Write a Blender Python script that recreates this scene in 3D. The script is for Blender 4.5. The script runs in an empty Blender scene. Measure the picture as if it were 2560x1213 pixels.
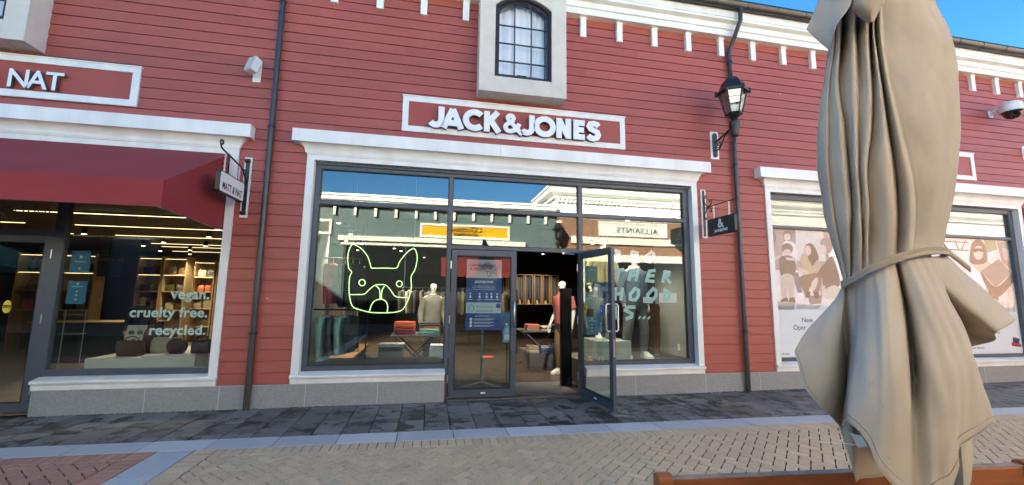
import bpy, bmesh, math, random
from mathutils import Vector, Matrix, noise
random.seed(7)
PI = math.pi
sc = bpy.context.scene
COL = sc.collection

# ---------------------------------------------------------------- camera, sky, sun, exposure
cam_d = bpy.data.cameras.new('camera'); cam = bpy.data.objects.new('camera', cam_d); COL.objects.link(cam)
cam_d.sensor_fit = 'HORIZONTAL'; cam_d.sensor_width = 36.0; cam_d.lens = 14.573
cam_d.clip_start = 0.05; cam_d.clip_end = 2000
CR = ((0.98105609, -0.19329774, 0.01284228), (0.03717333, 0.1227792, -0.99173757), (0.19012387, 0.97342758, 0.1276388))
mw = Matrix.Identity(4)
for i in range(3):
    mw[i][0] = CR[0][i]; mw[i][1] = -CR[1][i]; mw[i][2] = -CR[2][i]
mw.translation = (0, -6.5, 1.5743)
cam.matrix_world = mw
sc.camera = cam

SUN_EL, SUN_AZ = math.radians(23.5), math.radians(-40)        # azimuth from +y towards +x
to_sun = Vector((math.sin(SUN_AZ) * math.cos(SUN_EL), math.cos(SUN_AZ) * math.cos(SUN_EL), math.sin(SUN_EL)))
world = bpy.data.worlds.new('World'); sc.world = world; world.use_nodes = True
wn = world.node_tree.nodes; wl = world.node_tree.links
sky = wn.new('ShaderNodeTexSky'); sky.sky_type = 'NISHITA'; sky.sun_disc = False
sky.sun_elevation = SUN_EL; sky.sun_rotation = SUN_AZ; sky.air_density = 1.0; sky.dust_density = 0.2; sky.ozone_density = 3.0
bg = wn['Background']; hs = wn.new('ShaderNodeHueSaturation'); hs.inputs['Saturation'].default_value = 1.3; wl.new(sky.outputs[0], hs.inputs['Color']); wl.new(hs.outputs[0], bg.inputs[0]); bg.inputs[1].default_value = 0.040
sd = bpy.data.lights.new('sun', 'SUN'); sd.energy = 5.0; sd.angle = math.radians(0.5); sd.color = (1.0, 0.91, 0.69)
so = bpy.data.objects.new('sun', sd); COL.objects.link(so); so.location = to_sun * 60
so.rotation_euler = to_sun.to_track_quat('Z', 'Y').to_euler()
sc.view_settings.view_transform = 'Standard'; sc.view_settings.look = 'None'
sc.view_settings.gamma = 1; sc.view_settings.exposure = 3.36
try:
    sc.cycles.max_bounces = 10; sc.cycles.diffuse_bounces = 4; sc.cycles.glossy_bounces = 5
    sc.cycles.transparent_max_bounces = 24; sc.cycles.use_denoising = True
    sc.cycles.sample_clamp_indirect = 6; sc.cycles.caustics_reflective = False
except Exception:
    pass

# ---------------------------------------------------------------- helpers
def srgb(r, g, b):
    f = lambda c: (c / 255) / 12.92 if c <= 10 else ((c / 255 + 0.055) / 1.055) ** 2.4
    return (f(r), f(g), f(b))

MATS = {}
def mat(name, col, rough=0.6, metal=0.0, var=0.0, vs=4.0, bump=0.0, bs=60.0, emis=None, es=0.0, attr=False, spec=0.5, stretch=None):
    if name in MATS: return MATS[name]
    m = bpy.data.materials.new(name); m.use_nodes = True; MATS[name] = m
    n, l = m.node_tree.nodes, m.node_tree.links
    p = n['Principled BSDF']; p.inputs['Roughness'].default_value = rough; p.inputs['Metallic'].default_value = metal
    p.inputs['Specular IOR Level'].default_value = spec
    p.inputs['Base Color'].default_value = (*col, 1)
    tc = n.new('ShaderNodeTexCoord'); vec = tc.outputs['Object']
    if stretch:
        mp = n.new('ShaderNodeMapping'); mp.inputs['Scale'].default_value = stretch; l.new(vec, mp.inputs[0]); vec = mp.outputs[0]
    last = None
    if var:
        t = n.new('ShaderNodeTexNoise'); t.inputs['Scale'].default_value = vs; t.inputs['Detail'].default_value = 6; l.new(vec, t.inputs['Vector'])
        mr = n.new('ShaderNodeMapRange'); mr.inputs[1].default_value = 0.25; mr.inputs[2].default_value = 0.75
        mr.inputs[3].default_value = 1 - var; mr.inputs[4].default_value = 1 + var; l.new(t.outputs[0], mr.inputs[0])
        last = mr.outputs[0]
    if attr:
        a = n.new('ShaderNodeAttribute'); a.attribute_name = 'Col'
        if last:
            mm = n.new('ShaderNodeMath'); mm.operation = 'MULTIPLY'; l.new(last, mm.inputs[0]); l.new(a.outputs['Fac'], mm.inputs[1]); last = mm.outputs[0]
        else: last = a.outputs['Fac']
    if last:
        vm = n.new('ShaderNodeVectorMath'); vm.operation = 'SCALE'; vm.inputs[0].default_value = col; l.new(last, vm.inputs['Scale'])
        l.new(vm.outputs[0], p.inputs['Base Color'])
    if bump:
        t2 = n.new('ShaderNodeTexNoise'); t2.inputs['Scale'].default_value = bs; t2.inputs['Detail'].default_value = 4; l.new(vec, t2.inputs['Vector'])
        b = n.new('ShaderNodeBump'); b.inputs['Strength'].default_value = bump; b.inputs['Distance'].default_value = 0.01
        l.new(t2.outputs[0], b.inputs['Height']); l.new(b.outputs[0], p.inputs['Normal'])
    if emis:
        p.inputs['Emission Color'].default_value = (*emis, 1); p.inputs['Emission Strength'].default_value = es
    return m

def glass_mat(name, tint=(0.93, 0.97, 0.95), boost=1.6, wave=0.0008, clear=True):
    if name in MATS: return MATS[name]
    m = bpy.data.materials.new(name); m.use_nodes = True; MATS[name] = m
    n, l = m.node_tree.nodes, m.node_tree.links
    n.remove(n['Principled BSDF']); out = n['Material Output']
    tr = n.new('ShaderNodeBsdfTransparent'); tr.inputs[0].default_value = (*tint, 1)
    gl = n.new('ShaderNodeBsdfGlossy'); gl.inputs['Roughness'].default_value = 0.0; gl.inputs[0].default_value = (0.96, 1, 0.99, 1)
    fr = n.new('ShaderNodeFresnel'); ge = n.new('ShaderNodeNewGeometry')      # same index seen from either side of the sheet
    io = n.new('ShaderNodeMapRange'); io.inputs[3].default_value = 1.5; io.inputs[4].default_value = 1 / 1.5
    l.new(ge.outputs['Backfacing'], io.inputs[0]); l.new(io.outputs[0], fr.inputs[0])
    mu = n.new('ShaderNodeMath'); mu.operation = 'MULTIPLY'; mu.use_clamp = True; mu.inputs[1].default_value = boost; l.new(fr.outputs[0], mu.inputs[0])
    if wave:
        tc = n.new('ShaderNodeTexCoord'); t = n.new('ShaderNodeTexNoise'); t.inputs['Scale'].default_value = 1.3; t.inputs['Detail'].default_value = 0
        l.new(tc.outputs['Object'], t.inputs['Vector'])
        b = n.new('ShaderNodeBump'); b.inputs['Strength'].default_value = 1.0; b.inputs['Distance'].default_value = wave
        l.new(t.outputs[0], b.inputs['Height']); l.new(b.outputs[0], gl.inputs['Normal'])
    mx = n.new('ShaderNodeMixShader'); l.new(mu.outputs[0], mx.inputs[0]); l.new(tr.outputs[0], mx.inputs[1]); l.new(gl.outputs[0], mx.inputs[2])
    l.new(mx.outputs[0], out.inputs[0])
    return m

OFF = {}
def off(o): return OFF.get(o.name, Vector((0, 0, 0))) if o else Vector((0, 0, 0))

class MB:
    def __init__(s): s.v = []; s.f = []; s.c = []; s.mi = []; s.cur = 1.0; s.m = 0
    def add(s, vs, fs):
        b = len(s.v); s.v += [tuple(v) for v in vs]
        for f in fs: s.f.append([b + i for i in f]); s.c.append(s.cur); s.mi.append(s.m)
        return s
    def box(s, x0, x1, y0, y1, z0, z1):
        return s.add([(x0,y0,z0),(x1,y0,z0),(x1,y1,z0),(x0,y1,z0),(x0,y0,z1),(x1,y0,z1),(x1,y1,z1),(x0,y1,z1)],
                     [(0,3,2,1),(4,5,6,7),(0,1,5,4),(1,2,6,5),(2,3,7,6),(3,0,4,7)])
    def poly(s, pts): return s.add(pts, [list(range(len(pts)))])
    def prism(s, pts, d):
        n = len(pts); d = Vector(d); a = [Vector(p) for p in pts]; b = [p + d for p in a]
        return s.add(a + b, [list(range(n - 1, -1, -1)), list(range(n, 2 * n))] + [[i, (i + 1) % n, n + (i + 1) % n, n + i] for i in range(n)])
    def pxz(s, pts, y0, y1): return s.prism([(x, y0, z) for x, z in pts], (0, y1 - y0, 0))
    def pyz(s, pts, x0, x1): return s.prism([(x0, y, z) for y, z in pts], (x1 - x0, 0, 0))
    def pxy(s, pts, z0, z1): return s.prism([(x, y, z0) for x, y in pts], (0, 0, z1 - z0))
    def grid(s, rows, closed=False):
        n = len(rows[0]); vs = [p for r in rows for p in r]; fs = []
        for i in range(len(rows) - 1):
            for j in range(n if closed else n - 1):
                k = (j + 1) % n; fs.append((i * n + j, i * n + k, (i + 1) * n + k, (i + 1) * n + j))
        return s.add(vs, fs)
    def loft(s, rings):
        s.grid(rings, True); b = len(s.v) - len(rings) * len(rings[0]); n = len(rings[0])
        for f in (list(range(b + n - 1, b - 1, -1)), list(range(b + (len(rings) - 1) * n, b + len(rings) * n))):
            s.f.append(f); s.c.append(s.cur); s.mi.append(s.m)
        return s
    def tube(s, path, r, seg=8, closed=False):
        P = [Vector(p) for p in path]; n = len(P); R = r if isinstance(r, (list, tuple)) else [r] * n
        rings = []; up = None
        for i, p in enumerate(P):
            a = P[i - 1] if (i > 0 or closed) else p; b = P[(i + 1) % n] if (i < n - 1 or closed) else p
            t = (b - a); t = t.normalized() if t.length > 1e-9 else Vector((0, 0, 1))
            if up is None: up = Vector((0, 0, 1)) if abs(t.z) < 0.9 else Vector((1, 0, 0))
            u = up - t * up.dot(t)
            u = u.normalized() if u.length > 1e-6 else t.orthogonal().normalized()
            up = u; w = t.cross(u)
            rings.append([p + (u * math.cos(2 * PI * k / seg) + w * math.sin(2 * PI * k / seg)) * R[i] for k in range(seg)])
        if closed: rings.append(rings[0]); return s.grid(rings, True)
        return s.loft(rings)
    def lathe(s, prof, c=(0, 0, 0), seg=16, ax='z'):
        rings = []
        for r, h in prof:
            ring = []
            for k in range(seg):
                a = 2 * PI * k / seg; x, y = r * math.cos(a), r * math.sin(a)
                ring.append((c[0] + x, c[1] + y, c[2] + h) if ax == 'z' else ((c[0] + x, c[1] + h, c[2] + y) if ax == 'y' else (c[0] + h, c[1] + x, c[2] + y)))
            rings.append(ring)
        return s.loft(rings)
    def ball(s, c, rx, ry=None, rz=None, seg=14, st=9):
        ry = ry or rx; rz = rz or rx; rings = []
        for i in range(st + 1):
            a = -PI / 2 + PI * i / st; q = max(math.cos(a), 0.02)
            rings.append([(c[0] + rx * q * math.cos(2 * PI * k / seg), c[1] + ry * q * math.sin(2 * PI * k / seg), c[2] + rz * math.sin(a)) for k in range(seg)])
        return s.loft(rings)
    def build(s, name, m, parent=None, bevel=0, smooth=None, local=False, fixn=True):
        o_ = Vector((0, 0, 0)) if local else off(parent)
        me = bpy.data.meshes.new(name); me.from_pydata([(v[0] - o_.x, v[1] - o_.y, v[2] - o_.z) for v in s.v], [], s.f)
        for mm in (m if isinstance(m, (list, tuple)) else [m]): me.materials.append(mm)
        me.polygons.foreach_set('material_index', s.mi)
        if any(c != 1.0 for c in s.c):
            ca = me.attributes.new('Col', 'FLOAT', 'FACE'); ca.data.foreach_set('value', s.c)
        if fixn:
            b = bmesh.new(); b.from_mesh(me); bmesh.ops.recalc_face_normals(b, faces=b.faces); b.to_mesh(me); b.free()
        me.update()
        if smooth is not None:
            me.polygons.foreach_set('use_smooth', [True] * len(me.polygons))
            me.set_sharp_from_angle(angle=math.radians(smooth))
        o = bpy.data.objects.new(name, me); COL.objects.link(o)
        if parent is not None: o.parent = parent; OFF[o.name] = off(parent)
        if bevel:
            bm_ = o.modifiers.new('bevel', 'BEVEL'); bm_.width = bevel; bm_.segments = 2; bm_.limit_method = 'ANGLE'; bm_.angle_limit = math.radians(40)
        return o

def tag(o, label=None, cat=None, group=None, kind=None):
    if label: o['label'] = label
    if cat: o['category'] = cat
    if group: o['group'] = group
    if kind: o['kind'] = kind
    return o
def thing(name, label, cat, loc=(0, 0, 0), group=None, rz=0.0):
    o = bpy.data.objects.new(name, None); COL.objects.link(o); o.location = loc; o.rotation_euler = (0, 0, rz); o.empty_display_size = 0.1
    OFF[o.name] = Vector(loc)
    return tag(o, label, cat, group)
def copy_tree(o, parent=None):
    c = o.copy(); COL.objects.link(c); c.parent = parent
    for ch in list(o.children): copy_tree(ch, c)
    return c

TEXTS = []
def text(name, body, x, y, z, size, m, parent, ext=0.003, align='LEFT', rz=0.0, tilt=PI / 2, offset=0.0, sx=1.0, shear=0.0, local=False, space=1.0):
    c = bpy.data.curves.new(name, 'FONT'); c.body = body; c.size = size; c.extrude = ext; c.align_x = align; c.offset = offset; c.shear = shear
    c.space_character = space; c.resolution_u = 4
    c.materials.append(m); o = bpy.data.objects.new(name, c); COL.objects.link(o)
    o_ = Vector((0, 0, 0)) if local else off(parent)
    o.parent = parent; o.location = (x - o_.x, y - o_.y, z - o_.z); o.rotation_euler = (tilt, 0, rz); o.scale = (sx, 1, 1)
    TEXTS.append(o); return o

def ribbon(mb, pts, w, y0, y1, ends=0.0):
    """a stroke of width w along the (x,z) points, extruded from y0 to y1"""
    P = [Vector((p[0], p[1])) for p in pts]; n = len(P)
    cl = (P[0] - P[-1]).length < 1e-5
    if cl: P = P[:-1]; n -= 1
    L, Rr = [], []
    for i in range(n):
        a = P[i - 1] if (i > 0 or cl) else None; b = P[(i + 1) % n] if (i < n - 1 or cl) else None
        d1 = (P[i] - a).normalized() if a is not None else None; d2 = (b - P[i]).normalized() if b is not None else None
        if d1 is None: d1 = d2
        if d2 is None: d2 = d1
        t = (d1 + d2); t = t.normalized() if t.length > 0.05 else d1
        nn = Vector((-t.y, t.x)); k = max(0.45, abs(nn.dot(Vector((-d1.y, d1.x)))))
        e = 0.0 if cl else (-ends if i == 0 else (ends if i == n - 1 else 0))
        L.append(P[i] + t * e + nn * (w / 2 / k)); Rr.append(P[i] + t * e - nn * (w / 2 / k))
    q = list(range(n)) + ([0] if cl else [])
    rows = []
    for i in q: rows.append([(L[i].x, y0, L[i].y), (Rr[i].x, y0, Rr[i].y), (Rr[i].x, y1, Rr[i].y), (L[i].x, y1, L[i].y)])
    if cl: mb.grid(rows, True)
    else: mb.loft(rows)
def arc(cx, cy, rx, ry, a0, a1, n=10):
    return [(cx + rx * math.cos(math.radians(a0 + (a1 - a0) * i / n)), cy + ry * math.sin(math.radians(a0 + (a1 - a0) * i / n))) for i in range(n + 1)]

def catmull(P, n):
    """n samples per span through the points"""
    P = [Vector(p) for p in P]; out = []
    for i in range(len(P) - 1):
        p0 = P[max(i - 1, 0)]; p1 = P[i]; p2 = P[i + 1]; p3 = P[min(i + 2, len(P) - 1)]
        for k in range(n):
            t = k / n
            out.append(0.5 * ((2 * p1) + (p2 - p0) * t + (2 * p0 - 5 * p1 + 4 * p2 - p3) * t * t + (3 * p1 - p0 - 3 * p2 + p3) * t ** 3))
    out.append(P[-1]); return out

# ---------------------------------------------------------------- materials
RED = mat('red clapboard paint', (0.375, 0.086, 0.064), 0.5, var=0.10, vs=1.4, bump=0.12, bs=30, attr=True, stretch=(0.6, 6, 7))
def specks(m, col=(0.62, 0.56, 0.54, 1), scale=1.7, size=0.017):
    n, l = m.node_tree.nodes, m.node_tree.links; p = n['Principled BSDF']; src = p.inputs['Base Color'].links[0].from_socket
    tc = n.new('ShaderNodeTexCoord'); v = n.new('ShaderNodeTexVoronoi'); v.inputs['Scale'].default_value = scale; l.new(tc.outputs['Object'], v.inputs['Vector'])
    c = n.new('ShaderNodeMath'); c.operation = 'LESS_THAN'; c.inputs[1].default_value = size; l.new(v.outputs['Distance'], c.inputs[0])
    mx = n.new('ShaderNodeMix'); mx.data_type = 'RGBA'; l.new(c.outputs[0], mx.inputs['Factor']); l.new(src, mx.inputs['A']); mx.inputs['B'].default_value = col; l.new(mx.outputs['Result'], p.inputs['Base Color'])
specks(RED)
REDP = mat('red panel paint', (0.36, 0.064, 0.045), 0.5, var=0.05, vs=2)
WHITE = mat('white trim paint', (0.82, 0.82, 0.79), 0.45, var=0.10, vs=1.6, bump=0.04, bs=25, stretch=(2.2, 2.2, 0.5))
CREAM = mat('cream stucco', (0.66, 0.60, 0.53), 0.85, var=0.07, vs=5, bump=0.35, bs=180)
STONE = mat('grey granite plinth', (0.30, 0.30, 0.295), 0.7, var=0.16, vs=45, bump=0.1, bs=120)
MORTAR = mat('pale mortar', (0.55, 0.55, 0.53), 0.9)
FRAME = mat('slate grey aluminium', (0.075, 0.090, 0.115), 0.42, metal=0.15, var=0.05, vs=8)
GUTTER = mat('black gutter metal', (0.022, 0.022, 0.024), 0.3, spec=0.6)
PIPE = mat('dark pipe metal', (0.035, 0.038, 0.043), 0.38, spec=0.6, var=0.2, vs=6)
PIPEB = mat('bronze pipe metal', (0.045, 0.038, 0.030), 0.4, spec=0.6, var=0.2, vs=6)
BLACK = mat('black iron paint', (0.012, 0.012, 0.014), 0.4, bump=0.1, bs=90)
STEEL = mat('brushed steel', (0.62, 0.63, 0.65), 0.28, metal=1.0)
BROWNF = mat('dark brown window frame', (0.030, 0.020, 0.020), 0.35)
CURT = mat('white curtain cloth', (0.92, 0.93, 0.94), 0.9)
DARK = mat('dark interior paint', (0.03, 0.028, 0.026), 0.8, var=0.15, vs=2)
GREYW = mat('pale grey display wall', (0.30, 0.31, 0.31), 0.8, var=0.05)
GLASS = glass_mat('window glass')
GLASSD = glass_mat('door glass', boost=1.25, wave=0.0)
LETW = mat('white letter plastic', (0.85, 0.85, 0.85), 0.35)
LETG = mat('grey letter returns', (0.10, 0.105, 0.11), 0.5)
NEON={'outline':[(-0.907,1.973),(-0.927,2.039),(-0.966,2.143),(-1.020,2.220),(-1.091,2.288),(-1.193,2.337),(-1.232,2.300),(-1.255,2.221),(-1.263,2.134),(-1.255,2.047),(-1.237,1.961),(-1.193,1.907),(-1.216,1.832),(-1.219,1.721),(-1.212,1.601),(-1.193,1.500),(-1.163,1.407),(-1.111,1.356),(-1.003,1.323),(-0.870,1.293),(-0.705,1.289),(-0.571,1.293),(-0.454,1.314),(-0.389,1.361),(-0.334,1.475),(-0.305,1.580),(-0.288,1.702),(-0.299,1.852),(-0.251,1.951),(-0.225,2.058),(-0.217,2.166),(-0.238,2.255),(-0.275,2.302),(-0.343,2.269),(-0.425,2.177),(-0.490,2.077),(-0.528,1.986),(-0.672,1.981),(-0.907,1.973)],
'mask':[(-1.196,1.561),(-1.083,1.564),(-0.985,1.574),(-0.922,1.640),(-0.843,1.707),(-0.760,1.722),(-0.676,1.713),(-0.605,1.645),(-0.533,1.550),(-0.447,1.527),(-0.328,1.529)],
'nose1':[(-0.826,1.700),(-0.777,1.660),(-0.757,1.591),(-0.752,1.505)],
'nose2':[(-0.695,1.696),(-0.723,1.652),(-0.733,1.582),(-0.732,1.505)],
'mouth':[(-0.900,1.298),(-0.876,1.401),(-0.830,1.469),(-0.740,1.498),(-0.672,1.471),(-0.635,1.403),(-0.635,1.293)],
'eye1':[(-0.984,1.748),(-0.987,1.729),(-0.996,1.713),(-1.010,1.703),(-1.028,1.699),(-1.046,1.702),(-1.061,1.712),(-1.072,1.727),(-1.077,1.746),(-1.074,1.764),(-1.065,1.780),(-1.051,1.791),(-1.033,1.795),(-1.015,1.792),(-1.000,1.781),(-0.989,1.766),(-0.984,1.748)],
'eye2':[(-0.430,1.739),(-0.432,1.721),(-0.441,1.706),(-0.455,1.696),(-0.472,1.692),(-0.489,1.696),(-0.504,1.705),(-0.514,1.720),(-0.518,1.737),(-0.516,1.754),(-0.507,1.769),(-0.493,1.780),(-0.476,1.783),(-0.459,1.780),(-0.444,1.771),(-0.434,1.756),(-0.430,1.739)]}
BRUSH={'B':[[(3.131,2.350),(3.107,2.195)],[(3.104,2.369),(3.182,2.352),(3.171,2.294),(3.109,2.276),(3.201,2.256),(3.189,2.198),(3.107,2.180)]],
'R1':[[(3.411,2.350),(3.376,2.193)],[(3.411,2.360),(3.516,2.344),(3.504,2.285),(3.409,2.272)],[(3.440,2.273),(3.554,2.193)]],
'O1':[[(3.782,2.372),(3.683,2.290),(3.670,2.212),(3.744,2.190),(3.820,2.255),(3.829,2.334),(3.782,2.372)]],
'T':[[(3.093,2.023),(3.248,2.046)],[(3.175,2.034),(3.121,1.880)]],
'H1':[[(3.393,2.049),(3.340,1.866)],[(3.518,2.043),(3.471,1.859)],[(3.359,1.952),(3.505,1.959)]],
'E':[[(3.835,2.045),(3.728,2.028),(3.674,1.863),(3.807,1.856)],[(3.704,1.946),(3.810,1.953)]],
'R2':[[(4.027,2.036),(3.977,1.849)],[(4.027,2.030),(4.112,2.018),(4.099,1.965),(4.013,1.943)],[(4.034,1.938),(4.127,1.837)]],
'H2':[[(3.097,1.728),(3.079,1.531)],[(3.220,1.730),(3.185,1.532)],[(3.085,1.625),(3.208,1.636)]],
'O2':[[(3.457,1.729),(3.361,1.628),(3.359,1.543),(3.452,1.531),(3.516,1.611),(3.518,1.697),(3.457,1.729)]],
'O3':[[(3.792,1.730),(3.683,1.623),(3.681,1.537),(3.775,1.534),(3.841,1.606),(3.844,1.692),(3.792,1.730)]],
'D':[[(4.015,1.724),(3.987,1.540)],[(4.004,1.724),(4.109,1.658),(4.084,1.580),(3.986,1.531)]],
'I':[[(3.101,1.419),(3.081,1.214)]],
'S':[[(3.438,1.412),(3.325,1.411),(3.272,1.354),(3.384,1.299),(3.372,1.243),(3.279,1.214)]],
'P1':[[(3.518,1.237),(3.524,1.232)]],
'P2':[[(3.605,1.238),(3.611,1.232)]],
'P3':[[(3.692,1.232),(3.698,1.227)]]}
POST_L=[((150, 141, 132),[(6.173,2.899),(7.608,2.963),(7.506,1.971),(6.181,1.944)]),
((205, 200, 196),[(6.800,2.898),(7.429,2.925),(7.437,2.316),(6.761,2.296)]),
((120, 112, 104),[(6.539,2.915),(6.793,2.927),(6.747,2.296),(6.470,2.288)]),
((96, 84, 78),[(6.186,2.900),(6.298,2.887),(6.359,2.740),(6.301,2.510),(6.292,2.114),(6.195,2.167)]),
((221, 218, 216),[(6.191,2.111),(7.663,2.148),(7.721,1.388),(6.201,1.379)]),
((150, 142, 135),[(6.222,1.524),(6.688,1.556),(6.640,1.387),(6.208,1.384)]),
((120, 112, 106),[(6.963,1.643),(7.285,1.659),(7.246,1.506),(6.998,1.487)]),
((176, 170, 165),[(6.684,1.506),(7.249,1.469),(7.175,1.399),(6.708,1.401)]),
((118, 92, 74),[(6.720,2.790),(6.701,2.743),(6.659,2.707),(6.604,2.693),(6.552,2.703),(6.515,2.735),(6.505,2.781),(6.523,2.828),(6.565,2.863),(6.620,2.878),(6.673,2.868),(6.709,2.836)]),
((222, 184, 160),[(6.676,2.747),(6.663,2.712),(6.634,2.686),(6.596,2.675),(6.560,2.683),(6.535,2.707),(6.528,2.741),(6.541,2.777),(6.570,2.803),(6.608,2.814),(6.644,2.806),(6.669,2.782)]),
((228, 220, 210),[(6.497,2.608),(6.635,2.665),(6.765,2.618),(6.793,2.440),(6.709,2.167),(6.476,2.161)]),
((74, 88, 110),[(6.641,2.080),(6.782,2.083),(6.841,1.703),(6.751,1.660)]),
((236, 232, 230),[(6.741,1.702),(6.868,1.704),(6.857,1.586),(6.730,1.576)]),
((214, 176, 152),[(6.222,2.343),(6.430,2.400),(6.452,2.350),(6.240,2.287)]),
((92, 72, 58),[(6.707,2.524),(6.685,2.468),(6.635,2.427),(6.570,2.410),(6.508,2.423),(6.465,2.461),(6.453,2.515),(6.474,2.570),(6.524,2.612),(6.589,2.629),(6.651,2.616),(6.694,2.578)]),
((218, 178, 150),[(6.654,2.453),(6.639,2.421),(6.606,2.397),(6.561,2.387),(6.519,2.394),(6.489,2.416),(6.480,2.447),(6.494,2.479),(6.528,2.503),(6.572,2.513),(6.615,2.506),(6.645,2.484)]),
((62, 60, 64),[(6.390,2.314),(6.495,2.388),(6.687,2.374),(6.744,2.182),(6.646,1.981),(6.410,1.999)]),
((214, 178, 152),[(6.526,2.360),(6.758,2.348),(6.767,2.296),(6.541,2.307)]),
((188, 172, 148),[(6.414,2.010),(6.675,2.004),(6.634,1.611),(6.547,1.594),(6.535,1.839),(6.481,1.593),(6.397,1.597)]),
((54, 50, 50),[(6.355,1.564),(6.497,1.621),(6.530,1.546),(6.358,1.525)]),
((54, 50, 50),[(6.544,1.602),(6.661,1.617),(6.679,1.520),(6.538,1.527)]),
((66, 44, 34),[(6.974,2.562),(7.084,2.647),(7.182,2.598),(7.266,2.398),(7.234,2.209),(7.133,2.192),(7.058,2.305),(6.966,2.331)]),
((226, 180, 150),[(7.111,2.503),(7.096,2.453),(7.066,2.416),(7.027,2.402),(6.990,2.414),(6.966,2.449),(6.961,2.498),(6.975,2.547),(7.006,2.585),(7.045,2.599),(7.082,2.587),(7.106,2.552)]),
((186, 146, 84),[(6.869,2.380),(7.008,2.418),(7.082,2.191),(7.239,2.339),(7.280,2.196),(7.219,1.988),(6.898,2.029)]),
((220, 176, 146),[(6.760,2.182),(7.007,2.117),(7.033,2.032),(6.804,2.112)]),
((98, 74, 52),[(6.786,1.979),(7.234,2.074),(7.288,1.923),(7.190,1.694),(7.099,1.665),(7.048,1.834),(6.938,1.663),(6.888,1.704)]),
((58, 42, 34),[(6.895,1.704),(7.022,1.734),(7.000,1.616),(6.899,1.609)]),
((58, 42, 34),[(7.097,1.707),(7.207,1.726),(7.202,1.607),(7.100,1.600)]),
((136, 116, 98),[(7.329,2.691),(7.448,2.770),(7.585,2.737),(7.584,2.525),(7.455,2.491),(7.361,2.590)]),
((224, 186, 160),[(7.459,2.535),(7.444,2.488),(7.413,2.453),(7.373,2.439),(7.336,2.450),(7.312,2.483),(7.306,2.530),(7.321,2.577),(7.352,2.612),(7.392,2.626),(7.429,2.615),(7.454,2.582)]),
((238, 236, 236),[(7.504,2.463),(7.591,2.460),(7.550,2.203),(7.501,2.259)]),
((58, 54, 52),[(7.183,2.044),(7.397,2.257),(7.521,2.391),(7.615,2.350),(7.702,1.859),(7.350,1.790),(7.308,1.852),(7.302,1.995)]),
((224, 186, 160),[(7.052,1.876),(7.165,1.992),(7.210,1.936),(7.115,1.758),(7.048,1.768)]),
((200, 184, 164),[(7.331,1.739),(7.563,1.857),(7.757,1.716),(7.466,1.584),(7.335,1.648)]),
((224, 186, 160),[(7.250,1.823),(7.356,1.853),(7.325,1.682),(7.260,1.647)])]
POST_R=[((222, 218, 214),[(10.053,2.875),(12.332,2.890),(12.203,1.339),(9.928,1.401)]),
((236, 234, 232),[(10.146,2.860),(11.133,2.879),(11.064,2.470),(10.089,2.478)]),
((140, 96, 74),[(10.238,2.825),(11.074,2.826),(11.069,2.795),(10.233,2.794)]),
((140, 96, 74),[(10.406,2.659),(11.046,2.655),(11.040,2.623),(10.401,2.629)]),
((140, 96, 74),[(10.679,2.842),(10.719,2.844),(10.794,2.634),(10.754,2.633)]),
((140, 96, 74),[(10.969,2.854),(11.009,2.855),(10.853,2.636),(10.814,2.635)]),
((112, 150, 84),[(11.499,2.882),(11.827,2.879),(11.833,2.681),(11.490,2.599)]),
((120, 116, 122),[(11.846,2.868),(12.317,2.866),(12.302,2.231),(11.919,2.417)]),
((176, 160, 150),[(11.978,2.734),(12.287,2.705),(12.287,2.427),(11.986,2.497)]),
((196, 178, 150),[(10.952,2.390),(11.266,2.476),(11.568,2.407),(11.707,2.101),(11.374,1.655),(11.050,2.086)]),
((86, 58, 44),[(11.104,2.703),(11.230,2.856),(11.410,2.871),(11.511,2.717),(11.486,2.405),(11.048,2.373)]),
((228, 186, 158),[(11.430,2.605),(11.399,2.530),(11.341,2.475),(11.272,2.453),(11.210,2.471),(11.171,2.523),(11.166,2.597),(11.196,2.671),(11.254,2.728),(11.323,2.750),(11.386,2.732),(11.425,2.679)]),
((30, 26, 28),[(11.170,2.682),(11.455,2.692),(11.433,2.621),(11.318,2.633),(11.293,2.632),(11.177,2.605)]),
((244, 242, 246),[(10.892,2.511),(11.417,2.010),(11.353,1.818),(10.859,2.189)]),
((46, 42, 42),[(11.290,2.207),(11.648,1.884),(12.315,2.192),(12.312,2.012),(11.660,1.670),(11.386,1.895)]),
((104, 100, 97),[(11.290,2.207),(11.828,2.485),(12.326,2.192),(11.648,1.884)]),
((70, 54, 44),[(11.411,1.865),(11.681,1.678),(11.667,1.601),(11.435,1.713)]),
((214, 200, 184),[(11.678,1.602),(12.246,1.561),(12.204,1.346),(11.635,1.366)]),
((170, 150, 132),[(11.768,1.595),(11.799,1.595),(11.754,1.356),(11.724,1.355)]),
((170, 150, 132),[(11.920,1.585),(11.950,1.585),(11.906,1.349),(11.875,1.349)]),
((170, 150, 132),[(12.083,1.575),(12.114,1.575),(12.070,1.346),(12.039,1.346)]),
((224, 186, 160),[(11.959,1.796),(12.204,1.994),(12.292,1.801),(12.247,1.569),(12.026,1.605)])]
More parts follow.
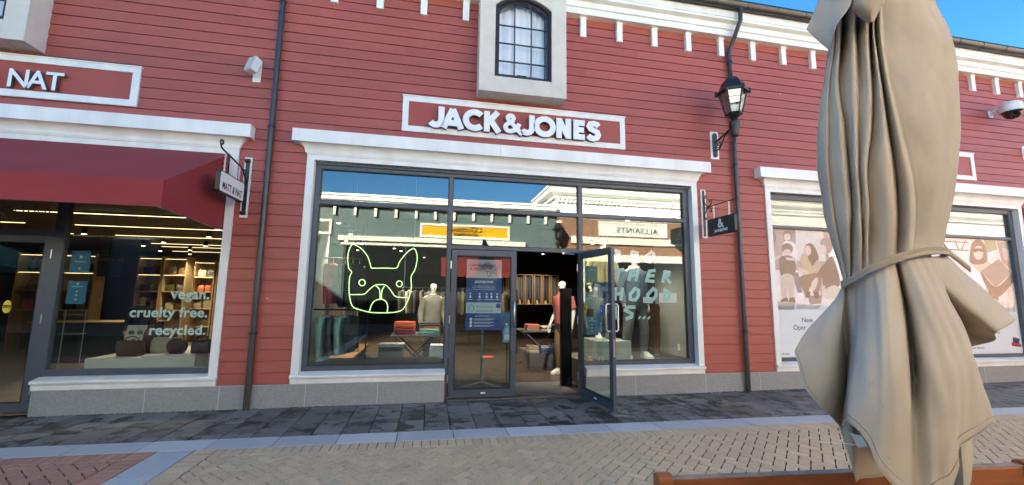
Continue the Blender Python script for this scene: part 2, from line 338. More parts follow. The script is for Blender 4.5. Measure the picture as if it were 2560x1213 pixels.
SKIRT=[[(1.472,-5.255,1.636),(1.435,-5.239,1.572),(1.382,-5.220,1.507),(1.337,-5.204,1.447),(1.305,-5.190,1.392)],
[(1.452,-5.271,1.633),(1.416,-5.262,1.540),(1.362,-5.258,1.436),(1.328,-5.240,1.345),(1.305,-5.217,1.283)],
[(1.443,-5.279,1.633),(1.428,-5.270,1.505),(1.401,-5.269,1.382),(1.390,-5.252,1.272),(1.371,-5.228,1.189)],
[(1.452,-5.271,1.633),(1.473,-5.237,1.501),(1.502,-5.203,1.357),(1.519,-5.181,1.239),(1.514,-5.163,1.113)],
[(1.451,-5.314,1.649),(1.450,-5.297,1.521),(1.441,-5.291,1.411),(1.412,-5.290,1.292),(1.395,-5.281,1.165)],
[(1.446,-5.355,1.657),(1.408,-5.361,1.524),(1.366,-5.370,1.422),(1.331,-5.369,1.310),(1.310,-5.361,1.199)],
[(1.461,-5.381,1.680),(1.399,-5.421,1.526),(1.366,-5.428,1.393),(1.337,-5.427,1.275),(1.317,-5.408,1.158)],
[(1.482,-5.398,1.695),(1.419,-5.435,1.527),(1.384,-5.449,1.372),(1.364,-5.448,1.233),(1.347,-5.423,1.069)],
[(1.512,-5.395,1.703),(1.489,-5.418,1.527),(1.451,-5.442,1.369),(1.441,-5.438,1.204),(1.428,-5.418,0.991)],
[(1.563,-5.364,1.711),(1.596,-5.357,1.524),(1.597,-5.355,1.352),(1.539,-5.383,1.183),(1.515,-5.377,0.941)],
[(1.532,-5.400,1.712),(1.538,-5.419,1.540),(1.528,-5.439,1.392),(1.535,-5.440,1.236),(1.551,-5.409,0.972)],
[(1.553,-5.414,1.714),(1.558,-5.446,1.553),(1.583,-5.453,1.417),(1.588,-5.456,1.273),(1.631,-5.409,1.011)],
[(1.597,-5.413,1.717),(1.613,-5.438,1.573),(1.656,-5.440,1.440),(1.673,-5.437,1.315),(1.700,-5.394,1.104)],
[(1.660,-5.405,1.720),(1.680,-5.414,1.599),(1.743,-5.409,1.468),(1.789,-5.400,1.330),(1.824,-5.359,1.128)],
[(1.752,-5.362,1.726),(1.761,-5.368,1.600),(1.851,-5.353,1.432),(1.920,-5.338,1.288),(1.988,-5.323,1.152)],
[(1.888,-5.268,1.743),(1.972,-5.214,1.604),(2.066,-5.180,1.438),(2.112,-5.166,1.264),(2.115,-5.182,1.063)],
[(1.890,-5.227,1.747),(1.927,-5.211,1.564),(1.956,-5.213,1.381),(1.980,-5.218,1.145),(1.991,-5.202,0.854)],
[(1.836,-5.195,1.735),(1.927,-5.124,1.530),(1.973,-5.087,1.332),(1.991,-5.081,1.108),(2.016,-5.056,0.880)],
[(1.743,-5.175,1.718),(1.798,-5.099,1.528),(1.811,-5.055,1.330),(1.740,-5.074,1.116),(1.671,-5.094,0.895)],
[(1.647,-5.170,1.669),(1.678,-5.114,1.512),(1.652,-5.088,1.353),(1.594,-5.139,1.198),(1.596,-5.123,0.919)],
[(1.546,-5.208,1.643),(1.563,-5.158,1.545),(1.548,-5.120,1.435),(1.538,-5.100,1.295),(1.548,-5.101,1.131)],
[(1.482,-5.246,1.636),(1.465,-5.214,1.572),(1.432,-5.178,1.504),(1.391,-5.161,1.437),(1.355,-5.156,1.374)]]
FLAP=[[(1.891,-5.291,1.756),(1.960,-5.296,1.691),(2.031,-5.302,1.633),(2.101,-5.307,1.571),(2.168,-5.312,1.509)],
[(1.739,-5.371,1.732),(1.829,-5.359,1.665),(1.908,-5.356,1.602),(1.998,-5.346,1.546),(2.076,-5.344,1.493)],
[(1.597,-5.412,1.713),(1.676,-5.398,1.643),(1.789,-5.380,1.571),(1.885,-5.371,1.516),(1.972,-5.361,1.465)],
[(1.759,-5.302,1.724),(1.877,-5.267,1.595),(1.997,-5.237,1.504),(2.100,-5.229,1.446),(2.172,-5.241,1.426)],
[(1.814,-5.251,1.730),(1.912,-5.208,1.564),(1.998,-5.179,1.454),(2.067,-5.176,1.406),(2.123,-5.186,1.394)]]
BODY=[[(1.429,-5.417,2.874),(1.428,-5.418,2.873),(1.427,-5.420,2.871),(1.426,-5.422,2.869),(1.425,-5.424,2.868),(1.424,-5.425,2.866),(1.425,-5.425,2.866),(1.432,-5.421,2.872),(1.438,-5.417,2.876),(1.436,-5.419,2.874),(1.433,-5.421,2.871),(1.429,-5.425,2.867),(1.425,-5.428,2.863),(1.423,-5.431,2.860),(1.427,-5.429,2.863),(1.445,-5.416,2.879),(1.493,-5.380,2.922),(1.484,-5.389,2.912),(1.471,-5.401,2.898),(1.455,-5.418,2.879),(1.439,-5.435,2.860),(1.430,-5.447,2.847),(1.437,-5.446,2.849),(1.462,-5.430,2.869),(1.482,-5.417,2.885),(1.478,-5.424,2.878),(1.472,-5.432,2.869),(1.465,-5.444,2.856),(1.459,-5.457,2.843),(1.458,-5.466,2.835),(1.472,-5.462,2.841),(1.520,-5.433,2.878),(1.558,-5.409,2.908),(1.547,-5.417,2.898),(1.532,-5.429,2.884),(1.512,-5.445,2.864),(1.491,-5.462,2.844),(1.478,-5.473,2.832),(1.492,-5.466,2.841),(1.549,-5.427,2.889),(1.541,-5.433,2.882),(1.535,-5.439,2.875),(1.527,-5.447,2.865),(1.516,-5.459,2.852),(1.505,-5.471,2.839),(1.500,-5.478,2.831),(1.507,-5.477,2.833),(1.524,-5.468,2.845),(1.538,-5.461,2.855),(1.542,-5.465,2.852),(1.550,-5.470,2.849),(1.563,-5.476,2.845),(1.581,-5.482,2.843),(1.606,-5.484,2.847),(1.635,-5.481,2.856),(1.658,-5.476,2.865),(1.692,-5.461,2.885),(1.718,-5.438,2.913),(1.700,-5.434,2.912),(1.701,-5.410,2.936),(1.658,-5.408,2.929),(1.636,-5.387,2.944),(1.578,-5.392,2.928),(1.550,-5.380,2.934),(1.495,-5.394,2.910),(1.477,-5.390,2.909)],
[(1.404,-5.396,2.730),(1.402,-5.397,2.728),(1.401,-5.400,2.726),(1.399,-5.403,2.723),(1.398,-5.405,2.721),(1.398,-5.408,2.718),(1.399,-5.409,2.718),(1.406,-5.404,2.723),(1.411,-5.401,2.727),(1.409,-5.403,2.724),(1.407,-5.406,2.721),(1.403,-5.410,2.717),(1.400,-5.415,2.713),(1.398,-5.419,2.709),(1.402,-5.417,2.711),(1.420,-5.404,2.725),(1.467,-5.368,2.763),(1.459,-5.378,2.754),(1.448,-5.391,2.741),(1.434,-5.409,2.724),(1.420,-5.428,2.706),(1.413,-5.441,2.694),(1.422,-5.440,2.696),(1.449,-5.425,2.713),(1.470,-5.412,2.727),(1.466,-5.418,2.722),(1.460,-5.427,2.714),(1.453,-5.438,2.703),(1.447,-5.450,2.692),(1.445,-5.459,2.685),(1.459,-5.454,2.691),(1.506,-5.425,2.723),(1.545,-5.400,2.750),(1.533,-5.409,2.741),(1.518,-5.421,2.729),(1.497,-5.437,2.712),(1.476,-5.454,2.694),(1.463,-5.465,2.683),(1.476,-5.457,2.691),(1.533,-5.418,2.733),(1.525,-5.425,2.727),(1.519,-5.431,2.721),(1.511,-5.439,2.713),(1.499,-5.451,2.701),(1.488,-5.463,2.689),(1.483,-5.471,2.682),(1.490,-5.470,2.684),(1.507,-5.460,2.694),(1.520,-5.453,2.703),(1.527,-5.458,2.700),(1.539,-5.464,2.697),(1.558,-5.471,2.694),(1.584,-5.478,2.693),(1.618,-5.480,2.698),(1.656,-5.476,2.708),(1.688,-5.469,2.719),(1.733,-5.451,2.742),(1.762,-5.423,2.770),(1.744,-5.416,2.772),(1.742,-5.388,2.795),(1.691,-5.383,2.790),(1.660,-5.360,2.804),(1.591,-5.363,2.789),(1.551,-5.350,2.793),(1.486,-5.365,2.769),(1.460,-5.364,2.766)],
[(1.389,-5.380,2.614),(1.388,-5.382,2.612),(1.386,-5.384,2.610),(1.384,-5.387,2.607),(1.383,-5.390,2.605),(1.382,-5.393,2.603),(1.383,-5.394,2.602),(1.389,-5.390,2.606),(1.395,-5.386,2.610),(1.393,-5.389,2.608),(1.390,-5.393,2.604),(1.387,-5.398,2.600),(1.383,-5.404,2.595),(1.381,-5.408,2.591),(1.385,-5.408,2.593),(1.403,-5.395,2.605),(1.451,-5.359,2.639),(1.443,-5.369,2.630),(1.432,-5.382,2.619),(1.417,-5.400,2.603),(1.403,-5.419,2.587),(1.396,-5.433,2.576),(1.405,-5.433,2.578),(1.431,-5.417,2.593),(1.452,-5.404,2.606),(1.448,-5.411,2.600),(1.443,-5.419,2.593),(1.436,-5.432,2.583),(1.430,-5.444,2.573),(1.429,-5.453,2.566),(1.443,-5.449,2.571),(1.491,-5.420,2.601),(1.529,-5.395,2.625),(1.518,-5.404,2.616),(1.503,-5.416,2.605),(1.483,-5.433,2.590),(1.461,-5.450,2.574),(1.449,-5.461,2.563),(1.462,-5.454,2.571),(1.519,-5.414,2.609),(1.512,-5.420,2.603),(1.505,-5.427,2.598),(1.497,-5.435,2.590),(1.485,-5.447,2.580),(1.473,-5.459,2.569),(1.467,-5.467,2.562),(1.473,-5.465,2.564),(1.489,-5.456,2.574),(1.502,-5.448,2.581),(1.511,-5.454,2.579),(1.525,-5.461,2.576),(1.549,-5.470,2.573),(1.582,-5.477,2.573),(1.624,-5.479,2.578),(1.671,-5.473,2.590),(1.709,-5.465,2.602),(1.766,-5.442,2.627),(1.799,-5.411,2.655),(1.781,-5.400,2.660),(1.778,-5.369,2.683),(1.722,-5.361,2.680),(1.685,-5.336,2.692),(1.607,-5.339,2.678),(1.559,-5.326,2.680),(1.486,-5.342,2.656),(1.453,-5.343,2.651)],
[(1.380,-5.368,2.527),(1.378,-5.370,2.525),(1.376,-5.373,2.523),(1.374,-5.377,2.521),(1.373,-5.381,2.518),(1.372,-5.384,2.515),(1.373,-5.385,2.515),(1.379,-5.381,2.518),(1.385,-5.378,2.522),(1.383,-5.381,2.519),(1.380,-5.385,2.516),(1.377,-5.391,2.512),(1.374,-5.397,2.507),(1.372,-5.401,2.504),(1.376,-5.401,2.505),(1.395,-5.388,2.516),(1.442,-5.352,2.547),(1.434,-5.362,2.539),(1.424,-5.375,2.529),(1.410,-5.394,2.514),(1.396,-5.414,2.499),(1.390,-5.428,2.489),(1.399,-5.428,2.490),(1.426,-5.413,2.504),(1.447,-5.400,2.516),(1.443,-5.406,2.511),(1.438,-5.415,2.505),(1.431,-5.427,2.495),(1.424,-5.440,2.486),(1.422,-5.449,2.480),(1.436,-5.445,2.485),(1.483,-5.414,2.511),(1.522,-5.390,2.533),(1.511,-5.399,2.526),(1.496,-5.411,2.516),(1.475,-5.428,2.501),(1.454,-5.446,2.486),(1.442,-5.457,2.477),(1.455,-5.449,2.484),(1.513,-5.409,2.519),(1.505,-5.416,2.514),(1.499,-5.422,2.508),(1.490,-5.431,2.501),(1.479,-5.443,2.492),(1.468,-5.456,2.482),(1.462,-5.464,2.475),(1.469,-5.463,2.477),(1.486,-5.454,2.486),(1.499,-5.446,2.493),(1.511,-5.452,2.490),(1.528,-5.460,2.487),(1.557,-5.470,2.485),(1.597,-5.479,2.485),(1.647,-5.481,2.491),(1.702,-5.475,2.503),(1.747,-5.466,2.515),(1.813,-5.440,2.542),(1.848,-5.407,2.569),(1.830,-5.393,2.575),(1.824,-5.359,2.597),(1.761,-5.349,2.595),(1.715,-5.322,2.607),(1.628,-5.323,2.593),(1.570,-5.309,2.594),(1.489,-5.326,2.571),(1.449,-5.328,2.564)],
[(1.365,-5.355,2.441),(1.362,-5.359,2.438),(1.360,-5.363,2.435),(1.357,-5.369,2.432),(1.356,-5.374,2.428),(1.355,-5.379,2.426),(1.356,-5.381,2.424),(1.363,-5.378,2.427),(1.369,-5.374,2.430),(1.367,-5.377,2.428),(1.365,-5.382,2.425),(1.362,-5.387,2.421),(1.360,-5.393,2.417),(1.358,-5.398,2.414),(1.363,-5.398,2.415),(1.381,-5.385,2.425),(1.429,-5.348,2.454),(1.422,-5.359,2.446),(1.412,-5.373,2.437),(1.400,-5.393,2.423),(1.388,-5.413,2.409),(1.383,-5.428,2.400),(1.394,-5.428,2.401),(1.421,-5.413,2.414),(1.443,-5.400,2.424),(1.439,-5.406,2.420),(1.434,-5.415,2.414),(1.426,-5.427,2.406),(1.419,-5.439,2.398),(1.417,-5.448,2.392),(1.431,-5.443,2.397),(1.478,-5.413,2.421),(1.517,-5.388,2.442),(1.506,-5.397,2.435),(1.492,-5.409,2.425),(1.472,-5.427,2.412),(1.452,-5.445,2.398),(1.441,-5.457,2.390),(1.456,-5.450,2.396),(1.515,-5.409,2.428),(1.507,-5.416,2.423),(1.501,-5.422,2.419),(1.492,-5.431,2.412),(1.480,-5.443,2.403),(1.469,-5.455,2.394),(1.463,-5.464,2.389),(1.469,-5.462,2.390),(1.486,-5.453,2.398),(1.500,-5.445,2.405),(1.512,-5.451,2.403),(1.530,-5.459,2.400),(1.561,-5.469,2.398),(1.604,-5.477,2.399),(1.658,-5.478,2.406),(1.716,-5.472,2.417),(1.765,-5.462,2.430),(1.836,-5.433,2.456),(1.874,-5.397,2.483),(1.856,-5.382,2.490),(1.848,-5.345,2.511),(1.781,-5.333,2.509),(1.730,-5.304,2.520),(1.636,-5.304,2.507),(1.571,-5.290,2.507),(1.484,-5.308,2.485),(1.439,-5.312,2.477)],
[(1.354,-5.339,2.326),(1.351,-5.344,2.324),(1.348,-5.348,2.321),(1.346,-5.354,2.318),(1.344,-5.360,2.315),(1.343,-5.365,2.312),(1.344,-5.367,2.311),(1.351,-5.364,2.314),(1.356,-5.360,2.316),(1.355,-5.364,2.314),(1.353,-5.369,2.311),(1.350,-5.377,2.307),(1.348,-5.385,2.303),(1.347,-5.391,2.299),(1.353,-5.392,2.300),(1.372,-5.379,2.308),(1.387,-5.369,2.315),(1.384,-5.376,2.311),(1.381,-5.386,2.306),(1.377,-5.399,2.299),(1.375,-5.413,2.291),(1.376,-5.423,2.286),(1.385,-5.426,2.286),(1.402,-5.419,2.291),(1.416,-5.414,2.295),(1.415,-5.417,2.293),(1.414,-5.423,2.290),(1.412,-5.430,2.286),(1.412,-5.438,2.282),(1.414,-5.444,2.280),(1.424,-5.443,2.281),(1.451,-5.427,2.292),(1.472,-5.415,2.301),(1.468,-5.420,2.298),(1.463,-5.427,2.294),(1.455,-5.437,2.288),(1.448,-5.448,2.281),(1.446,-5.455,2.277),(1.456,-5.452,2.280),(1.489,-5.431,2.295),(1.516,-5.414,2.306),(1.509,-5.421,2.302),(1.501,-5.429,2.297),(1.489,-5.441,2.290),(1.478,-5.454,2.282),(1.473,-5.462,2.277),(1.480,-5.461,2.278),(1.497,-5.451,2.285),(1.511,-5.443,2.291),(1.523,-5.449,2.290),(1.542,-5.456,2.288),(1.573,-5.464,2.287),(1.616,-5.471,2.289),(1.669,-5.471,2.295),(1.727,-5.463,2.306),(1.776,-5.452,2.317),(1.850,-5.421,2.341),(1.891,-5.382,2.366),(1.875,-5.365,2.373),(1.866,-5.326,2.392),(1.797,-5.312,2.392),(1.742,-5.281,2.401),(1.643,-5.281,2.389),(1.573,-5.268,2.388),(1.481,-5.287,2.368),(1.433,-5.292,2.360)],
[(1.339,-5.320,2.183),(1.334,-5.327,2.180),(1.330,-5.334,2.177),(1.327,-5.343,2.173),(1.325,-5.351,2.169),(1.325,-5.358,2.166),(1.326,-5.363,2.165),(1.334,-5.360,2.167),(1.340,-5.358,2.168),(1.339,-5.363,2.166),(1.338,-5.369,2.163),(1.337,-5.379,2.159),(1.337,-5.389,2.155),(1.339,-5.397,2.152),(1.347,-5.399,2.152),(1.368,-5.387,2.158),(1.384,-5.378,2.164),(1.381,-5.383,2.161),(1.377,-5.391,2.158),(1.372,-5.402,2.153),(1.368,-5.414,2.148),(1.367,-5.422,2.144),(1.374,-5.423,2.145),(1.390,-5.415,2.149),(1.402,-5.409,2.153),(1.401,-5.413,2.151),(1.400,-5.418,2.149),(1.399,-5.425,2.146),(1.398,-5.433,2.143),(1.400,-5.439,2.140),(1.411,-5.438,2.142),(1.437,-5.422,2.151),(1.459,-5.409,2.158),(1.456,-5.415,2.155),(1.452,-5.423,2.152),(1.448,-5.434,2.147),(1.444,-5.446,2.142),(1.446,-5.454,2.139),(1.460,-5.451,2.141),(1.496,-5.430,2.153),(1.524,-5.414,2.163),(1.519,-5.420,2.159),(1.512,-5.429,2.155),(1.502,-5.441,2.149),(1.493,-5.454,2.143),(1.490,-5.462,2.139),(1.499,-5.461,2.141),(1.519,-5.451,2.147),(1.534,-5.443,2.151),(1.545,-5.447,2.151),(1.562,-5.452,2.150),(1.591,-5.458,2.150),(1.630,-5.462,2.153),(1.680,-5.459,2.159),(1.736,-5.449,2.168),(1.783,-5.436,2.177),(1.857,-5.404,2.198),(1.902,-5.361,2.219),(1.889,-5.340,2.227),(1.882,-5.298,2.243),(1.811,-5.282,2.243),(1.753,-5.250,2.251),(1.650,-5.250,2.241),(1.574,-5.237,2.239),(1.477,-5.259,2.221),(1.424,-5.267,2.213)],
[(1.343,-5.303,2.041),(1.338,-5.311,2.039),(1.334,-5.319,2.036),(1.330,-5.329,2.032),(1.328,-5.338,2.029),(1.327,-5.346,2.027),(1.329,-5.351,2.026),(1.337,-5.349,2.027),(1.343,-5.347,2.028),(1.342,-5.352,2.026),(1.341,-5.360,2.024),(1.341,-5.370,2.021),(1.342,-5.381,2.017),(1.345,-5.390,2.015),(1.354,-5.392,2.015),(1.376,-5.381,2.020),(1.393,-5.371,2.024),(1.390,-5.377,2.022),(1.385,-5.384,2.020),(1.379,-5.394,2.016),(1.373,-5.404,2.012),(1.371,-5.412,2.010),(1.377,-5.412,2.010),(1.391,-5.404,2.014),(1.403,-5.397,2.017),(1.401,-5.400,2.016),(1.399,-5.405,2.014),(1.395,-5.411,2.012),(1.392,-5.418,2.010),(1.392,-5.424,2.008),(1.400,-5.421,2.009),(1.425,-5.405,2.016),(1.445,-5.391,2.022),(1.444,-5.398,2.020),(1.444,-5.408,2.017),(1.444,-5.421,2.013),(1.446,-5.434,2.009),(1.454,-5.443,2.006),(1.474,-5.442,2.008),(1.514,-5.421,2.018),(1.546,-5.404,2.025),(1.542,-5.411,2.023),(1.536,-5.419,2.020),(1.528,-5.432,2.015),(1.521,-5.444,2.011),(1.521,-5.452,2.009),(1.533,-5.451,2.010),(1.554,-5.440,2.015),(1.571,-5.432,2.019),(1.580,-5.435,2.018),(1.595,-5.439,2.018),(1.619,-5.443,2.019),(1.654,-5.445,2.021),(1.697,-5.440,2.025),(1.746,-5.429,2.032),(1.788,-5.417,2.039),(1.857,-5.385,2.054),(1.904,-5.341,2.071),(1.893,-5.319,2.077),(1.887,-5.275,2.090),(1.818,-5.259,2.090),(1.760,-5.226,2.096),(1.658,-5.227,2.088),(1.582,-5.215,2.086),(1.485,-5.238,2.072),(1.430,-5.247,2.065)],
[(1.368,-5.288,1.900),(1.363,-5.295,1.899),(1.359,-5.303,1.897),(1.355,-5.312,1.895),(1.353,-5.321,1.893),(1.353,-5.328,1.891),(1.354,-5.332,1.890),(1.361,-5.330,1.891),(1.368,-5.327,1.892),(1.367,-5.333,1.891),(1.366,-5.340,1.889),(1.365,-5.350,1.887),(1.366,-5.361,1.885),(1.369,-5.370,1.883),(1.377,-5.372,1.883),(1.399,-5.360,1.887),(1.417,-5.351,1.890),(1.413,-5.356,1.889),(1.408,-5.363,1.887),(1.402,-5.373,1.885),(1.395,-5.383,1.882),(1.393,-5.391,1.880),(1.399,-5.390,1.881),(1.413,-5.382,1.883),(1.425,-5.375,1.885),(1.423,-5.378,1.885),(1.420,-5.383,1.883),(1.417,-5.389,1.882),(1.414,-5.397,1.880),(1.413,-5.402,1.879),(1.421,-5.399,1.880),(1.446,-5.382,1.885),(1.466,-5.369,1.889),(1.466,-5.376,1.887),(1.465,-5.385,1.885),(1.466,-5.398,1.883),(1.470,-5.412,1.880),(1.479,-5.421,1.879),(1.500,-5.419,1.880),(1.541,-5.398,1.887),(1.574,-5.381,1.892),(1.570,-5.387,1.891),(1.565,-5.396,1.889),(1.559,-5.408,1.886),(1.554,-5.421,1.883),(1.556,-5.428,1.881),(1.570,-5.426,1.883),(1.593,-5.416,1.886),(1.611,-5.407,1.889),(1.618,-5.409,1.889),(1.629,-5.412,1.889),(1.648,-5.416,1.889),(1.674,-5.417,1.890),(1.709,-5.413,1.893),(1.749,-5.402,1.897),(1.783,-5.391,1.901),(1.841,-5.363,1.910),(1.886,-5.320,1.922),(1.874,-5.300,1.925),(1.871,-5.259,1.934),(1.806,-5.245,1.933),(1.755,-5.214,1.937),(1.659,-5.216,1.931),(1.592,-5.204,1.930),(1.500,-5.227,1.920),(1.451,-5.235,1.916)],
[(1.405,-5.279,1.788),(1.400,-5.285,1.787),(1.396,-5.291,1.786),(1.392,-5.299,1.784),(1.390,-5.306,1.783),(1.389,-5.313,1.783),(1.390,-5.316,1.782),(1.397,-5.313,1.783),(1.403,-5.310,1.783),(1.401,-5.314,1.783),(1.399,-5.320,1.782),(1.396,-5.328,1.781),(1.394,-5.337,1.780),(1.394,-5.344,1.779),(1.400,-5.345,1.779),(1.420,-5.332,1.781),(1.436,-5.322,1.783),(1.432,-5.328,1.782),(1.428,-5.336,1.781),(1.421,-5.347,1.779),(1.415,-5.359,1.778),(1.413,-5.368,1.776),(1.420,-5.369,1.776),(1.435,-5.360,1.778),(1.447,-5.353,1.779),(1.445,-5.357,1.779),(1.441,-5.361,1.778),(1.436,-5.367,1.777),(1.431,-5.374,1.776),(1.429,-5.378,1.776),(1.436,-5.376,1.776),(1.460,-5.358,1.779),(1.479,-5.344,1.782),(1.479,-5.352,1.781),(1.478,-5.362,1.780),(1.478,-5.376,1.778),(1.482,-5.390,1.776),(1.490,-5.400,1.775),(1.512,-5.398,1.776),(1.553,-5.377,1.781),(1.587,-5.359,1.784),(1.582,-5.366,1.783),(1.577,-5.374,1.782),(1.570,-5.387,1.780),(1.564,-5.399,1.778),(1.566,-5.407,1.777),(1.579,-5.405,1.778),(1.601,-5.394,1.780),(1.619,-5.385,1.782),(1.625,-5.387,1.782),(1.634,-5.390,1.782),(1.650,-5.393,1.782),(1.673,-5.394,1.783),(1.703,-5.391,1.785),(1.739,-5.381,1.787),(1.769,-5.371,1.790),(1.821,-5.344,1.795),(1.864,-5.303,1.802),(1.853,-5.286,1.804),(1.854,-5.247,1.809),(1.796,-5.235,1.808),(1.754,-5.206,1.811),(1.668,-5.210,1.807),(1.610,-5.199,1.806),(1.526,-5.221,1.800),(1.483,-5.228,1.797)],
[(1.457,-5.268,1.635),(1.454,-5.271,1.635),(1.451,-5.275,1.636),(1.448,-5.280,1.636),(1.445,-5.285,1.637),(1.443,-5.289,1.638),(1.442,-5.292,1.639),(1.445,-5.291,1.639),(1.447,-5.291,1.640),(1.446,-5.292,1.640),(1.445,-5.294,1.640),(1.442,-5.297,1.640),(1.440,-5.301,1.641),(1.439,-5.303,1.641),(1.440,-5.303,1.642),(1.448,-5.298,1.642),(1.455,-5.293,1.643),(1.453,-5.298,1.644),(1.450,-5.305,1.645),(1.446,-5.314,1.647),(1.443,-5.324,1.650),(1.443,-5.332,1.652),(1.446,-5.336,1.655),(1.453,-5.334,1.656),(1.459,-5.333,1.658),(1.458,-5.335,1.659),(1.457,-5.338,1.661),(1.456,-5.343,1.663),(1.455,-5.348,1.667),(1.455,-5.352,1.670),(1.459,-5.352,1.673),(1.470,-5.345,1.675),(1.479,-5.340,1.677),(1.480,-5.345,1.680),(1.482,-5.353,1.683),(1.487,-5.363,1.688),(1.494,-5.374,1.694),(1.504,-5.382,1.701),(1.519,-5.383,1.707),(1.541,-5.376,1.712),(1.559,-5.369,1.716),(1.559,-5.372,1.716),(1.559,-5.377,1.717),(1.560,-5.383,1.719),(1.562,-5.390,1.721),(1.568,-5.394,1.723),(1.578,-5.393,1.725),(1.591,-5.389,1.728),(1.601,-5.385,1.729),(1.609,-5.386,1.730),(1.620,-5.388,1.732),(1.640,-5.389,1.734),(1.666,-5.387,1.738),(1.699,-5.382,1.742),(1.734,-5.373,1.746),(1.763,-5.363,1.750),(1.814,-5.337,1.755),(1.856,-5.298,1.756),(1.846,-5.283,1.749),(1.851,-5.245,1.739),(1.801,-5.233,1.722),(1.768,-5.204,1.704),(1.692,-5.207,1.684),(1.644,-5.194,1.667),(1.567,-5.216,1.651),(1.530,-5.220,1.642)]]
TOPL=[[(1.365,-5.402,2.764),(1.318,-5.388,2.643),(1.297,-5.375,2.580),(1.276,-5.364,2.524)],
[(1.349,-5.435,2.726),(1.311,-5.420,2.587),(1.291,-5.402,2.522),(1.287,-5.381,2.484)],
[(1.338,-5.469,2.687),(1.307,-5.456,2.553),(1.293,-5.434,2.486),(1.294,-5.403,2.444)],
[(1.349,-5.498,2.657),(1.319,-5.487,2.538),(1.282,-5.466,2.474),(1.292,-5.424,2.412)]]
TOPC=[[(1.329,-5.495,2.664),(1.331,-5.486,2.555),(1.347,-5.470,2.528),(1.390,-5.479,2.489)],
[(1.342,-5.516,2.648),(1.335,-5.512,2.550),(1.342,-5.504,2.515),(1.387,-5.487,2.481)],
[(1.380,-5.524,2.649),(1.363,-5.527,2.544),(1.371,-5.513,2.506),(1.388,-5.493,2.480)],
[(1.463,-5.512,2.673),(1.440,-5.509,2.563),(1.426,-5.497,2.532),(1.406,-5.487,2.488)]]
STRAP=[(1.447,-5.269,1.629),(1.424,-5.296,1.632),(1.414,-5.337,1.647),(1.418,-5.388,1.676),(1.444,-5.411,1.693),(1.480,-5.425,1.710),(1.526,-5.431,1.723),(1.579,-5.433,1.736),(1.672,-5.411,1.745),(1.759,-5.377,1.748),(1.829,-5.339,1.749),(1.885,-5.290,1.762),(1.895,-5.226,1.766),(1.816,-5.181,1.739),(1.698,-5.162,1.693),(1.543,-5.207,1.641)]
TAIL=[(1.847,-5.325,1.772),(1.878,-5.319,1.753),(1.941,-5.307,1.726),(1.993,-5.303,1.696)]
TAG=[(1.390,-5.296,1.136),(1.398,-5.329,1.137),(1.398,-5.346,1.108),(1.408,-5.304,1.091)]
TAGSTR=[(1.349,-5.220,1.086),(1.375,-5.257,1.093),(1.398,-5.293,1.099),(1.391,-5.345,1.113)]
# ---------------------------------------------------------------- ground and paving
def paver_mat(name, col, var=0.12, vs=35, rough=0.75, wet=False, moss=False):
    m = mat(name, col, rough, var=var, vs=vs, bump=0.25, bs=140, attr=True)
    if wet:
        n, l = m.node_tree.nodes, m.node_tree.links; p = n['Principled BSDF']
        src = p.inputs['Base Color'].links[0].from_socket
        tc = n.new('ShaderNodeTexCoord'); a = n.new('ShaderNodeAttribute'); a.attribute_name = 'Col'
        ad = n.new('ShaderNodeVectorMath'); ad.operation = 'MULTIPLY_ADD'
        l.new(a.outputs['Fac'], ad.inputs[0]); ad.inputs[1].default_value = (17, 11, 5); l.new(tc.outputs['Object'], ad.inputs[2])
        t = n.new('ShaderNodeTexNoise'); t.inputs['Scale'].default_value = 3.2; t.inputs['Detail'].default_value = 5; t.inputs['Roughness'].default_value = 0.65
        l.new(ad.outputs[0], t.inputs['Vector'])
        mr = n.new('ShaderNodeMapRange'); mr.inputs[1].default_value = 0.515; mr.inputs[2].default_value = 0.56; l.new(t.outputs[0], mr.inputs[0])
        mx = n.new('ShaderNodeMix'); mx.data_type = 'RGBA'; l.new(mr.outputs[0], mx.inputs['Factor']); l.new(src, mx.inputs['A']); mx.inputs['B'].default_value = (0.032, 0.033, 0.030, 1)
        l.new(mx.outputs['Result'], p.inputs['Base Color'])
        r2 = n.new('ShaderNodeMapRange'); r2.inputs[3].default_value = rough; r2.inputs[4].default_value = 0.5; l.new(mr.outputs[0], r2.inputs[0]); l.new(r2.outputs[0], p.inputs['Roughness'])
    return m
SLAB = paver_mat('dark slate slab', (0.17, 0.163, 0.156), wet=True, rough=0.62)
KERB = paver_mat('blue grey granite band', (0.50, 0.51, 0.525), var=0.16, vs=110)
TAN = paver_mat('tan clay brick', (0.595, 0.445, 0.285), var=0.14, vs=45)
REDB = paver_mat('dusty red clay brick', (0.46, 0.235, 0.165), var=0.14, vs=45)
JOINT = mat('dark sandy joint', (0.012, 0.011, 0.010), 0.95, var=0.3, vs=30)

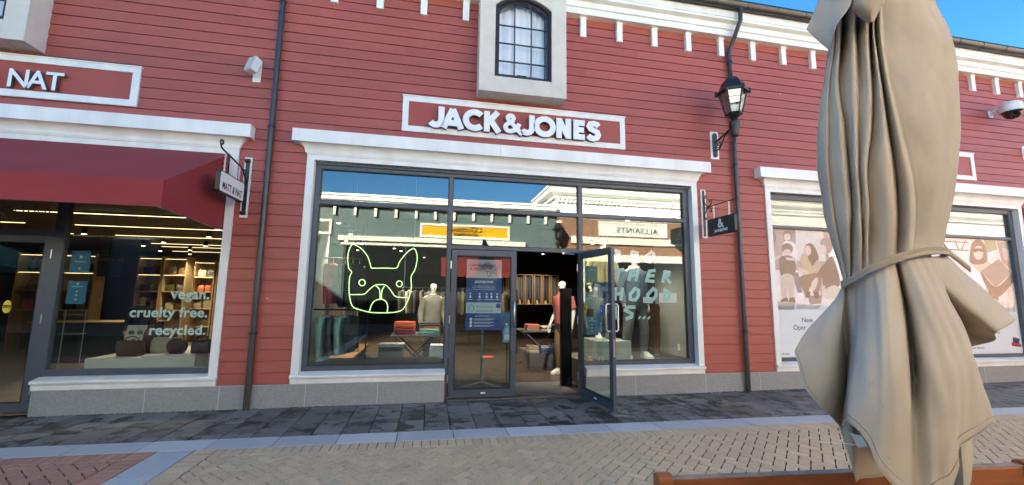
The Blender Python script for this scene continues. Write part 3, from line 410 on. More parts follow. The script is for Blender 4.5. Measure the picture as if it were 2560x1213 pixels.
def ky(s): return -1.325 - 0.026 * s
def W(s, t): return (s, ky(s) - t)
def clip(poly, n, d):
    out = []
    for i in range(len(poly)):
        a, b = poly[i], poly[(i + 1) % len(poly)]
        da = a[0] * n[0] + a[1] * n[1] - d; db = b[0] * n[0] + b[1] * n[1] - d
        if da >= 0: out.append(a)
        if (da >= 0) != (db >= 0):
            k = da / (da - db); out.append((a[0] + (b[0] - a[0]) * k, a[1] + (b[1] - a[1]) * k))
    return out
def paver(mb, st, col, gap=0.0036, z=0.0, conv=True, dep=0.012):
    """one paving unit from its outline, its joint cut back, with real edges"""
    if len(st) < 3: return
    cx = sum(p[0] for p in st) / len(st); cy = sum(p[1] for p in st) / len(st)
    q = []
    for x, y in st:
        dx, dy = x - cx, y - cy; r = math.hypot(dx, dy)
        if r < 0.012: return
        k = (r - gap * 1.4) / r; q.append((cx + dx * k, cy + dy * k))
    if conv: q = [W(*p) for p in q]
    n = len(q); mb.cur = col; t1 = random.uniform(-.001, .001)
    k = 0.994
    c2 = (sum(p[0] for p in q) / n, sum(p[1] for p in q) / n)
    top = [(c2[0] + (p[0] - c2[0]) * 0.965, c2[1] + (p[1] - c2[1]) * 0.965, z + t1) for p in q]
    mid = [(p[0], p[1], z + t1 - 0.0025) for p in q]; bot = [(p[0], p[1], z - dep - 0.003) for p in q]
    mb.add(top + mid + bot, [list(range(n))] + [[i, (i + 1) % n, n + (i + 1) % n, n + i] for i in range(n)] + [[n + i, n + (i + 1) % n, 2 * n + (i + 1) % n, 2 * n + i] for i in range(n)])

g = MB(); g.box(-400, 400, -400, 400, -0.5, -0.06); tag(g.build('ground', mat('far paving', (0.16, 0.145, 0.125), 0.85, var=0.2, vs=2)), kind='structure')
g = MB(); g.box(-16, 30, -14, 0.0, -0.06, -0.012); tag(g.build('paving_bed', JOINT), kind='structure')
# slate slabs along the wall, joints running away from the wall
mb = MB(); rnd = random.Random(3)
x = -14.0 + 0.042
while x < 26:
    y = -0.02; y -= 0
    first = True
    while y > -1.8:
        L = rnd.choice([0.2, 0.31, 0.42, 0.5]) * (rnd.uniform(0.3, 1) if first else 1); first = False
        P = [(x, y), (x, y - L), (x + 0.31, y - L), (x + 0.31, y)]
        P = clip(P, (0.026, 1.0), -1.325)
        if len(P) >= 3: paver(mb, P, rnd.uniform(0.72, 1.28), gap=0.0055, conv=False, z=0.0)
        y -= L
    x += 0.31
tag(mb.build('slab_pavement', SLAB), kind='structure')
# granite band and the strip that branches off it
mb = MB(); s = -14.05
while s < 26:
    paver(mb, [(s, 0), (s + 0.625, 0), (s + 0.625, 0.31), (s, 0.31)], rnd.uniform(0.86, 1.1)); s += 0.625
t = 0.31
while t < 9:
    L = 0.62; paver(mb, [(-2.585, t), (-2.25, t), (-2.25, t + L), (-2.585, t + L)], rnd.uniform(0.9, 1.12)); t += L
tag(mb.build('granite_band', KERB), kind='structure')
# bricks
def herring(mb, s0, s1, t0, t1, seed, a=45):
    r = random.Random(seed); b, L = 0.098, 0.196; ca, sa = math.cos(math.radians(a)), math.sin(math.radians(a))
    R = int((max(s1 - s0, t1 - t0) * 1.6) / b) + 6; cx, cy = (s0 + s1) / 2, (t0 + t1) / 2
    for i in range(-R, R):
        for j in range(-R, R):
            k = (i - j) % 4
            if k == 0: q = [(i, j), (i + 2, j), (i + 2, j + 1), (i, j + 1)]
            elif k == 3: q = [(i, j), (i + 1, j), (i + 1, j + 2), (i, j + 2)]
            else: continue
            P = [(cx + (u * ca - v * sa) * b, cy + (u * sa + v * ca) * b) for u, v in q]
            xs = [p[0] for p in P]; ys = [p[1] for p in P]
            if max(xs) < s0 or min(xs) > s1 or max(ys) < t0 or min(ys) > t1: continue
            for n, d in (((1, 0), s0), ((-1, 0), -s1), ((0, 1), t0), ((0, -1), -t1)): P = clip(P, n, d) if P else P
            if len(P) >= 3: paver(mb, P, r.gauss(1, 0.045), gap=0.0065)
mb = MB()
s = -2.04
while s < 20:
    paver(mb, [(s, 0.31), (s + 0.0915, 0.31), (s + 0.0915, 0.515), (s, 0.515)], rnd.gauss(1, 0.045), gap=0.0065); s += 0.0915
t = 0.31
while t < 4.2:
    paver(mb, [(-2.25, t), (-2.04, t), (-2.04, t + 0.0915), (-2.25, t + 0.0915)], rnd.gauss(1, 0.045), gap=0.0065); t += 0.0915
herring(mb, -2.04, 14, 0.515, 4.2, 11)
tag(mb.build('tan_brick_paving', TAN), kind='structure')
mb = MB(); s = -2.80
while s > -9:
    paver(mb, [(s - 0.0915, 0.31), (s, 0.31), (s, 0.515), (s - 0.0915, 0.515)], rnd.gauss(1, 0.06), gap=0.0065); s -= 0.0915
t = 0.31
while t < 4.2:
    paver(mb, [(-2.80, t), (-2.585, t), (-2.585, t + 0.0915), (-2.80, t + 0.0915)], rnd.gauss(1, 0.06), gap=0.0065); t += 0.0915
herring(mb, -9, -2.80, 0.515, 4.2, 12)
tag(mb.build('red_brick_paving', REDB), kind='structure')
# ---------------------------------------------------------------- the red clapboard shop building
BX0, BX1 = -15.0, 26.0
bld = thing('shop_building', 'long red clapboard shop building with white cornice, brackets and three shopfronts', 'building', (0, 0, 0))
OPEN = [(-1.80, 0.27, 0.30, 3.60), (0.27, 2.487, -0.1, 3.60), (2.487, 4.54, 0.30, 3.60), (-11.5, -2.86, -0.1, 3.60), (6.10, 12.5, 0.30, 3.60)]
def spans(z0, z1, x0=BX0, x1=BX1, ops=OPEN):
    cuts = sorted({z0, z1} | {z for o in ops for z in (o[2], o[3]) if z0 < z < z1}); out = []
    for a, b in zip(cuts, cuts[1:]):
        xs = [x0]
        for o in sorted(ops):
            if o[2] <= a + 1e-6 and o[3] >= b - 1e-6: xs += [o[0], o[1]]
        xs.append(x1)
        for i in range(0, len(xs), 2):
            if xs[i + 1] - xs[i] > 0.01: out.append((xs[i], xs[i + 1], a, b))
    return out
def clapboard(z0, first, pitch, ztop, x0, x1, ops, seed, yb=-0.024, yt=-0.013, slot=True):
    mb = MB(); r = random.Random(seed); zs = [z0, first]
    while zs[-1] + pitch < ztop + 0.02: zs.append(zs[-1] + pitch)
    for a, b in zip(zs, zs[1:]):
        for (p, q, c, d) in spans(a, b, x0, x1, ops):
            yy = lambda z: yb + (yt - yb) * (z - a) / (b - a)
            x = p
            while x < q - 1e-6:
                e = min(q, x + r.uniform(1.6, 3.7))
                if q - e < 0.5: e = q
                mb.cur = r.gauss(1, 0.035); g_ = 0.003 if e < q else 0
                c2 = c + 0.0075 if (c == a and slot) else c
                mb.add([(x, yy(c2), c2), (e - g_, yy(c2), c2), (e - g_, yy(d), d), (x, yy(d), d)], [(0, 1, 2, 3)])
                if c == a: mb.add([(x, yy(c2), c2), (x, 0.0, c2), (e - g_, 0.0, c2), (e - g_, yy(c2), c2)], [(0, 1, 2, 3)])
                if d == b: mb.add([(x, yy(d), d), (e - g_, yy(d), d), (e - g_, 0.0, d), (x, 0.0, d)], [(0, 1, 2, 3)])
                x = e
    return mb
mb = clapboard(0.313, 0.466, 0.1592, 6.6, BX0, BX1, OPEN, 5)
mb.cur = 1.0
for (p, q, a, b) in spans(0.0, 7.0): mb.box(p, q, 0.0, 0.055, a, b)
mb.build('clapboard_wall', RED, bld, fixn=False)
# roof slab, ends and back close the building off
mb = MB(); mb.box(BX0, BX1, 0.0, 13.0, 7.0, 7.12); mb.box(BX0, BX0 + 0.2, 0.06, 13, 0, 7); mb.box(BX1 - 0.2, BX1, 0.06, 13, 0, 7); mb.box(BX0 + .2, BX1 - .2, 12.8, 13, 0, 7)
mb.build('flat_roof', mat('grey roofing', (0.12, 0.12, 0.12), 0.9, var=0.1), bld)
# plinth
for a, b in ((-4.87, 0.262), (2.495, BX1), (BX0, -11.6)):
    mb = MB(); mb.box(a, b, -0.03, 0.05, -0.05, 0.312); mb.build('stone_plinth', STONE, bld)
mb = MB()
for x in (-3.62, -2.745, -1.66, -0.69, 3.35, 4.63, 5.69, 6.9, 8.2, 9.5, 10.8, 12.1, 13.4): mb.box(x - 0.004, x + 0.004, -0.0312, -0.02, 0.0, 0.306)
mb.box(-4.87, 0.262, -0.0335, -0.0305, 0.306, 0.3135); mb.box(2.495, BX1, -0.0335, -0.0305, 0.306, 0.3135)
mb.build('plinth_joints', MORTAR, bld)
# cornice
prof = [(0.0, 6.492), (-0.155, 6.492), (-0.155, 6.604), (-0.185, 6.609), (-0.185, 6.712), (-0.20, 6.712), (-0.27, 6.728), (-0.27, 6.765), (-0.245, 6.770), (-0.245, 6.795), (-0.26, 6.797), (-0.26, 6.965), (0.0, 6.965)]
GX = ((BX0, -6.805), (-5.295, 0.632), (2.093, BX1))
mb = MB()
for a, b in GX: mb.pyz(prof, a, b)
SEAL = mat('grey sealant', (0.30, 0.29, 0.27), 0.8); mb.m = 1; x = -13.2
while x < 25:
    if not (-6.9 < x < -5.2) and not (0.5 < x < 2.2):
        mb.box(x, x + 0.003, -0.1562, -0.154, 6.494, 6.60); mb.box(x + 1.5, x + 1.503, -0.2612, -0.259, 6.80, 6.92)
    x += 3.66
mb.build('cornice', [WHITE, SEAL], bld)
gp = [(-0.265, 6.945), (-0.30, 6.918), (-0.36, 6.925), (-0.40, 6.965), (-0.415, 7.02), (-0.425, 7.025), (-0.425, 7.035), (-0.405, 7.035), (-0.39, 6.98), (-0.35, 6.94), (-0.30, 6.935), (-0.28, 6.96), (-0.28, 7.02), (-0.265, 7.02)]
mb = MB()
for a, b in GX:
    mb.pyz(gp, a, b)
    x = a + 0.35
    while x < b: mb.pyz([(y - 0.006, z - 0.004) for y, z in gp[1:7]] + [(-0.36, 7.0), (-0.3, 6.96)], x - 0.012, x + 0.012); x += 0.635
gut = mb.build('gutter', GUTTER, bld, smooth=35)
mb = MB()
for a, b in GX: mb.box(a, b, -0.27, 0.0, 6.967, 6.999)
mb.build('eaves_flashing', GUTTER, bld)
br = MB(); br.box(-0.053, 0.053, -0.08, -0.004, 6.122, 6.4915); br.box(-0.060, 0.060, -0.088, -0.004, 6.455, 6.4905)
brk = br.build('bracket', WHITE, bld, bevel=0.003)
k = 0; xs = []
x = 2.339 - 0.685 * 26
while x < 24:
    xx = x + 0.055 - 0.02
    if not (-6.95 < xx < -5.2) and not (0.56 < xx < 2.19): xs.append(xx)
    x += 0.6895
brk.location.x = xs[0]
for xx in xs[1:]:
    c = brk.copy(); COL.objects.link(c); c.parent = bld; c.location.x = xx
# oriel windows
def oriel(cx, w=1.455, ztop=7.75):
    x0, x1 = cx - w / 2, cx + w / 2; zb, dp = 4.795, 0.33
    wx0, wx1, wz0, zs_, za = cx - 0.475, cx + 0.475, 5.06, 6.31, 6.50
    mb = MB()
    mb.box(x0, wx0, -dp, 0.0, zb + 0.001, 6.9); mb.box(wx1, x1, -dp, 0.0, zb + 0.001, 6.9); mb.box(wx0, wx1, -dp, 0.0, zb, wz0)
    n = 12; arcp = [(wx0 + (wx1 - wx0) * i / n, zs_ + (za - zs_) * math.sin(PI * i / n) ** 0.75) for i in range(n + 1)]
    for (a, b) in zip(arcp, arcp[1:]): mb.pxz([a, b, (b[0], 6.9), (a[0], 6.9)], -dp, 0.0)
    mb.pxz([(x0 - 0.0, 6.9), (x1, 6.9), (x1, 7.3), (cx, ztop), (x0, 7.3)], -dp, 0.3)
    o = mb.build('oriel', CREAM, bld, bevel=0.004)
    # frame follows the arch
    f = MB(); inn = [(x, z) for x, z in arcp]
    out = [(wx0, wz0)] + inn + [(wx1, wz0)]
    sh = 0.055
    def shrink(d): return [(cx + (x - cx) * (1 - d / 0.475), (wz0 + d if i in (0, len(out) - 1) else z - d)) for i, (x, z) in enumerate(out)]
    for (o1, o2, ya, yb_) in ((0.0, 0.035, -dp + 0.03, -dp + 0.16), (0.03, 0.075, -dp + 0.06, -dp + 0.15)):
        A, B = shrink(o1), shrink(o2)
        for i in range(len(A)):
            j = (i + 1) % len(A); f.pxz([A[i], A[j], B[j], B[i]], ya, yb_)
    fr = f.build('window_frame', BROWNF, o)
    b2 = MB()
    for i in (1, 2): xx = wx0 + 0.05 + (wx1 - wx0 - 0.1) * i / 3; b2.box(xx - 0.009, xx + 0.009, -dp + 0.075, -dp + 0.098, wz0 + 0.06, za - 0.075)
    for z in (5.375, 5.69, 6.005): b2.box(wx0 + 0.06, wx1 - 0.06, -dp + 0.077, -dp + 0.096, z - 0.009, z + 0.009)
    b2.box(cx - 0.1, cx + 0.06, -dp + 0.055, -dp + 0.075, wz0 + 0.055, wz0 + 0.085)
    b2.build('glazing_bars', BROWNF, o)
    p = MB(); pp = shrink(0.05); p.pxz(pp, -dp + 0.10, -dp + 0.106); p.build('pane', glass_mat('upper window glass', tint=(0.99, 0.99, 1.0), boost=1.3, wave=0.0008), o)
    c = MB(); rows = []
    for zz in [wz0 - 0.03 + i * 0.06 for i in range(26)]:
        row = []
        for i in range(73):
            t = i / 72; xx = wx0 + 0.02 + (wx1 - wx0 - 0.04 - 0.05) * t
            row.append((xx, -0.10 + 0.042 * math.sin(t * 44 + 1.2 * math.sin(t * 9)) * (0.55 + 0.45 * math.sin(t * 17 + 1)) + 0.01 * math.sin(zz * 3 + t * 20), zz))
        rows.append(row)
    c.grid(rows); c.build('curtain', CURT, o, smooth=80, fixn=False)
    bk = MB(); bk.box(x0 + 0.02, x1 - 0.02, -0.03, -0.01, wz0 - 0.1, 6.88); bk.build('room_wall', mat('dim room', (0.05, 0.08, 0.14), 0.9), o)
    return o
oriel(1.3625); oriel(-6.05)

# white surrounds: jambs, lintel with cove, sill
def surround(x0, x1, capl, capr, name='window_surround', sills=()):
    mb = MB(); iw = 0.105; zi = 3.556
    mb.box(x0, x0 + iw, -0.045, 0.075, 0.4135, 3.632); mb.box(x1 - iw, x1, -0.045, 0.075, 0.4135, 3.632)
    mb.box(x0 + iw, x1 - iw, -0.0447, 0.0747, zi, 3.632)
    mb.box(x0 - 0.004, x1 + 0.004, -0.056, 0.05, 3.632, 3.654)
    mb.box(x0 - 0.012, x1 + 0.012, -0.064, 0.05, 3.654, 3.667)
    rings = []
    for i in range(9):
        a = PI / 2 * i / 8; o_ = 0.03 + 0.105 * (1 - math.cos(a)); z = 3.667 + 0.121 * math.sin(a)
        rings.append([(x0 - o_, -0.055 - o_ + 0.02, z), (x1 + o_, -0.055 - o_ + 0.02, z), (x1 + o_, 0.0, z), (x0 - o_, 0.0, z)])
    mb.loft(rings)
    mb.box(capl, capr, -0.178, 0.0, 3.788, 3.978)
    jx = (capl + capr) / 2 - 0.35; mb.m = 1; mb.box(jx, jx + 0.0035, -0.1795, -0.177, 3.79, 3.975); mb.m = 0
    for a, b in sills:
        mb.box(a, b, -0.05, 0.05, 0.3155, 0.402)
        mb.pyz([(0.075, 0.392), (-0.076, 0.392), (-0.08, 0.404), (-0.08, 0.425), (-0.072, 0.43), (0.075, 0.468)], a - 0.006, b + 0.006)
    return mb.build(name, [WHITE, SEAL], bld, bevel=0.004)
surround(-1.87, 4.613, -2.06, 4.82, sills=((-1.868, 0.258), (2.50, 4.611)))
surround(-11.4, -2.79, -11.6, -2.612, sills=((-4.87, -2.792),))
surround(6.03, 12.39, 5.84, 12.6, sills=((6.032, 12.388),))

# shopfront of the big clothes shop
def frame_bars(mb, bars, y0=0.06, y1=0.145):
    for i, (a, b, c, d) in enumerate(bars): mb.box(a, b, y0, y1, c, d)
GLASST = glass_mat('coated transom glass', boost=3.2, wave=0.0005)
sf = MB()
frame_bars(sf, [(-1.765, -1.69, 0.468, 3.555), (4.40, 4.508, 0.468, 3.555)])
frame_bars(sf, [(-1.69, 4.40, 3.462, 3.555), (-1.69, 4.40, 2.918, 2.966)], 0.063, 0.142)
frame_bars(sf, [(0.245, 0.305, 0.0, 2.918), (0.245, 0.305, 2.966, 3.462), (2.425, 2.483, 0.0, 2.918), (2.425, 2.483, 2.966, 3.462)], 0.060, 0.145)
frame_bars(sf, [(-1.69, 0.245, 0.468, 0.535), (2.483, 4.40, 0.468, 0.535), (0.305, 2.425, 2.300, 2.356)], 0.063, 0.142)
sf.box(-1.75, 4.5, 0.03, 0.06, 3.515, 3.556)
win = sf.build('shopfront_window', FRAME, bld, bevel=0.003)
for a, b, c, d in [(-1.69, 0.245, 0.535, 2.918), (2.483, 4.40, 0.535, 2.918), (0.305, 2.425, 2.356, 2.918), (-1.69, 0.245, 2.966, 3.462), (0.305, 2.425, 2.966, 3.462), (2.483, 4.40, 2.966, 3.462)]:
    p = MB(); p.box(a - 0.004, b + 0.004, 0.098, 0.108, c - 0.004, d + 0.004); p.build('pane', GLASS if d < 3 else GLASST, win)
    gk = MB()
    for q in ((a, a + 0.012, c, d), (b - 0.012, b, c, d)): gk.box(q[0], q[1], 0.0625, 0.0975, q[2], q[3])
    gk.box(a + 0.012, b - 0.012, 0.0625, 0.0975, c, c + 0.012); gk.box(a + 0.012, b - 0.012, 0.0625, 0.0975, d - 0.012, d)
    gk.build('gasket', BLACK, win)
# dark panel behind transom lights is the lowered ceiling of the shop; doors
def door(name, w, h, label, loc, rz, hinge_left=True, handle=True, hy=-0.03):
    """leaf in local space: hinge at x=0, leaf towards +x, outside is -y"""
    d = thing('door_leaf', None, None, (0, 0, 0)) if False else None
    mb = MB(); st, tr, br_ = 0.082, 0.09, 0.115
    mb.box(0, st, -0.026, 0.026, 0, h); mb.box(w - st, w, -0.026, 0.026, 0, h)
    mb.box(st, w - st, -0.0255, 0.0255, h - tr, h); mb.box(st, w - st, -0.0255, 0.0255, 0, br_)
    o = mb.build('door', FRAME, bld, bevel=0.003, local=True); o.location = loc; o.rotation_euler = (0, 0, rz)
    if label: o['label'] = label
    p = MB(); p.box(st - 0.004, w - st + 0.004, -0.005, 0.005, br_ - 0.004, h - tr + 0.004); p.build('pane', GLASSD, o, local=True)
    g_ = MB()
    for ys in (-0.0245, 0.0125):
        g_.box(st, st + 0.012, ys, ys + 0.012, br_, h - tr); g_.box(w - st - 0.012, w - st, ys, ys + 0.012, br_, h - tr)
        g_.box(st + 0.012, w - st - 0.012, ys, ys + 0.012, br_, br_ + 0.012); g_.box(st + 0.012, w - st - 0.012, ys, ys + 0.012, h - tr - 0.012, h - tr)
    g_.build('gasket', BLACK, o, local=True)
    if handle:
        hx = w - st / 2
        for sgn in (-1, 1):
            hb = MB(); y = sgn * 0.026; yo = sgn * 0.095
            hb.tube([(hx, y, 1.07), (hx, yo - sgn * 0.02, 1.07), (hx, yo, 1.09), (hx, yo, 1.43), (hx, yo - sgn * 0.02, 1.45), (hx, y, 1.45)], 0.0125, 10)
            hb.build('handle', STEEL, o, smooth=60, local=True)
    for z in (0.28, 1.17, 2.02):
        hb = MB(); hb.tube([(-0.008, hy, z - 0.06), (-0.008, hy, z + 0.06)], 0.011, 8); hb.build('hinge', STEEL, o, smooth=60, local=True)
    lk = MB(); lk.box(w + 0.0005, w + 0.003, -0.012, 0.012, 0.72, 0.96); lk.build('lock_plate', STEEL, o, local=True)
    lab = MB(); lab.box(w * 0.48, w * 0.48 + 0.075, -0.0285, -0.0262, 0.048, 0.074); lab.build('maker_plate', LETW, o, local=True)
    return o
dl = door('door', 1.045, 2.265, 'closed left door leaf of slate grey aluminium', (0.32, 0.098, 0.028), 0)
dr = door('door', 1.045, 2.265, 'right door leaf swung wide open over the pavement', (2.425, 0.05, 0.028), math.radians(-83.5), True)
# closer arm of the open leaf
ca = MB(); ca.tube([(2.15, 0.045, 2.285), (2.535, -0.60, 2.30)], 0.011, 8); ca.tube([(2.15, 0.05, 2.285), (2.34, 0.055, 2.272)], 0.009, 8); ca.box(2.13, 2.17, 0.03, 0.059, 2.268, 2.30)
ca.box(2.505, 2.545, -0.66, -0.54, 2.296, 2.325)
ca.build('door_closer', STEEL, bld)
th = MB(); th.box(0.306, 2.424, 0.0, 0.16, 0.0, 0.014); th.build('threshold', STEEL, bld)
# shopfront of the bag shop
sf = MB()
frame_bars(sf, [(-4.955, -4.83, 0.0, 3.555), (-2.935, -2.89, 0.468, 3.555), (-6.12, -6.0, 0.0, 3.555), (-9.2, -9.08, 0.0, 3.555)], 0.06, 0.145)
frame_bars(sf, [(-4.83, -2.935, 0.468, 0.548), (-4.83, -2.935, 3.47, 3.555), (-6.0, -4.955, 2.30, 2.37), (-6.0, -4.955, 3.47, 3.555), (-9.08, -6.12, 0.0, 0.548), (-9.08, -6.12, 3.47, 3.555)], 0.063, 0.142)
win2 = sf.build('shopfront_window', FRAME, bld, bevel=0.003)
for a, b, c, d in [(-4.83, -2.935, 0.548, 3.47), (-6.0, -4.955, 2.37, 3.47), (-9.08, -6.12, 0.548, 3.47)]:
    p = MB(); p.box(a - 0.004, b + 0.004, 0.098, 0.108, c - 0.004, d + 0.004); p.build('pane', GLASS, win2)
dm = door('door', 1.03, 2.265, 'door of the bag shop left of its window', (-4.962, 0.098, 0.028), PI, hy=0.03)
bx = MB(); bx.box(-11.5, -9.2, 0.0, 0.055, 0, 3.6); bx.build('blank_panel', FRAME, bld)
# shopfront with the posters
sf = MB()
frame_bars(sf, [(6.135, 6.215, 0.468, 3.555), (12.17, 12.285, 0.468, 3.555), (9.16, 9.24, 0.468, 3.555)], 0.055, 0.14)
for a, b in ((6.215, 9.16), (9.24, 12.17)): frame_bars(sf, [(a, b, 0.468, 0.53), (a, b, 3.455, 3.555), (a, b, 2.893, 2.95)], 0.058, 0.137)
win3 = sf.build('shopfront_window', FRAME, bld, bevel=0.003)
GLASSP = glass_mat('clear poster window glass', tint=(0.995, 1, 1), boost=0.8)
for a, b in ((6.215, 9.16), (9.24, 12.17)):
    for c, d in ((0.53, 2.893), (2.95, 3.455)):
        p = MB(); p.box(a - 0.004, b + 0.004, 0.085, 0.095, c - 0.004, d + 0.004); p.build('pane', GLASSP, win3)
    bl = MB(); bl.box(a, b, 0.14, 0.15, 2.9, 3.5); bl.build('blind', mat('olive beige blind', (0.33, 0.32, 0.27), 0.8, var=0.4, vs=1.6), win3)
# ---------------------------------------------------------------- signs and fittings on the wall
def frame_sign(name, label, x0, x1, z0, z1):
    t = thing(name, label, 'sign', ((x0 + x1) / 2, 0, z0)); w = 0.095
    mb = MB()
    mb.box(x0, x1, -0.047, -0.003, z0, z0 + w); mb.box(x0, x1, -0.047, -0.003, z1 - w, z1 - 0.012); mb.box(x0, x0 + w, -0.0465, -0.003, z0 + w, z1 - w); mb.box(x1 - w, x1, -0.0465, -0.003, z0 + w, z1 - w)
    mb.box(x0 - 0.012, x1 + 0.012, -0.06, -0.003, z1 - 0.012, z1 + 0.006)
    mb.build('frame', WHITE, t, bevel=0.003)
    p = MB(); p.box(x0 + w, x1 - w, -0.029, -0.004, z0 + w, z1 - w); p.build('panel', REDP, t)
    return t
js = frame_sign('shop_sign', 'framed red sign with white block letters reading JACK&JONES', -0.53, 3.255, 4.128, 4.722)
def letter(strokes, x, z, h, w, parent, sx=1.0, th=0.088, y0=-0.125, depth=0.06, m=LETW):
    mb = MB()
    for i, s in enumerate(strokes):
        if len(strokes) == 2 and len(s) > 8: th = 0.205 * h
        mb.m = 0; ribbon(mb, [(x + px * sx * h, z + pz * h) for px, pz in s], th, y0 - i * 0.0006, y0 + 0.018, 0)
        mb.m = 1; ribbon(mb, [(x + px * sx * h, z + pz * h) for px, pz in s], th * 0.97, y0 + 0.0181, y0 + depth + 0.04, 0)
    return mb.build('letter', [m, LETG], parent)
H_ = 0.345; T_ = 0.278      # stroke width in units of the letter height
t2 = T_ / 2
GL = {
 'J': [[(0.58, 1.0), (0.58, 0.34)] + arc(0.34, 0.345, 0.24, 0.235, 0, -150, 8)[1:]],
 'A': [[(0.06, 0.0), (0.44, 0.93)], [(0.82, 0.0), (0.44, 0.93)], [(0.24, 0.26), (0.64, 0.26)]],
 'C': [arc(0.50, 0.5, 0.39, 0.385, 42, 318, 18)],
 'K': [[(t2, 0), (t2, 1)], [(0.18, 0.42), (0.62, 1.0)], [(0.30, 0.58), (0.68, 0.0)]],
 '&': [[(0.90, 0.0), (0.27, 0.66)] + arc(0.36, 0.745, 0.125, 0.135, 190, 0, 7)[0:1] + arc(0.36, 0.76, 0.135, 0.13, 180, -25, 8), [(0.50, 0.70), (0.40, 0.60), (0.24, 0.49)] + arc(0.33, 0.30, 0.205, 0.185, 135, 300, 9) + [(0.58, 0.20), (0.70, 0.35), (0.76, 0.52)]],
 'O': [arc(0.5, 0.5, 0.39, 0.385, 0, 360, 26)],
 'N': [[(t2, 0), (t2, 1)], [(0.72 - t2, 0), (0.72 - t2, 1)], [(0.13, 0.94), (0.59, 0.06)]],
 'E': [[(t2, 0), (t2, 1)], [(0.14, 1 - t2), (0.56, 1 - t2)], [(0.14, 0.5), (0.52, 0.5)], [(0.14, t2), (0.56, t2)]],
 'S': [[(0.60, 0.76), (0.52, 0.855), (0.36, 0.885), (0.20, 0.85), (0.14, 0.73), (0.20, 0.615), (0.36, 0.54), (0.53, 0.455), (0.58, 0.32), (0.52, 0.18), (0.36, 0.115), (0.19, 0.145), (0.08, 0.25)]]}
for ch, x, wd in [('J', -0.155, .7), ('A', 0.075, .88), ('C', 0.405, .9), ('K', 0.735, .75), ('&', 1.045, .9), ('J', 1.325, .7), ('O', 1.575, 1), ('N', 1.955, .72), ('E', 2.255, .6), ('S', 2.49, .7)]:
    letter(GL[ch], x + 0.02, 4.205, H_, wd, js, 1.06, T_ * H_)
ms = frame_sign('shop_sign', 'framed red sign of the bag shop with white letters NAT at its right end', -8.3, -4.145, 4.142, 4.735)
x = -6.95
for ch, dx in zip('MATT & NAT', (0.0, 0.30, 0.52, 0.70, 0.9, 0.98, 1.2, 1.30, 1.53, 1.735)):
    if ch != ' ':
        o = text('letter', ch, x + dx, -0.062, 4.262, 0.36, STEEL if False else LETW, ms, ext=0.022, offset=0.006, sx=0.95)
# empty sign board on the right
frame_sign('sign_board', 'empty framed red sign board right of the umbrella', 7.4, 11.235, 4.11, 4.705)

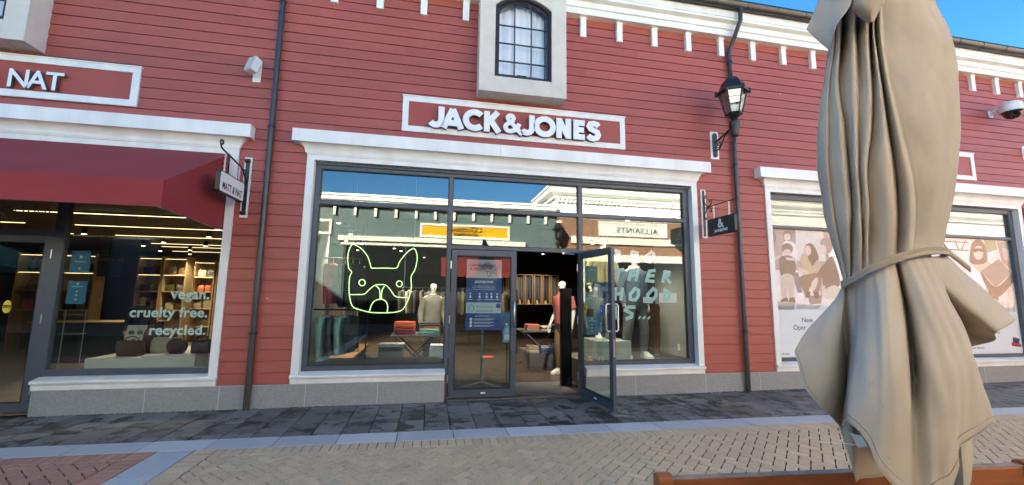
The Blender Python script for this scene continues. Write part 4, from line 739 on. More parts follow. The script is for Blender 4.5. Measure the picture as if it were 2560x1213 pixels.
def blade_sign(x, board, z0, z1, y0, y1, bar_z, label, white):
    t = thing('hanging_sign', label, 'hanging sign', (x, 0, z0))
    pl = MB(); pl.box(x - 0.05, x + 0.05, -0.0305, -0.004, 2.635 if white else 2.63, 3.525 if white else 3.512); pl.build('mounting_board', WHITE, t, bevel=0.003)
    br = MB()
    zc = bar_z
    if white:
        br.box(x - 0.026, x + 0.026, -0.040, -0.0307, 2.68, 3.48)
        br.tube([(x + 0.03, -0.05, 3.47), (x - 0.03, -0.05, 3.47)], 0.028, 10); br.tube([(x + 0.03, -0.05, 2.70), (x - 0.03, -0.05, 2.70)], 0.028, 10)
        br.tube(catmull([(x, -0.034, 3.12), (x, -0.10, 3.22), (x, -0.2, 3.30), (x, -0.45, 3.345), (x, y1 + 0.06, 3.385), (x, y1, 3.42), (x, y1 - 0.02, 3.47), (x, y1 + 0.02, 3.495), (x, y1 + 0.05, 3.47), (x, y1 + 0.03, 3.445)], 5), 0.011, 8)
        br.tube([(x, -0.034, 3.30), (x, -0.22, 3.31)], 0.010, 8)
        hang = lambda y: 3.30 + (3.385 - 3.30) * (abs(y) - 0.2) / 0.6 if abs(y) > 0.2 else 3.30
    else:
        br.box(x - 0.02, x + 0.02, -0.040, -0.0307, 2.66, 3.49)
        br.tube([(x, -0.034, 3.165), (x, y1 - 0.10, 3.165)], 0.0085, 8)
        def scroll(pts): br.tube(catmull([(x, a, b) for a, b in pts], 5), 0.009, 8)
        scroll([(-0.034, 3.26), (-0.05, 3.30), (-0.06, 3.36), (-0.085, 3.385), (-0.11, 3.365), (-0.10, 3.34), (-0.082, 3.345)])
        scroll([(-0.05, 3.30), (-0.07, 3.24), (-0.12, 3.19), (-0.19, 3.185), (-0.235, 3.22), (-0.24, 3.27), (-0.21, 3.285), (-0.19, 3.265), (-0.205, 3.245)])
        scroll([(-0.045, 2.98), (-0.06, 3.06), (-0.11, 3.13), (-0.19, 3.145), (-0.235, 3.11), (-0.23, 3.075), (-0.20, 3.075), (-0.2, 3.095)])
        scroll([(-0.034, 3.0), (-0.06, 2.975), (-0.09, 2.955), (-0.105, 2.975), (-0.09, 2.995)])
        hang = lambda y: 3.165
    br.build('bracket', BLACK, t, smooth=50)
    for y in (y0 - 0.14, y1 + 0.14):
        ch = MB(); z = hang(y); ztop = z1 + 0.0; n = max(2, int((z - ztop) / 0.032)); st = (z - ztop) / n
        for i in range(n):
            zz = ztop + st * (i + 0.5); pts = [(0.009 * math.cos(a), 0.021 * math.sin(a)) for a in [2 * PI * q / 10 for q in range(10)]]
            if i % 2: ch.tube([(x, y + p, zz + q) for p, q in pts], 0.0035, 6, True)
            else: ch.tube([(x + p, y, zz + q) for p, q in pts], 0.0035, 6, True)
        ch.build('chain', STEEL, t, smooth=60)
    def rr(d):  # rounded outline in (y,z)
        r = 0.03; P = []
        for cy, cz, a in ((y0 - r - d, z1 - r - d, 0), (y1 + r + d, z1 - r - d, 90), (y1 + r + d, z0 + r + d, 180), (y0 - r - d, z0 + r + d, 270)):
            P += [(cy + r * math.cos(math.radians(a + 18 * i)), cz + r * math.sin(math.radians(a + 18 * i))) for i in range(6)]
        return P
    b = MB(); b.pyz(rr(0), x - 0.024, x + 0.024); bo = b.build('board', BLACK, t, bevel=0.003)
    if white:
        for s in (1, -1):
            f = MB(); f.pyz(rr(0.016), x + s * 0.0245, x + s * 0.027); f.build('face', LETW, bo)
            text('lettering', 'MATT & NAT', x + s * 0.0276, (y0 + y1) / 2 , z0 + 0.052, 0.135, BLACK, bo, ext=0.001, align='CENTER', rz=s * PI / 2, sx=0.70, offset=0.002)
    else:
        for s in (1, -1):
            lm = MB(); ym = (y0 + y1) / 2; hh = 0.155; zb = z0 + 0.115
            tmp = MB()
            for q_, am in enumerate(GL['&']): ribbon(tmp, [((p - 0.47) * hh, zb + q * hh) for p, q in am], 0.030, 0.0, 0.0015 + 0.0004 * q_)
            lm.add([(x + s * (0.0245 + v[1]), ym + s * v[0] , v[2]) for v in tmp.v], tmp.f)
            lm.build('emblem', LETW, bo)
            text('lettering', 'JACK&JONES', x + s * 0.0252, ym, z0 + 0.055, 0.058, LETW, bo, ext=0.0008, align='CENTER', rz=s * PI / 2, offset=0.0025, shear=0.2, sx=0.95)
    return t
blade_sign(-2.66, None, 2.83, 3.11, -0.135, -0.83, 3.3, 'small white hanging sign with black letters on a scrolled iron bracket', True)
blade_sign(4.745, None, 2.635, 2.935, -0.15, -0.80, 3.165, 'small black hanging sign with a white ampersand on scrolled bracket', False)

# wall lantern
def lantern(x, y, z, label, plate_z, col=BLACK, wall_y=0.0, sgn=-1):
    """hexagonal lantern, eave at height z, on an arm from the wall"""
    t = thing('wall_lantern', label, 'lantern', (x, wall_y, plate_z))
    if plate_z:
        pl = MB(); pl.box(x - 0.083, x + 0.083, wall_y - 0.031, wall_y - 0.004, plate_z, plate_z + 0.52); pl.build('mounting_board', WHITE, t, bevel=0.003)
        a = MB(); a.pxz([(x + 0.045 * math.cos(q) , plate_z + (0.44 if math.sin(q) >= 0 else 0.08) + 0.05 * math.sin(q)) for q in [2 * PI * k / 16 for k in range(16)]], wall_y - 0.050, wall_y - 0.0312)
        a.tube([(x, wall_y - 0.03, plate_z + 0.30), (x, y + 0.03, plate_z + 0.42)], 0.018, 8)
        a.tube(catmull([(x, wall_y - 0.04, plate_z + 0.16), (x, wall_y - 0.13, plate_z + 0.15), (x, wall_y - 0.22, plate_z + 0.22), (x, wall_y - 0.30, plate_z + 0.33), (x, wall_y - 0.40, plate_z + 0.36)], 5), 0.012, 8)
        a.tube(catmull([(x, wall_y - 0.10, plate_z + 0.19), (x, wall_y - 0.16, plate_z + 0.19), (x, wall_y - 0.19, plate_z + 0.24), (x, wall_y - 0.15, plate_z + 0.28), (x, wall_y - 0.11, plate_z + 0.25), (x, wall_y - 0.13, plate_z + 0.22)], 5), 0.009, 8)
        a.build('bracket', col, t, smooth=50)
    k = 6; ph = math.radians(0)
    hexr = lambda r, zz: [(x + r * math.cos(ph + 2 * PI * i / k + PI / 6), y + r * math.sin(ph + 2 * PI * i / k + PI / 6), zz) for i in range(k)]
    body = MB()
    body.loft([hexr(0.215, z - 0.035), hexr(0.262, z - 0.03), hexr(0.268, z), hexr(0.215, z + 0.05), hexr(0.165, z + 0.17), hexr(0.10, z + 0.245), hexr(0.05, z + 0.275)])
    for i in range(k):
        a_ = ph + 2 * PI * i / k + PI / 6; px, py = x + 0.262 * math.cos(a_), y + 0.262 * math.sin(a_)
        body.lathe([(0.012, -0.06), (0.026, -0.03), (0.02, 0.01), (0.012, 0.035), (0.006, 0.05)], (px, py, z), 6)
    body.lathe([(0.03, 0.27), (0.036, 0.29), (0.014, 0.31), (0.026, 0.345), (0.012, 0.375), (0.018, 0.39), (0.003, 0.43)], (x, y, z), 10)
    body.build('lamp_roof', col, t, smooth=40); body = MB()
    body.loft([hexr(0.125, z - 0.43), hexr(0.15, z - 0.40), hexr(0.13, z - 0.385)])
    body.loft([hexr(0.06, z - 0.47), hexr(0.115, z - 0.43)])
    body.lathe([(0.05, -0.80), (0.07, -0.77), (0.065, -0.70), (0.082, -0.66), (0.082, -0.54), (0.06, -0.52), (0.05, -0.47)], (x, y, z), 14)
    body.lathe([(0.004, -0.92), (0.022, -0.87), (0.012, -0.83), (0.024, -0.81), (0.02, -0.79)], (x, y, z), 8)
    body.build('lamp_base', col, t, smooth=40)
    top, bot = hexr(0.215, z - 0.03), hexr(0.128, z - 0.40)
    bars = MB()
    for i in range(k): bars.tube([top[i], bot[i]], 0.014, 6)
    bars.build('cage', col, t, smooth=50)
    for i in range(k):
        j = (i + 1) % k; q = [Vector(top[i]).lerp(Vector(top[j]), 0.05), Vector(top[i]).lerp(Vector(top[j]), 0.95), Vector(bot[i]).lerp(Vector(bot[j]), 0.94), Vector(bot[i]).lerp(Vector(bot[j]), 0.06)]
        n_ = (q[1] - q[0]).cross(q[2] - q[0]).normalized() * 0.004
        p = MB(); p.prism(q, n_); p.build('pane', glass_mat('lantern glass', tint=(0.75, 0.78, 0.8), boost=4.0, wave=0.001), t)
    bu = MB(); bu.lathe([(0.02, -0.40), (0.035, -0.34), (0.045, -0.24), (0.03, -0.16), (0.01, -0.14)], (x, y, z), 10); bu.build('bulb', mat('milky bulb', (0.7, 0.68, 0.62), 0.3), t, smooth=60)
    return t
lantern(5.03, -0.55, 5.13, 'black six-sided wall lantern on a scrolled iron arm', 4.10)

# drainpipes
def drainpipe(x, label, top=None, m_top=PIPE):
    t = thing('drainpipe', label, 'drainpipe', (x, -0.075, 0))
    mb = MB(); y = -0.085
    if top: path = catmull([(top[0], -0.34, 6.95), (top[0], -0.335, 6.72), (top[0] - 0.03, -0.31, 6.60), (x + 0.03, -0.12, 6.33), (x, y, 6.22), (x, y, 6.0)], 5) + [Vector((x, y, 4.0))]
    else: path = [(x, y, 6.9), (x, y, 4.0)]
    mb.tube(path, 0.038, 14); mb.build('upper_pipe', PIPE, t, smooth=60)
    mb = MB(); mb.tube([(x, y, 4.0), (x, y, 1.02)], 0.0385, 14); mb.build('middle_pipe', PIPE, t, smooth=60)
    mb = MB(); mb.tube([(x, y, 1.02), (x, y, -0.02)], 0.041, 14); mb.build('lower_pipe', PIPEB, t, smooth=60)
    for z in (4.0, 1.02, 6.0):
        c = MB(); c.lathe([(0.044, -0.02), (0.046, 0.0), (0.044, 0.02)], (x, y, z), 14); c.tube([(x - 0.06, y, z), (x + 0.06, y, z)], 0.006, 6); c.box(x - 0.008, x + 0.008, y, -0.01, z - 0.012, z + 0.012)
        c.build('pipe_clip', BLACK, t, smooth=40)
drainpipe(-2.375, 'straight dark drainpipe between the bag shop and clothes shop')
drainpipe(5.40, 'dark drainpipe with a swan neck behind the wall lantern', top=(5.47,))

# loudspeaker, dome camera, small box
t = thing('wall_speaker', 'small white box loudspeaker on a wall plate', 'speaker', (-2.66, 0, 4.7))
mb = MB(); mb.box(-2.715, -2.605, -0.031, -0.004, 4.69, 5.03); mb.build('wall_plate', WHITE, t, bevel=0.003)
mb = MB(); mb.box(-0.075, 0.075, -0.05, 0.05, -0.12, 0.12); o = mb.build('cabinet', mat('off white plastic', (0.66, 0.66, 0.64), 0.5), t, bevel=0.006, local=True); o.location = (-0.005, -0.17, 0.175); o.rotation_euler = (math.radians(-16), math.radians(0), math.radians(-32))
gr = MB(); gr.box(-0.068, 0.068, -0.056, -0.0505, -0.113, 0.113); gr.build('grille', mat('grey grille', (0.5, 0.5, 0.49), 0.7, var=0.1, vs=200), o, local=True)
mb = MB(); mb.tube([(-2.66, -0.02, 4.86), (-2.66, -0.13, 4.87)], 0.014, 8); mb.build('bracket', STEEL, t)
t = thing('dome_camera', 'white dome security camera on a curved wall arm', 'security camera', (11.92, 0, 5.64)); PL = mat('camera white plastic', (0.72, 0.73, 0.74), 0.4)
mb = MB(); mb.box(11.86, 11.98, -0.032, -0.004, 5.57, 5.72); mb.build('wall_plate', PL, t, bevel=0.004)
mb = MB(); mb.tube(catmull([(11.92, -0.02, 5.65), (11.92, -0.12, 5.70), (11.92, -0.22, 5.77), (11.92, -0.30, 5.79)], 5), 0.035, 10); mb.build('arm', PL, t, smooth=60)
mb = MB(); mb.lathe([(0.03, 0.22), (0.12, 0.21), (0.165, 0.17), (0.175, 0.04), (0.18, 0.0)], (11.92, -0.36, 5.56), 24); mb.build('housing', PL, t, smooth=50)
mb = MB(); mb.lathe([(0.165, 0.0), (0.135, -0.04), (0.125, -0.09), (0.07, -0.14), (0.01, -0.155)], (11.92, -0.36, 5.558), 24); mb.build('dome', mat('smoked dome plastic', (0.01, 0.01, 0.012), 0.06, spec=0.8), t, smooth=60)
t = thing('wall_speaker', 'small white box loudspeaker at the right edge below the camera', 'speaker', (12.79, 0, 4.7))
mb = MB(); mb.box(12.70, 12.86, -0.031, -0.004, 4.69, 4.99); mb.build('wall_plate', WHITE, t, bevel=0.003)
mb = MB(); mb.box(12.78, 12.92, -0.20, -0.06, 4.74, 4.96); mb.build('cabinet', PL, t, bevel=0.006)
mb = MB(); mb.tube([(12.80, -0.02, 4.86), (12.83, -0.1, 4.87)], 0.012, 8); mb.build('bracket', BLACK, t)

# awning of the bag shop
AW = mat('burgundy awning cloth', (0.29, 0.032, 0.037), 0.8, var=0.10, vs=1.3, bump=0.12, bs=160)
t = thing('awning', 'burgundy cloth awning with a straight valance above the bag shop', 'awning', (-7.0, -0.06, 2.44))
AX0, AX1 = -10.8, -2.90; A = [(-0.06, 3.548), (-1.42, 2.785), (-1.425, 2.487), (-0.06, 2.437)]
def sag(x, k): return -0.012 * math.sin(PI * ((x - AX0) * 1.1 % 1)) * k
mb = MB(); n = 60
rows = [[(AX0 + (AX1 - AX0) * i / n, A[0][0] + (A[1][0] - A[0][0]) * j / 8, A[0][1] + (A[1][1] - A[0][1]) * j / 8 + sag(AX0 + (AX1 - AX0) * i / n, math.sin(PI * j / 8))) for i in range(n + 1)] for j in range(9)]
mb.grid(rows); mb.build('slope', AW, t, smooth=60, fixn=False)
mb = MB(); mb.box(AX0, AX1, -1.43, -1.42, 2.487, 2.784); mb.build('valance', AW, t)
for x in (AX0, AX1):
    mb = MB(); mb.prism([(x - 0.002, A[0][0], A[0][1] - 0.004), (x - 0.002, -1.418, A[1][1] - 0.004), (x - 0.002, -1.418, A[2][1]), (x - 0.002, A[3][0], A[3][1])], (-0.006, 0, 0)); mb.build('side_panel', AW, t)
mb = MB()
for x in (AX0 + 0.05, -6.8, AX1 - 0.05):
    mb.tube([(x, -0.07, 3.50), (x, -1.39, 2.745)], 0.014, 6); mb.tube([(x, -1.40, 2.75), (x, -1.40, 2.50)], 0.014, 6); mb.tube([(x, -1.40, 2.50), (x, -0.07, 2.46)], 0.014, 6)
mb.tube([(AX0 + .05, -1.40, 2.50), (AX1 - .05, -1.40, 2.50)], 0.012, 6)
mb.build('awning_frame', STEEL, t, smooth=50)

# posters behind the right shop window
INK = mat('dark poster ink', (0.06, 0.09, 0.085), 0.6)
PAPER = mat('white poster paper', (0.86, 0.90, 0.95), 0.6)
def faded(c): g_ = sum(c) / 3; return tuple((g_ + (v - g_) * 0.5) * q for v, q in zip(c, (0.93, 1.02, 1.10)))
def poster(x0, x1, label, polys, words, logo=None):
    t = thing('window_poster', label, 'poster', (x0, 0.09, 0.53))
    mb = MB(); mb.box(x0, x1, 0.1250, 0.1270, 0.532, 2.891); mb.build('sheet', PAPER, t)
    mb = MB(); mats = []; idx = {}
    for i, (c, pts) in enumerate(polys):
        if c not in idx: idx[c] = len(mats); mats.append(mat('print %d %d %d' % c, faded(srgb(*[40 + v_ * 0.86 for v_ in c])), 0.6, var=0.10, vs=12))
        mb.m = idx[c]; pts = [(min(max(px, x0 + 0.004), x1 - 0.004), min(max(pz, 1.378), 2.888)) for px, pz in pts]
        if len(pts) > 4:      # rounded outlines, as in a print
            q_ = [Vector((px, 0, pz)) for px, pz in pts]; cm = catmull(q_[-2:] + q_ + q_[:2], 4)[8:8 + 4 * len(q_)]; pts = [(min(max(v_.x, x0 + 0.004), x1 - 0.004), min(max(v_.z, 1.378), 2.888)) for v_ in cm]
        mb.poly([(px, 0.1245 - i * 0.0004, pz) for px, pz in pts])
    mb.build('picture', mats, t, fixn=False)
    for s, px, pz, sz in words: text('lettering', s, px, 0.1235, pz, sz, INK, t, ext=0.0008)
    if logo:
        lx, lz = logo; m1 = MB(); m1.add([(lx - 0.1, 0.1225, lz - 0.02), (lx + 0.08, 0.1225, lz - 0.05), (lx + 0.12, 0.1225, lz + 0.10), (lx - 0.06, 0.1225, lz + 0.14)], [(0, 1, 2, 3)]); m1.build('emblem', mat('navy ink', (0.02, 0.03, 0.12), 0.5), t)
        m2 = MB(); m2.add([(lx - 0.13, 0.1215, lz - 0.04), (lx + 0.13, 0.1215, lz - 0.07), (lx + 0.14, 0.1215, lz), (lx - 0.12, 0.1215, lz + 0.03)], [(0, 1, 2, 3)]); m2.build('emblem', mat('red ink', (0.5, 0.03, 0.04), 0.5), t)
    return t
poster(6.217, 9.158, 'window poster of a family crouching on wet pavement above white space', POST_L, [('New', 6.785, 1.161, 0.125), ('Oper', 6.592, 1.022, 0.125), ('mcarthurglen', 6.235, 0.578, 0.045)])
poster(9.242, 12.168, 'window poster of a smiling woman in sunglasses with shopping bags', POST_R, [('gift card', 11.40, 0.932, 0.06), ('from Guest Services', 10.62, 0.63, 0.062)], (12.0, 0.72))
# ---------------------------------------------------------------- inside the clothes shop
FLOOR = mat('brown floor tile', (0.055, 0.042, 0.032), 0.35, var=0.25, vs=3)
mb = MB()
for i in range(14):
    for j in range(10):
        x = -2.42 + i * 0.6; y = 0.165 + j * 1.2 - (0.6 if i % 2 else 0)
        a, b = max(y, 0.165), min(y + 1.196, 11.5)
        if b > a: mb.box(x, min(x + 0.596, 5.40), a, b, -0.02, 0.014)
mb.build('shop_floor', FLOOR, bld)
mb = MB(); mb.box(-2.50, -2.425, 0.15, 12.5, 0, 3.9); mb.box(5.40, 5.48, 0.15, 12.5, 0, 3.9); mb.box(-2.42, 5.39, 11.5, 11.6, 0, 3.9)
mb.build('shop_wall', DARK, bld)
mb = MB(); mb.box(-2.42, 5.39, 0.15, 11.49, 3.56, 3.64); mb.build('shop_ceiling', DARK, bld)
mb = MB(); mb.box(-1.99, -1.935, 0.15, 1.95, 0, 3.5); mb.box(4.83, 4.88, 0.15, 1.85, 0, 3.5); mb.build('display_wall', GREYW, bld)
PLAT = mat('dark display platform', (0.045, 0.045, 0.045), 0.6, var=0.1)
mb = MB(); mb.box(-1.934, 0.24, 0.15, 1.45, 0.015, 0.45); mb.box(2.66, 4.829, 0.15, 1.70, 0.015, 0.45); mb.build('display_platform', PLAT, bld)
mb = MB()
for k in range(26): mb.box(0.42, 2.40, 0.19 + k * 0.034, 0.19 + k * 0.034 + 0.024, 0.0142, 0.026)
tag(mb.build('entrance_mat', mat('grey mat strips', (0.10, 0.10, 0.105), 0.7, var=0.2, vs=20)), 'ribbed grey entrance mat inside the open door', 'mat')

def spotlight(x, y, z, label, power=0.0, aim=(0, 0, -1), grp='ceiling spotlights', ztop=3.555, col=(1.0, 0.82, 0.6), es=1.4):
    t = thing('ceiling_spotlight', label, 'spotlight', (x, y, z), grp)
    mb = MB(); mb.lathe([(0.034, 0.0), (0.045, 0.0), (0.045, 0.11), (0.02, 0.13)], (x, y, z), 14); mb.tube([(x, y, z + 0.12), (x, y, ztop)], 0.008, 6); mb.build('lamp_housing', BLACK, t, smooth=40)
    mb = MB(); mb.lathe([(0.04, -0.006), (0.04, -0.001)], (x, y, z), 16); mb.build('lit_lens', mat('lit warm lens %s' % es, (1, 1, 1), 0.5, emis=col, es=es), t)
    if power:
        ld = bpy.data.lights.new('lamp', 'SPOT'); ld.energy = power; ld.spot_size = math.radians(95); ld.spot_blend = 0.7; ld.shadow_soft_size = 0.06; ld.color = col
        lo = bpy.data.objects.new('lamp', ld); COL.objects.link(lo); lo.parent = t; lo.location = (0, 0, -0.012)
        lo.rotation_euler = (-Vector(aim)).to_track_quat('Z', 'Y').to_euler()
    return t
for i, (x, y, pw, aim) in enumerate([(-1.81, 2.05, 60, (0.15, 0.1, -1)), (-1.86, 3.6, 60, (0.5, 0.1, -1)), (-2.20, 4.9, 45, (0.5, 0, -1)), (-1.89, 5.6, 45, (0.5, 0.2, -1)), (-2.30, 7.3, 45, (0.6, 0.2, -1)),
        (4.02, 1.95, 35, (-0.1, -0.55, -1)), (4.11, 3.6, 60, (-0.5, 0, -1)), (-1.1, 6.4, 60, (0.3, 0.3, -1)), (-0.95, 7.13, 45, (0.3, 0, -1)), (-0.25, 9.2, 80, (0.2, 0.2, -1)), (0.2, 1.65, 90, (-0.1, 0.7, -1)), (2.3, 0.75, 75, (0.22, 0.62, -1)), (3.6, 6.6, 55, (0, 0.5, -1)), (3.45, 0.32, 32, (0.15, 0.5, -1)), (1.6, 4.5, 40, (0, 0, -1))]):
    nth = ['nearest the left display wall', 'second in the row along the left wall', 'third in the row along the left wall', 'fourth in the row along the left wall', 'last in the row along the left wall', 'above the denim jacket mannequin', 'above the right side of the shop, behind the door leaf', 'first of the pair deep in the shop', 'second of the pair deep in the shop', 'farthest back in the middle', 'above the folding table with red sweaters', 'above the polo shirt mannequin', 'above the jeans frames', 'above the bomber jacket mannequin', 'over the middle of the shop'][i]
    spotlight(x, y, 2.95, 'lit ceiling spotlight ' + nth, pw * 0.75, aim, 'ceiling spotlights of the clothes shop')

def ell(cx, cy, z, a, b, n=16, f=0.0, ph=0.0, rot=0.0, k=7):
    out = []
    for i in range(n):
        t = 2 * PI * i / n; r = 1 + f * math.sin(k * t + ph); x, y = a * r * math.cos(t), b * r * math.sin(t)
        out.append((cx + x * math.cos(rot) - y * math.sin(rot), cy + x * math.sin(rot) + y * math.cos(rot), z))
    return out
def cloth(c, nm=None): return mat('cloth %.2f %.2f %.2f' % c, c, 0.9, var=0.18, vs=9, bump=0.15, bs=120)
PLA = mat('matt white mannequin', (0.54, 0.535, 0.51), 0.55)
SHOE = mat('white sneaker', (0.62, 0.62, 0.60), 0.6)

def skin(name, nodes, edges, m, parent, root=0, sub=1):
    """one continuous surface grown round a skeleton: nodes (x,y,z,r)"""
    me = bpy.data.meshes.new(name); me.from_pydata([n[:3] for n in nodes], edges, []); me.materials.append(m)
    o = bpy.data.objects.new(name, me); COL.objects.link(o)
    if parent: o.parent = parent
    sk = o.modifiers.new('skin', 'SKIN'); sk.use_smooth_shade = True; sk.branch_smoothing = 0.6
    d = me.skin_vertices[0].data
    for i, n in enumerate(nodes): d[i].radius = (n[3], n[3]) if len(n) < 5 else (n[3], n[4]); d[i].use_root = False
    roots = root if isinstance(root, (list, tuple)) else [root]
    for r in roots: d[r].use_root = True
    ss = o.modifiers.new('smooth', 'SUBSURF'); ss.levels = sub; ss.render_levels = sub + 1
    return o

def figure(name, label, cat, loc, rz, h, skinmat, arms=((0.05, -0.06), (0.05, -0.06)), stance=0.11, step=0.06, lean=0.0, headless=False, group=None, raise_=(0, 0)):
    """standing figure facing -y; returns thing and joint positions (metres, local)"""
    t = thing(name, label, cat, loc, group, rz); k = h / 1.8
    N, E, I = [], [], {}
    def n(key, x, y, z, r, to=None):
        N.append((x * k, y * k, z * k, r * k)); I[key] = len(N) - 1
        if to is not None: E.append((I[to], I[key]))
    n('pel', 0, 0, 0.97, 0.125); n('waist', 0, -0.01 + lean * 0.2, 1.12, 0.118, 'pel'); n('chest', 0, -0.01 + lean * 0.6, 1.31, 0.135, 'waist'); n('collar', 0, lean, 1.45, 0.085, 'chest')
    n('neck', 0, lean - 0.01, 1.52, 0.052, 'collar')
    if not headless:
        n('jaw', 0, lean - 0.035, 1.595, 0.062, 'neck'); n('face', 0, lean - 0.03, 1.665, 0.082, 'jaw'); n('crown', 0, lean - 0.015, 1.735, 0.066, 'face')
    for s, sd in ((-1, 'L'), (1, 'R')):
        out, fw = arms[0 if s < 0 else 1]
        n('sh' + sd, s * 0.17, lean, 1.42, 0.060, 'collar'); n('el' + sd, s * (0.205 + out), lean + 0.03, 1.145, 0.043, 'sh' + sd)
        n('wr' + sd, s * (0.215 + out), lean + fw, 0.905, 0.028, 'el' + sd); n('pa' + sd, s * (0.213 + out), lean + fw - 0.02, 0.835, 0.036, 'wr' + sd)
        n('hip' + sd, s * 0.085, 0, 0.90, 0.092, 'pel'); n('kn' + sd, s * stance, -0.02 + s * step * 0.5, 0.50, 0.060, 'hip' + sd)
        n('an' + sd, s * stance * 1.05, 0.03 + s * step, 0.095, 0.042, 'kn' + sd); n('toe' + sd, s * stance * 1.2, -0.13 + s * step, 0.035, 0.034, 'an' + sd)
    roots = [0]
    for s, sd in ((-1, 'L'), (1, 'R')):     # four fingers and a thumb, each its own chain rooted in the palm
        px, py, pz = N[I['pa' + sd]][0] / k, N[I['pa' + sd]][1] / k, N[I['pa' + sd]][2] / k
        for q, (dy, L) in enumerate([(-0.026, 0.070), (-0.009, 0.080), (0.009, 0.074), (0.025, 0.058)]):
            a = len(N); roots.append(a)
            for g_ in range(4):
                f = g_ / 3; N.append(((px - s * 0.014 * f * f) * k, (py + dy * (1 + 0.1 * f) - 0.01 * f) * k, (pz - 0.012 - L * f) * k, (0.0105 - 0.003 * f) * k))
                if g_: E.append((a + g_ - 1, a + g_))
        a = len(N); roots.append(a)
        for g_, (dx, dy, dz, r) in enumerate([(0, -0.02, 0.015, 0.013), (-s * 0.012, -0.045, -0.012, 0.012), (-s * 0.014, -0.055, -0.045, 0.009)]):
            N.append(((px + dx) * k, (py + dy) * k, (pz + dz) * k, r * k))
            if g_: E.append((a + g_ - 1, a + g_))
    skin('body', N, E, skinmat, t, roots)
    if not headless and skinmat is PLA:
        f = MB(); f.ball((0, (lean - 0.112) * k, 1.655 * k), 0.011 * k, 0.018 * k, 0.026 * k, 8, 6); f.build('nose', skinmat, t, smooth=80, local=True)
    J = {q: Vector(N[i][:3]) for q, i in I.items()}
    return t, J, k
def top_garment(t, J, k, col, name='jacket', hem=0.93, extra=0.03, sleeve=1.0, open_=False, collar=None, hood=False):
    m = cloth(col); mb = MB(); ly = J['collar'].y
    lv = [(hem, 0.165, 0.125, 0), (hem + 0.04, 0.172, 0.13, 0), (1.10, 0.158, 0.125, 0.3), (1.22, 0.17, 0.132, 0.55), (1.34, 0.185, 0.135, 0.8), (1.42, 0.188, 0.115, 1), (1.465, 0.135, 0.09, 1), (1.495, 0.075, 0.07, 1)]
    mb.loft([ell(0, ly * f, z * k, (a + extra * 0.5) * k, (b + extra) * k, 22, 0.018, z * 9) for z, a, b, f in lv])
    for sd in 'LR':
        s, e, w = J['sh' + sd], J['el' + sd], J['wr' + sd]
        pts = catmull([s + Vector((0, 0, 0.012)), s.lerp(e, 0.4), e, e.lerp(w, 0.5), w + (w - e) * 0.02], 4) if sleeve >= 1 else catmull([s + Vector((0, 0, 0.012)), s.lerp(e, 0.35), s.lerp(e, 0.75)], 4)
        n = len(pts); mb.tube(pts, [(0.083 - (0.034 if sleeve >= 1 else 0.012) * i / (n - 1)) * k * (1 + 0.05 * math.sin(i * 2.1)) for i in range(n)], 12)
    o = mb.build(name, m, t, smooth=70, local=True)
    if collar:
        c = MB(); c.loft([ell(0, ly, 1.455 * k, 0.13 * k, 0.105 * k, 18), ell(0, ly - 0.005, 1.50 * k, 0.10 * k, 0.095 * k, 18), ell(0, ly - 0.005, 1.535 * k, 0.092 * k, 0.088 * k, 18), ell(0, ly - 0.005, 1.53 * k, 0.07 * k, 0.066 * k, 18)])
        c.build('collar', cloth(collar), t, smooth=60, local=True)
    if hood:
        c = MB(); c.ball((0, ly + 0.085 * k, 1.50 * k), 0.13 * k, 0.10 * k, 0.085 * k); c.build('hood', m, t, smooth=80, local=True)
    if open_:
        z_ = MB(); z_.box(-0.012 * k, 0.012 * k, (ly - 0.172 * k), (ly - 0.158 * k), (hem + 0.02) * k, 1.40 * k); z_.build('placket', cloth((col[0] * 0.6, col[1] * 0.6, col[2] * 0.6)), t, local=True)
    return o
def trousers(t, J, k, col, length=1.0):
    m = cloth(col); mb = MB()
    mb.loft([ell(0, 0, z * k, a * k, b * k, 20, 0.01) for z, a, b in [(0.80, 0.155, 0.115), (0.90, 0.168, 0.125), (0.99, 0.155, 0.118), (1.02, 0.15, 0.115)]])
    for sd in 'LR':
        h_, kn, an = J['hip' + sd], J['kn' + sd], J['an' + sd]
        pts = catmull([h_ + Vector((0, 0, 0.02)), h_.lerp(kn, 0.5), kn, kn.lerp(an, 0.5), kn.lerp(an, 0.93)], 4); n = len(pts)
        mb.tube(pts, [(0.108 - 0.045 * i / (n - 1)) * k * (1 + 0.03 * math.sin(i * 2.7)) for i in range(n)], 14)
    mb.build('trousers', m, t, smooth=70, local=True)
def shoes(t, J, k, m=SHOE):
    for sd in 'LR':
        a = J['an' + sd]; b = J['toe' + sd]; d = (b - a); d.z = 0; d = d.normalized(); ang = math.atan2(d.y, d.x); mb = MB(); L = 0.285 * k
        c = a + d * 0.07 * k
        mb.loft([ell(c.x, c.y, z * k, L / 2 * q, 0.052 * k * w, 18, rot=ang) for z, q, w in [(0.0, 0.98, 1.0), (0.03, 1.0, 1.04), (0.05, 0.96, 0.95)]] +
                [ell(c.x - d.x * dx * k, c.y - d.y * dx * k, z * k, L / 2 * q, 0.05 * k * w, 18, rot=ang) for z, q, w, dx in [(0.075, 0.72, 0.85, 0.035), (0.105, 0.44, 0.75, 0.07)]])
        mb.build('shoe', m, t, smooth=60, local=True)

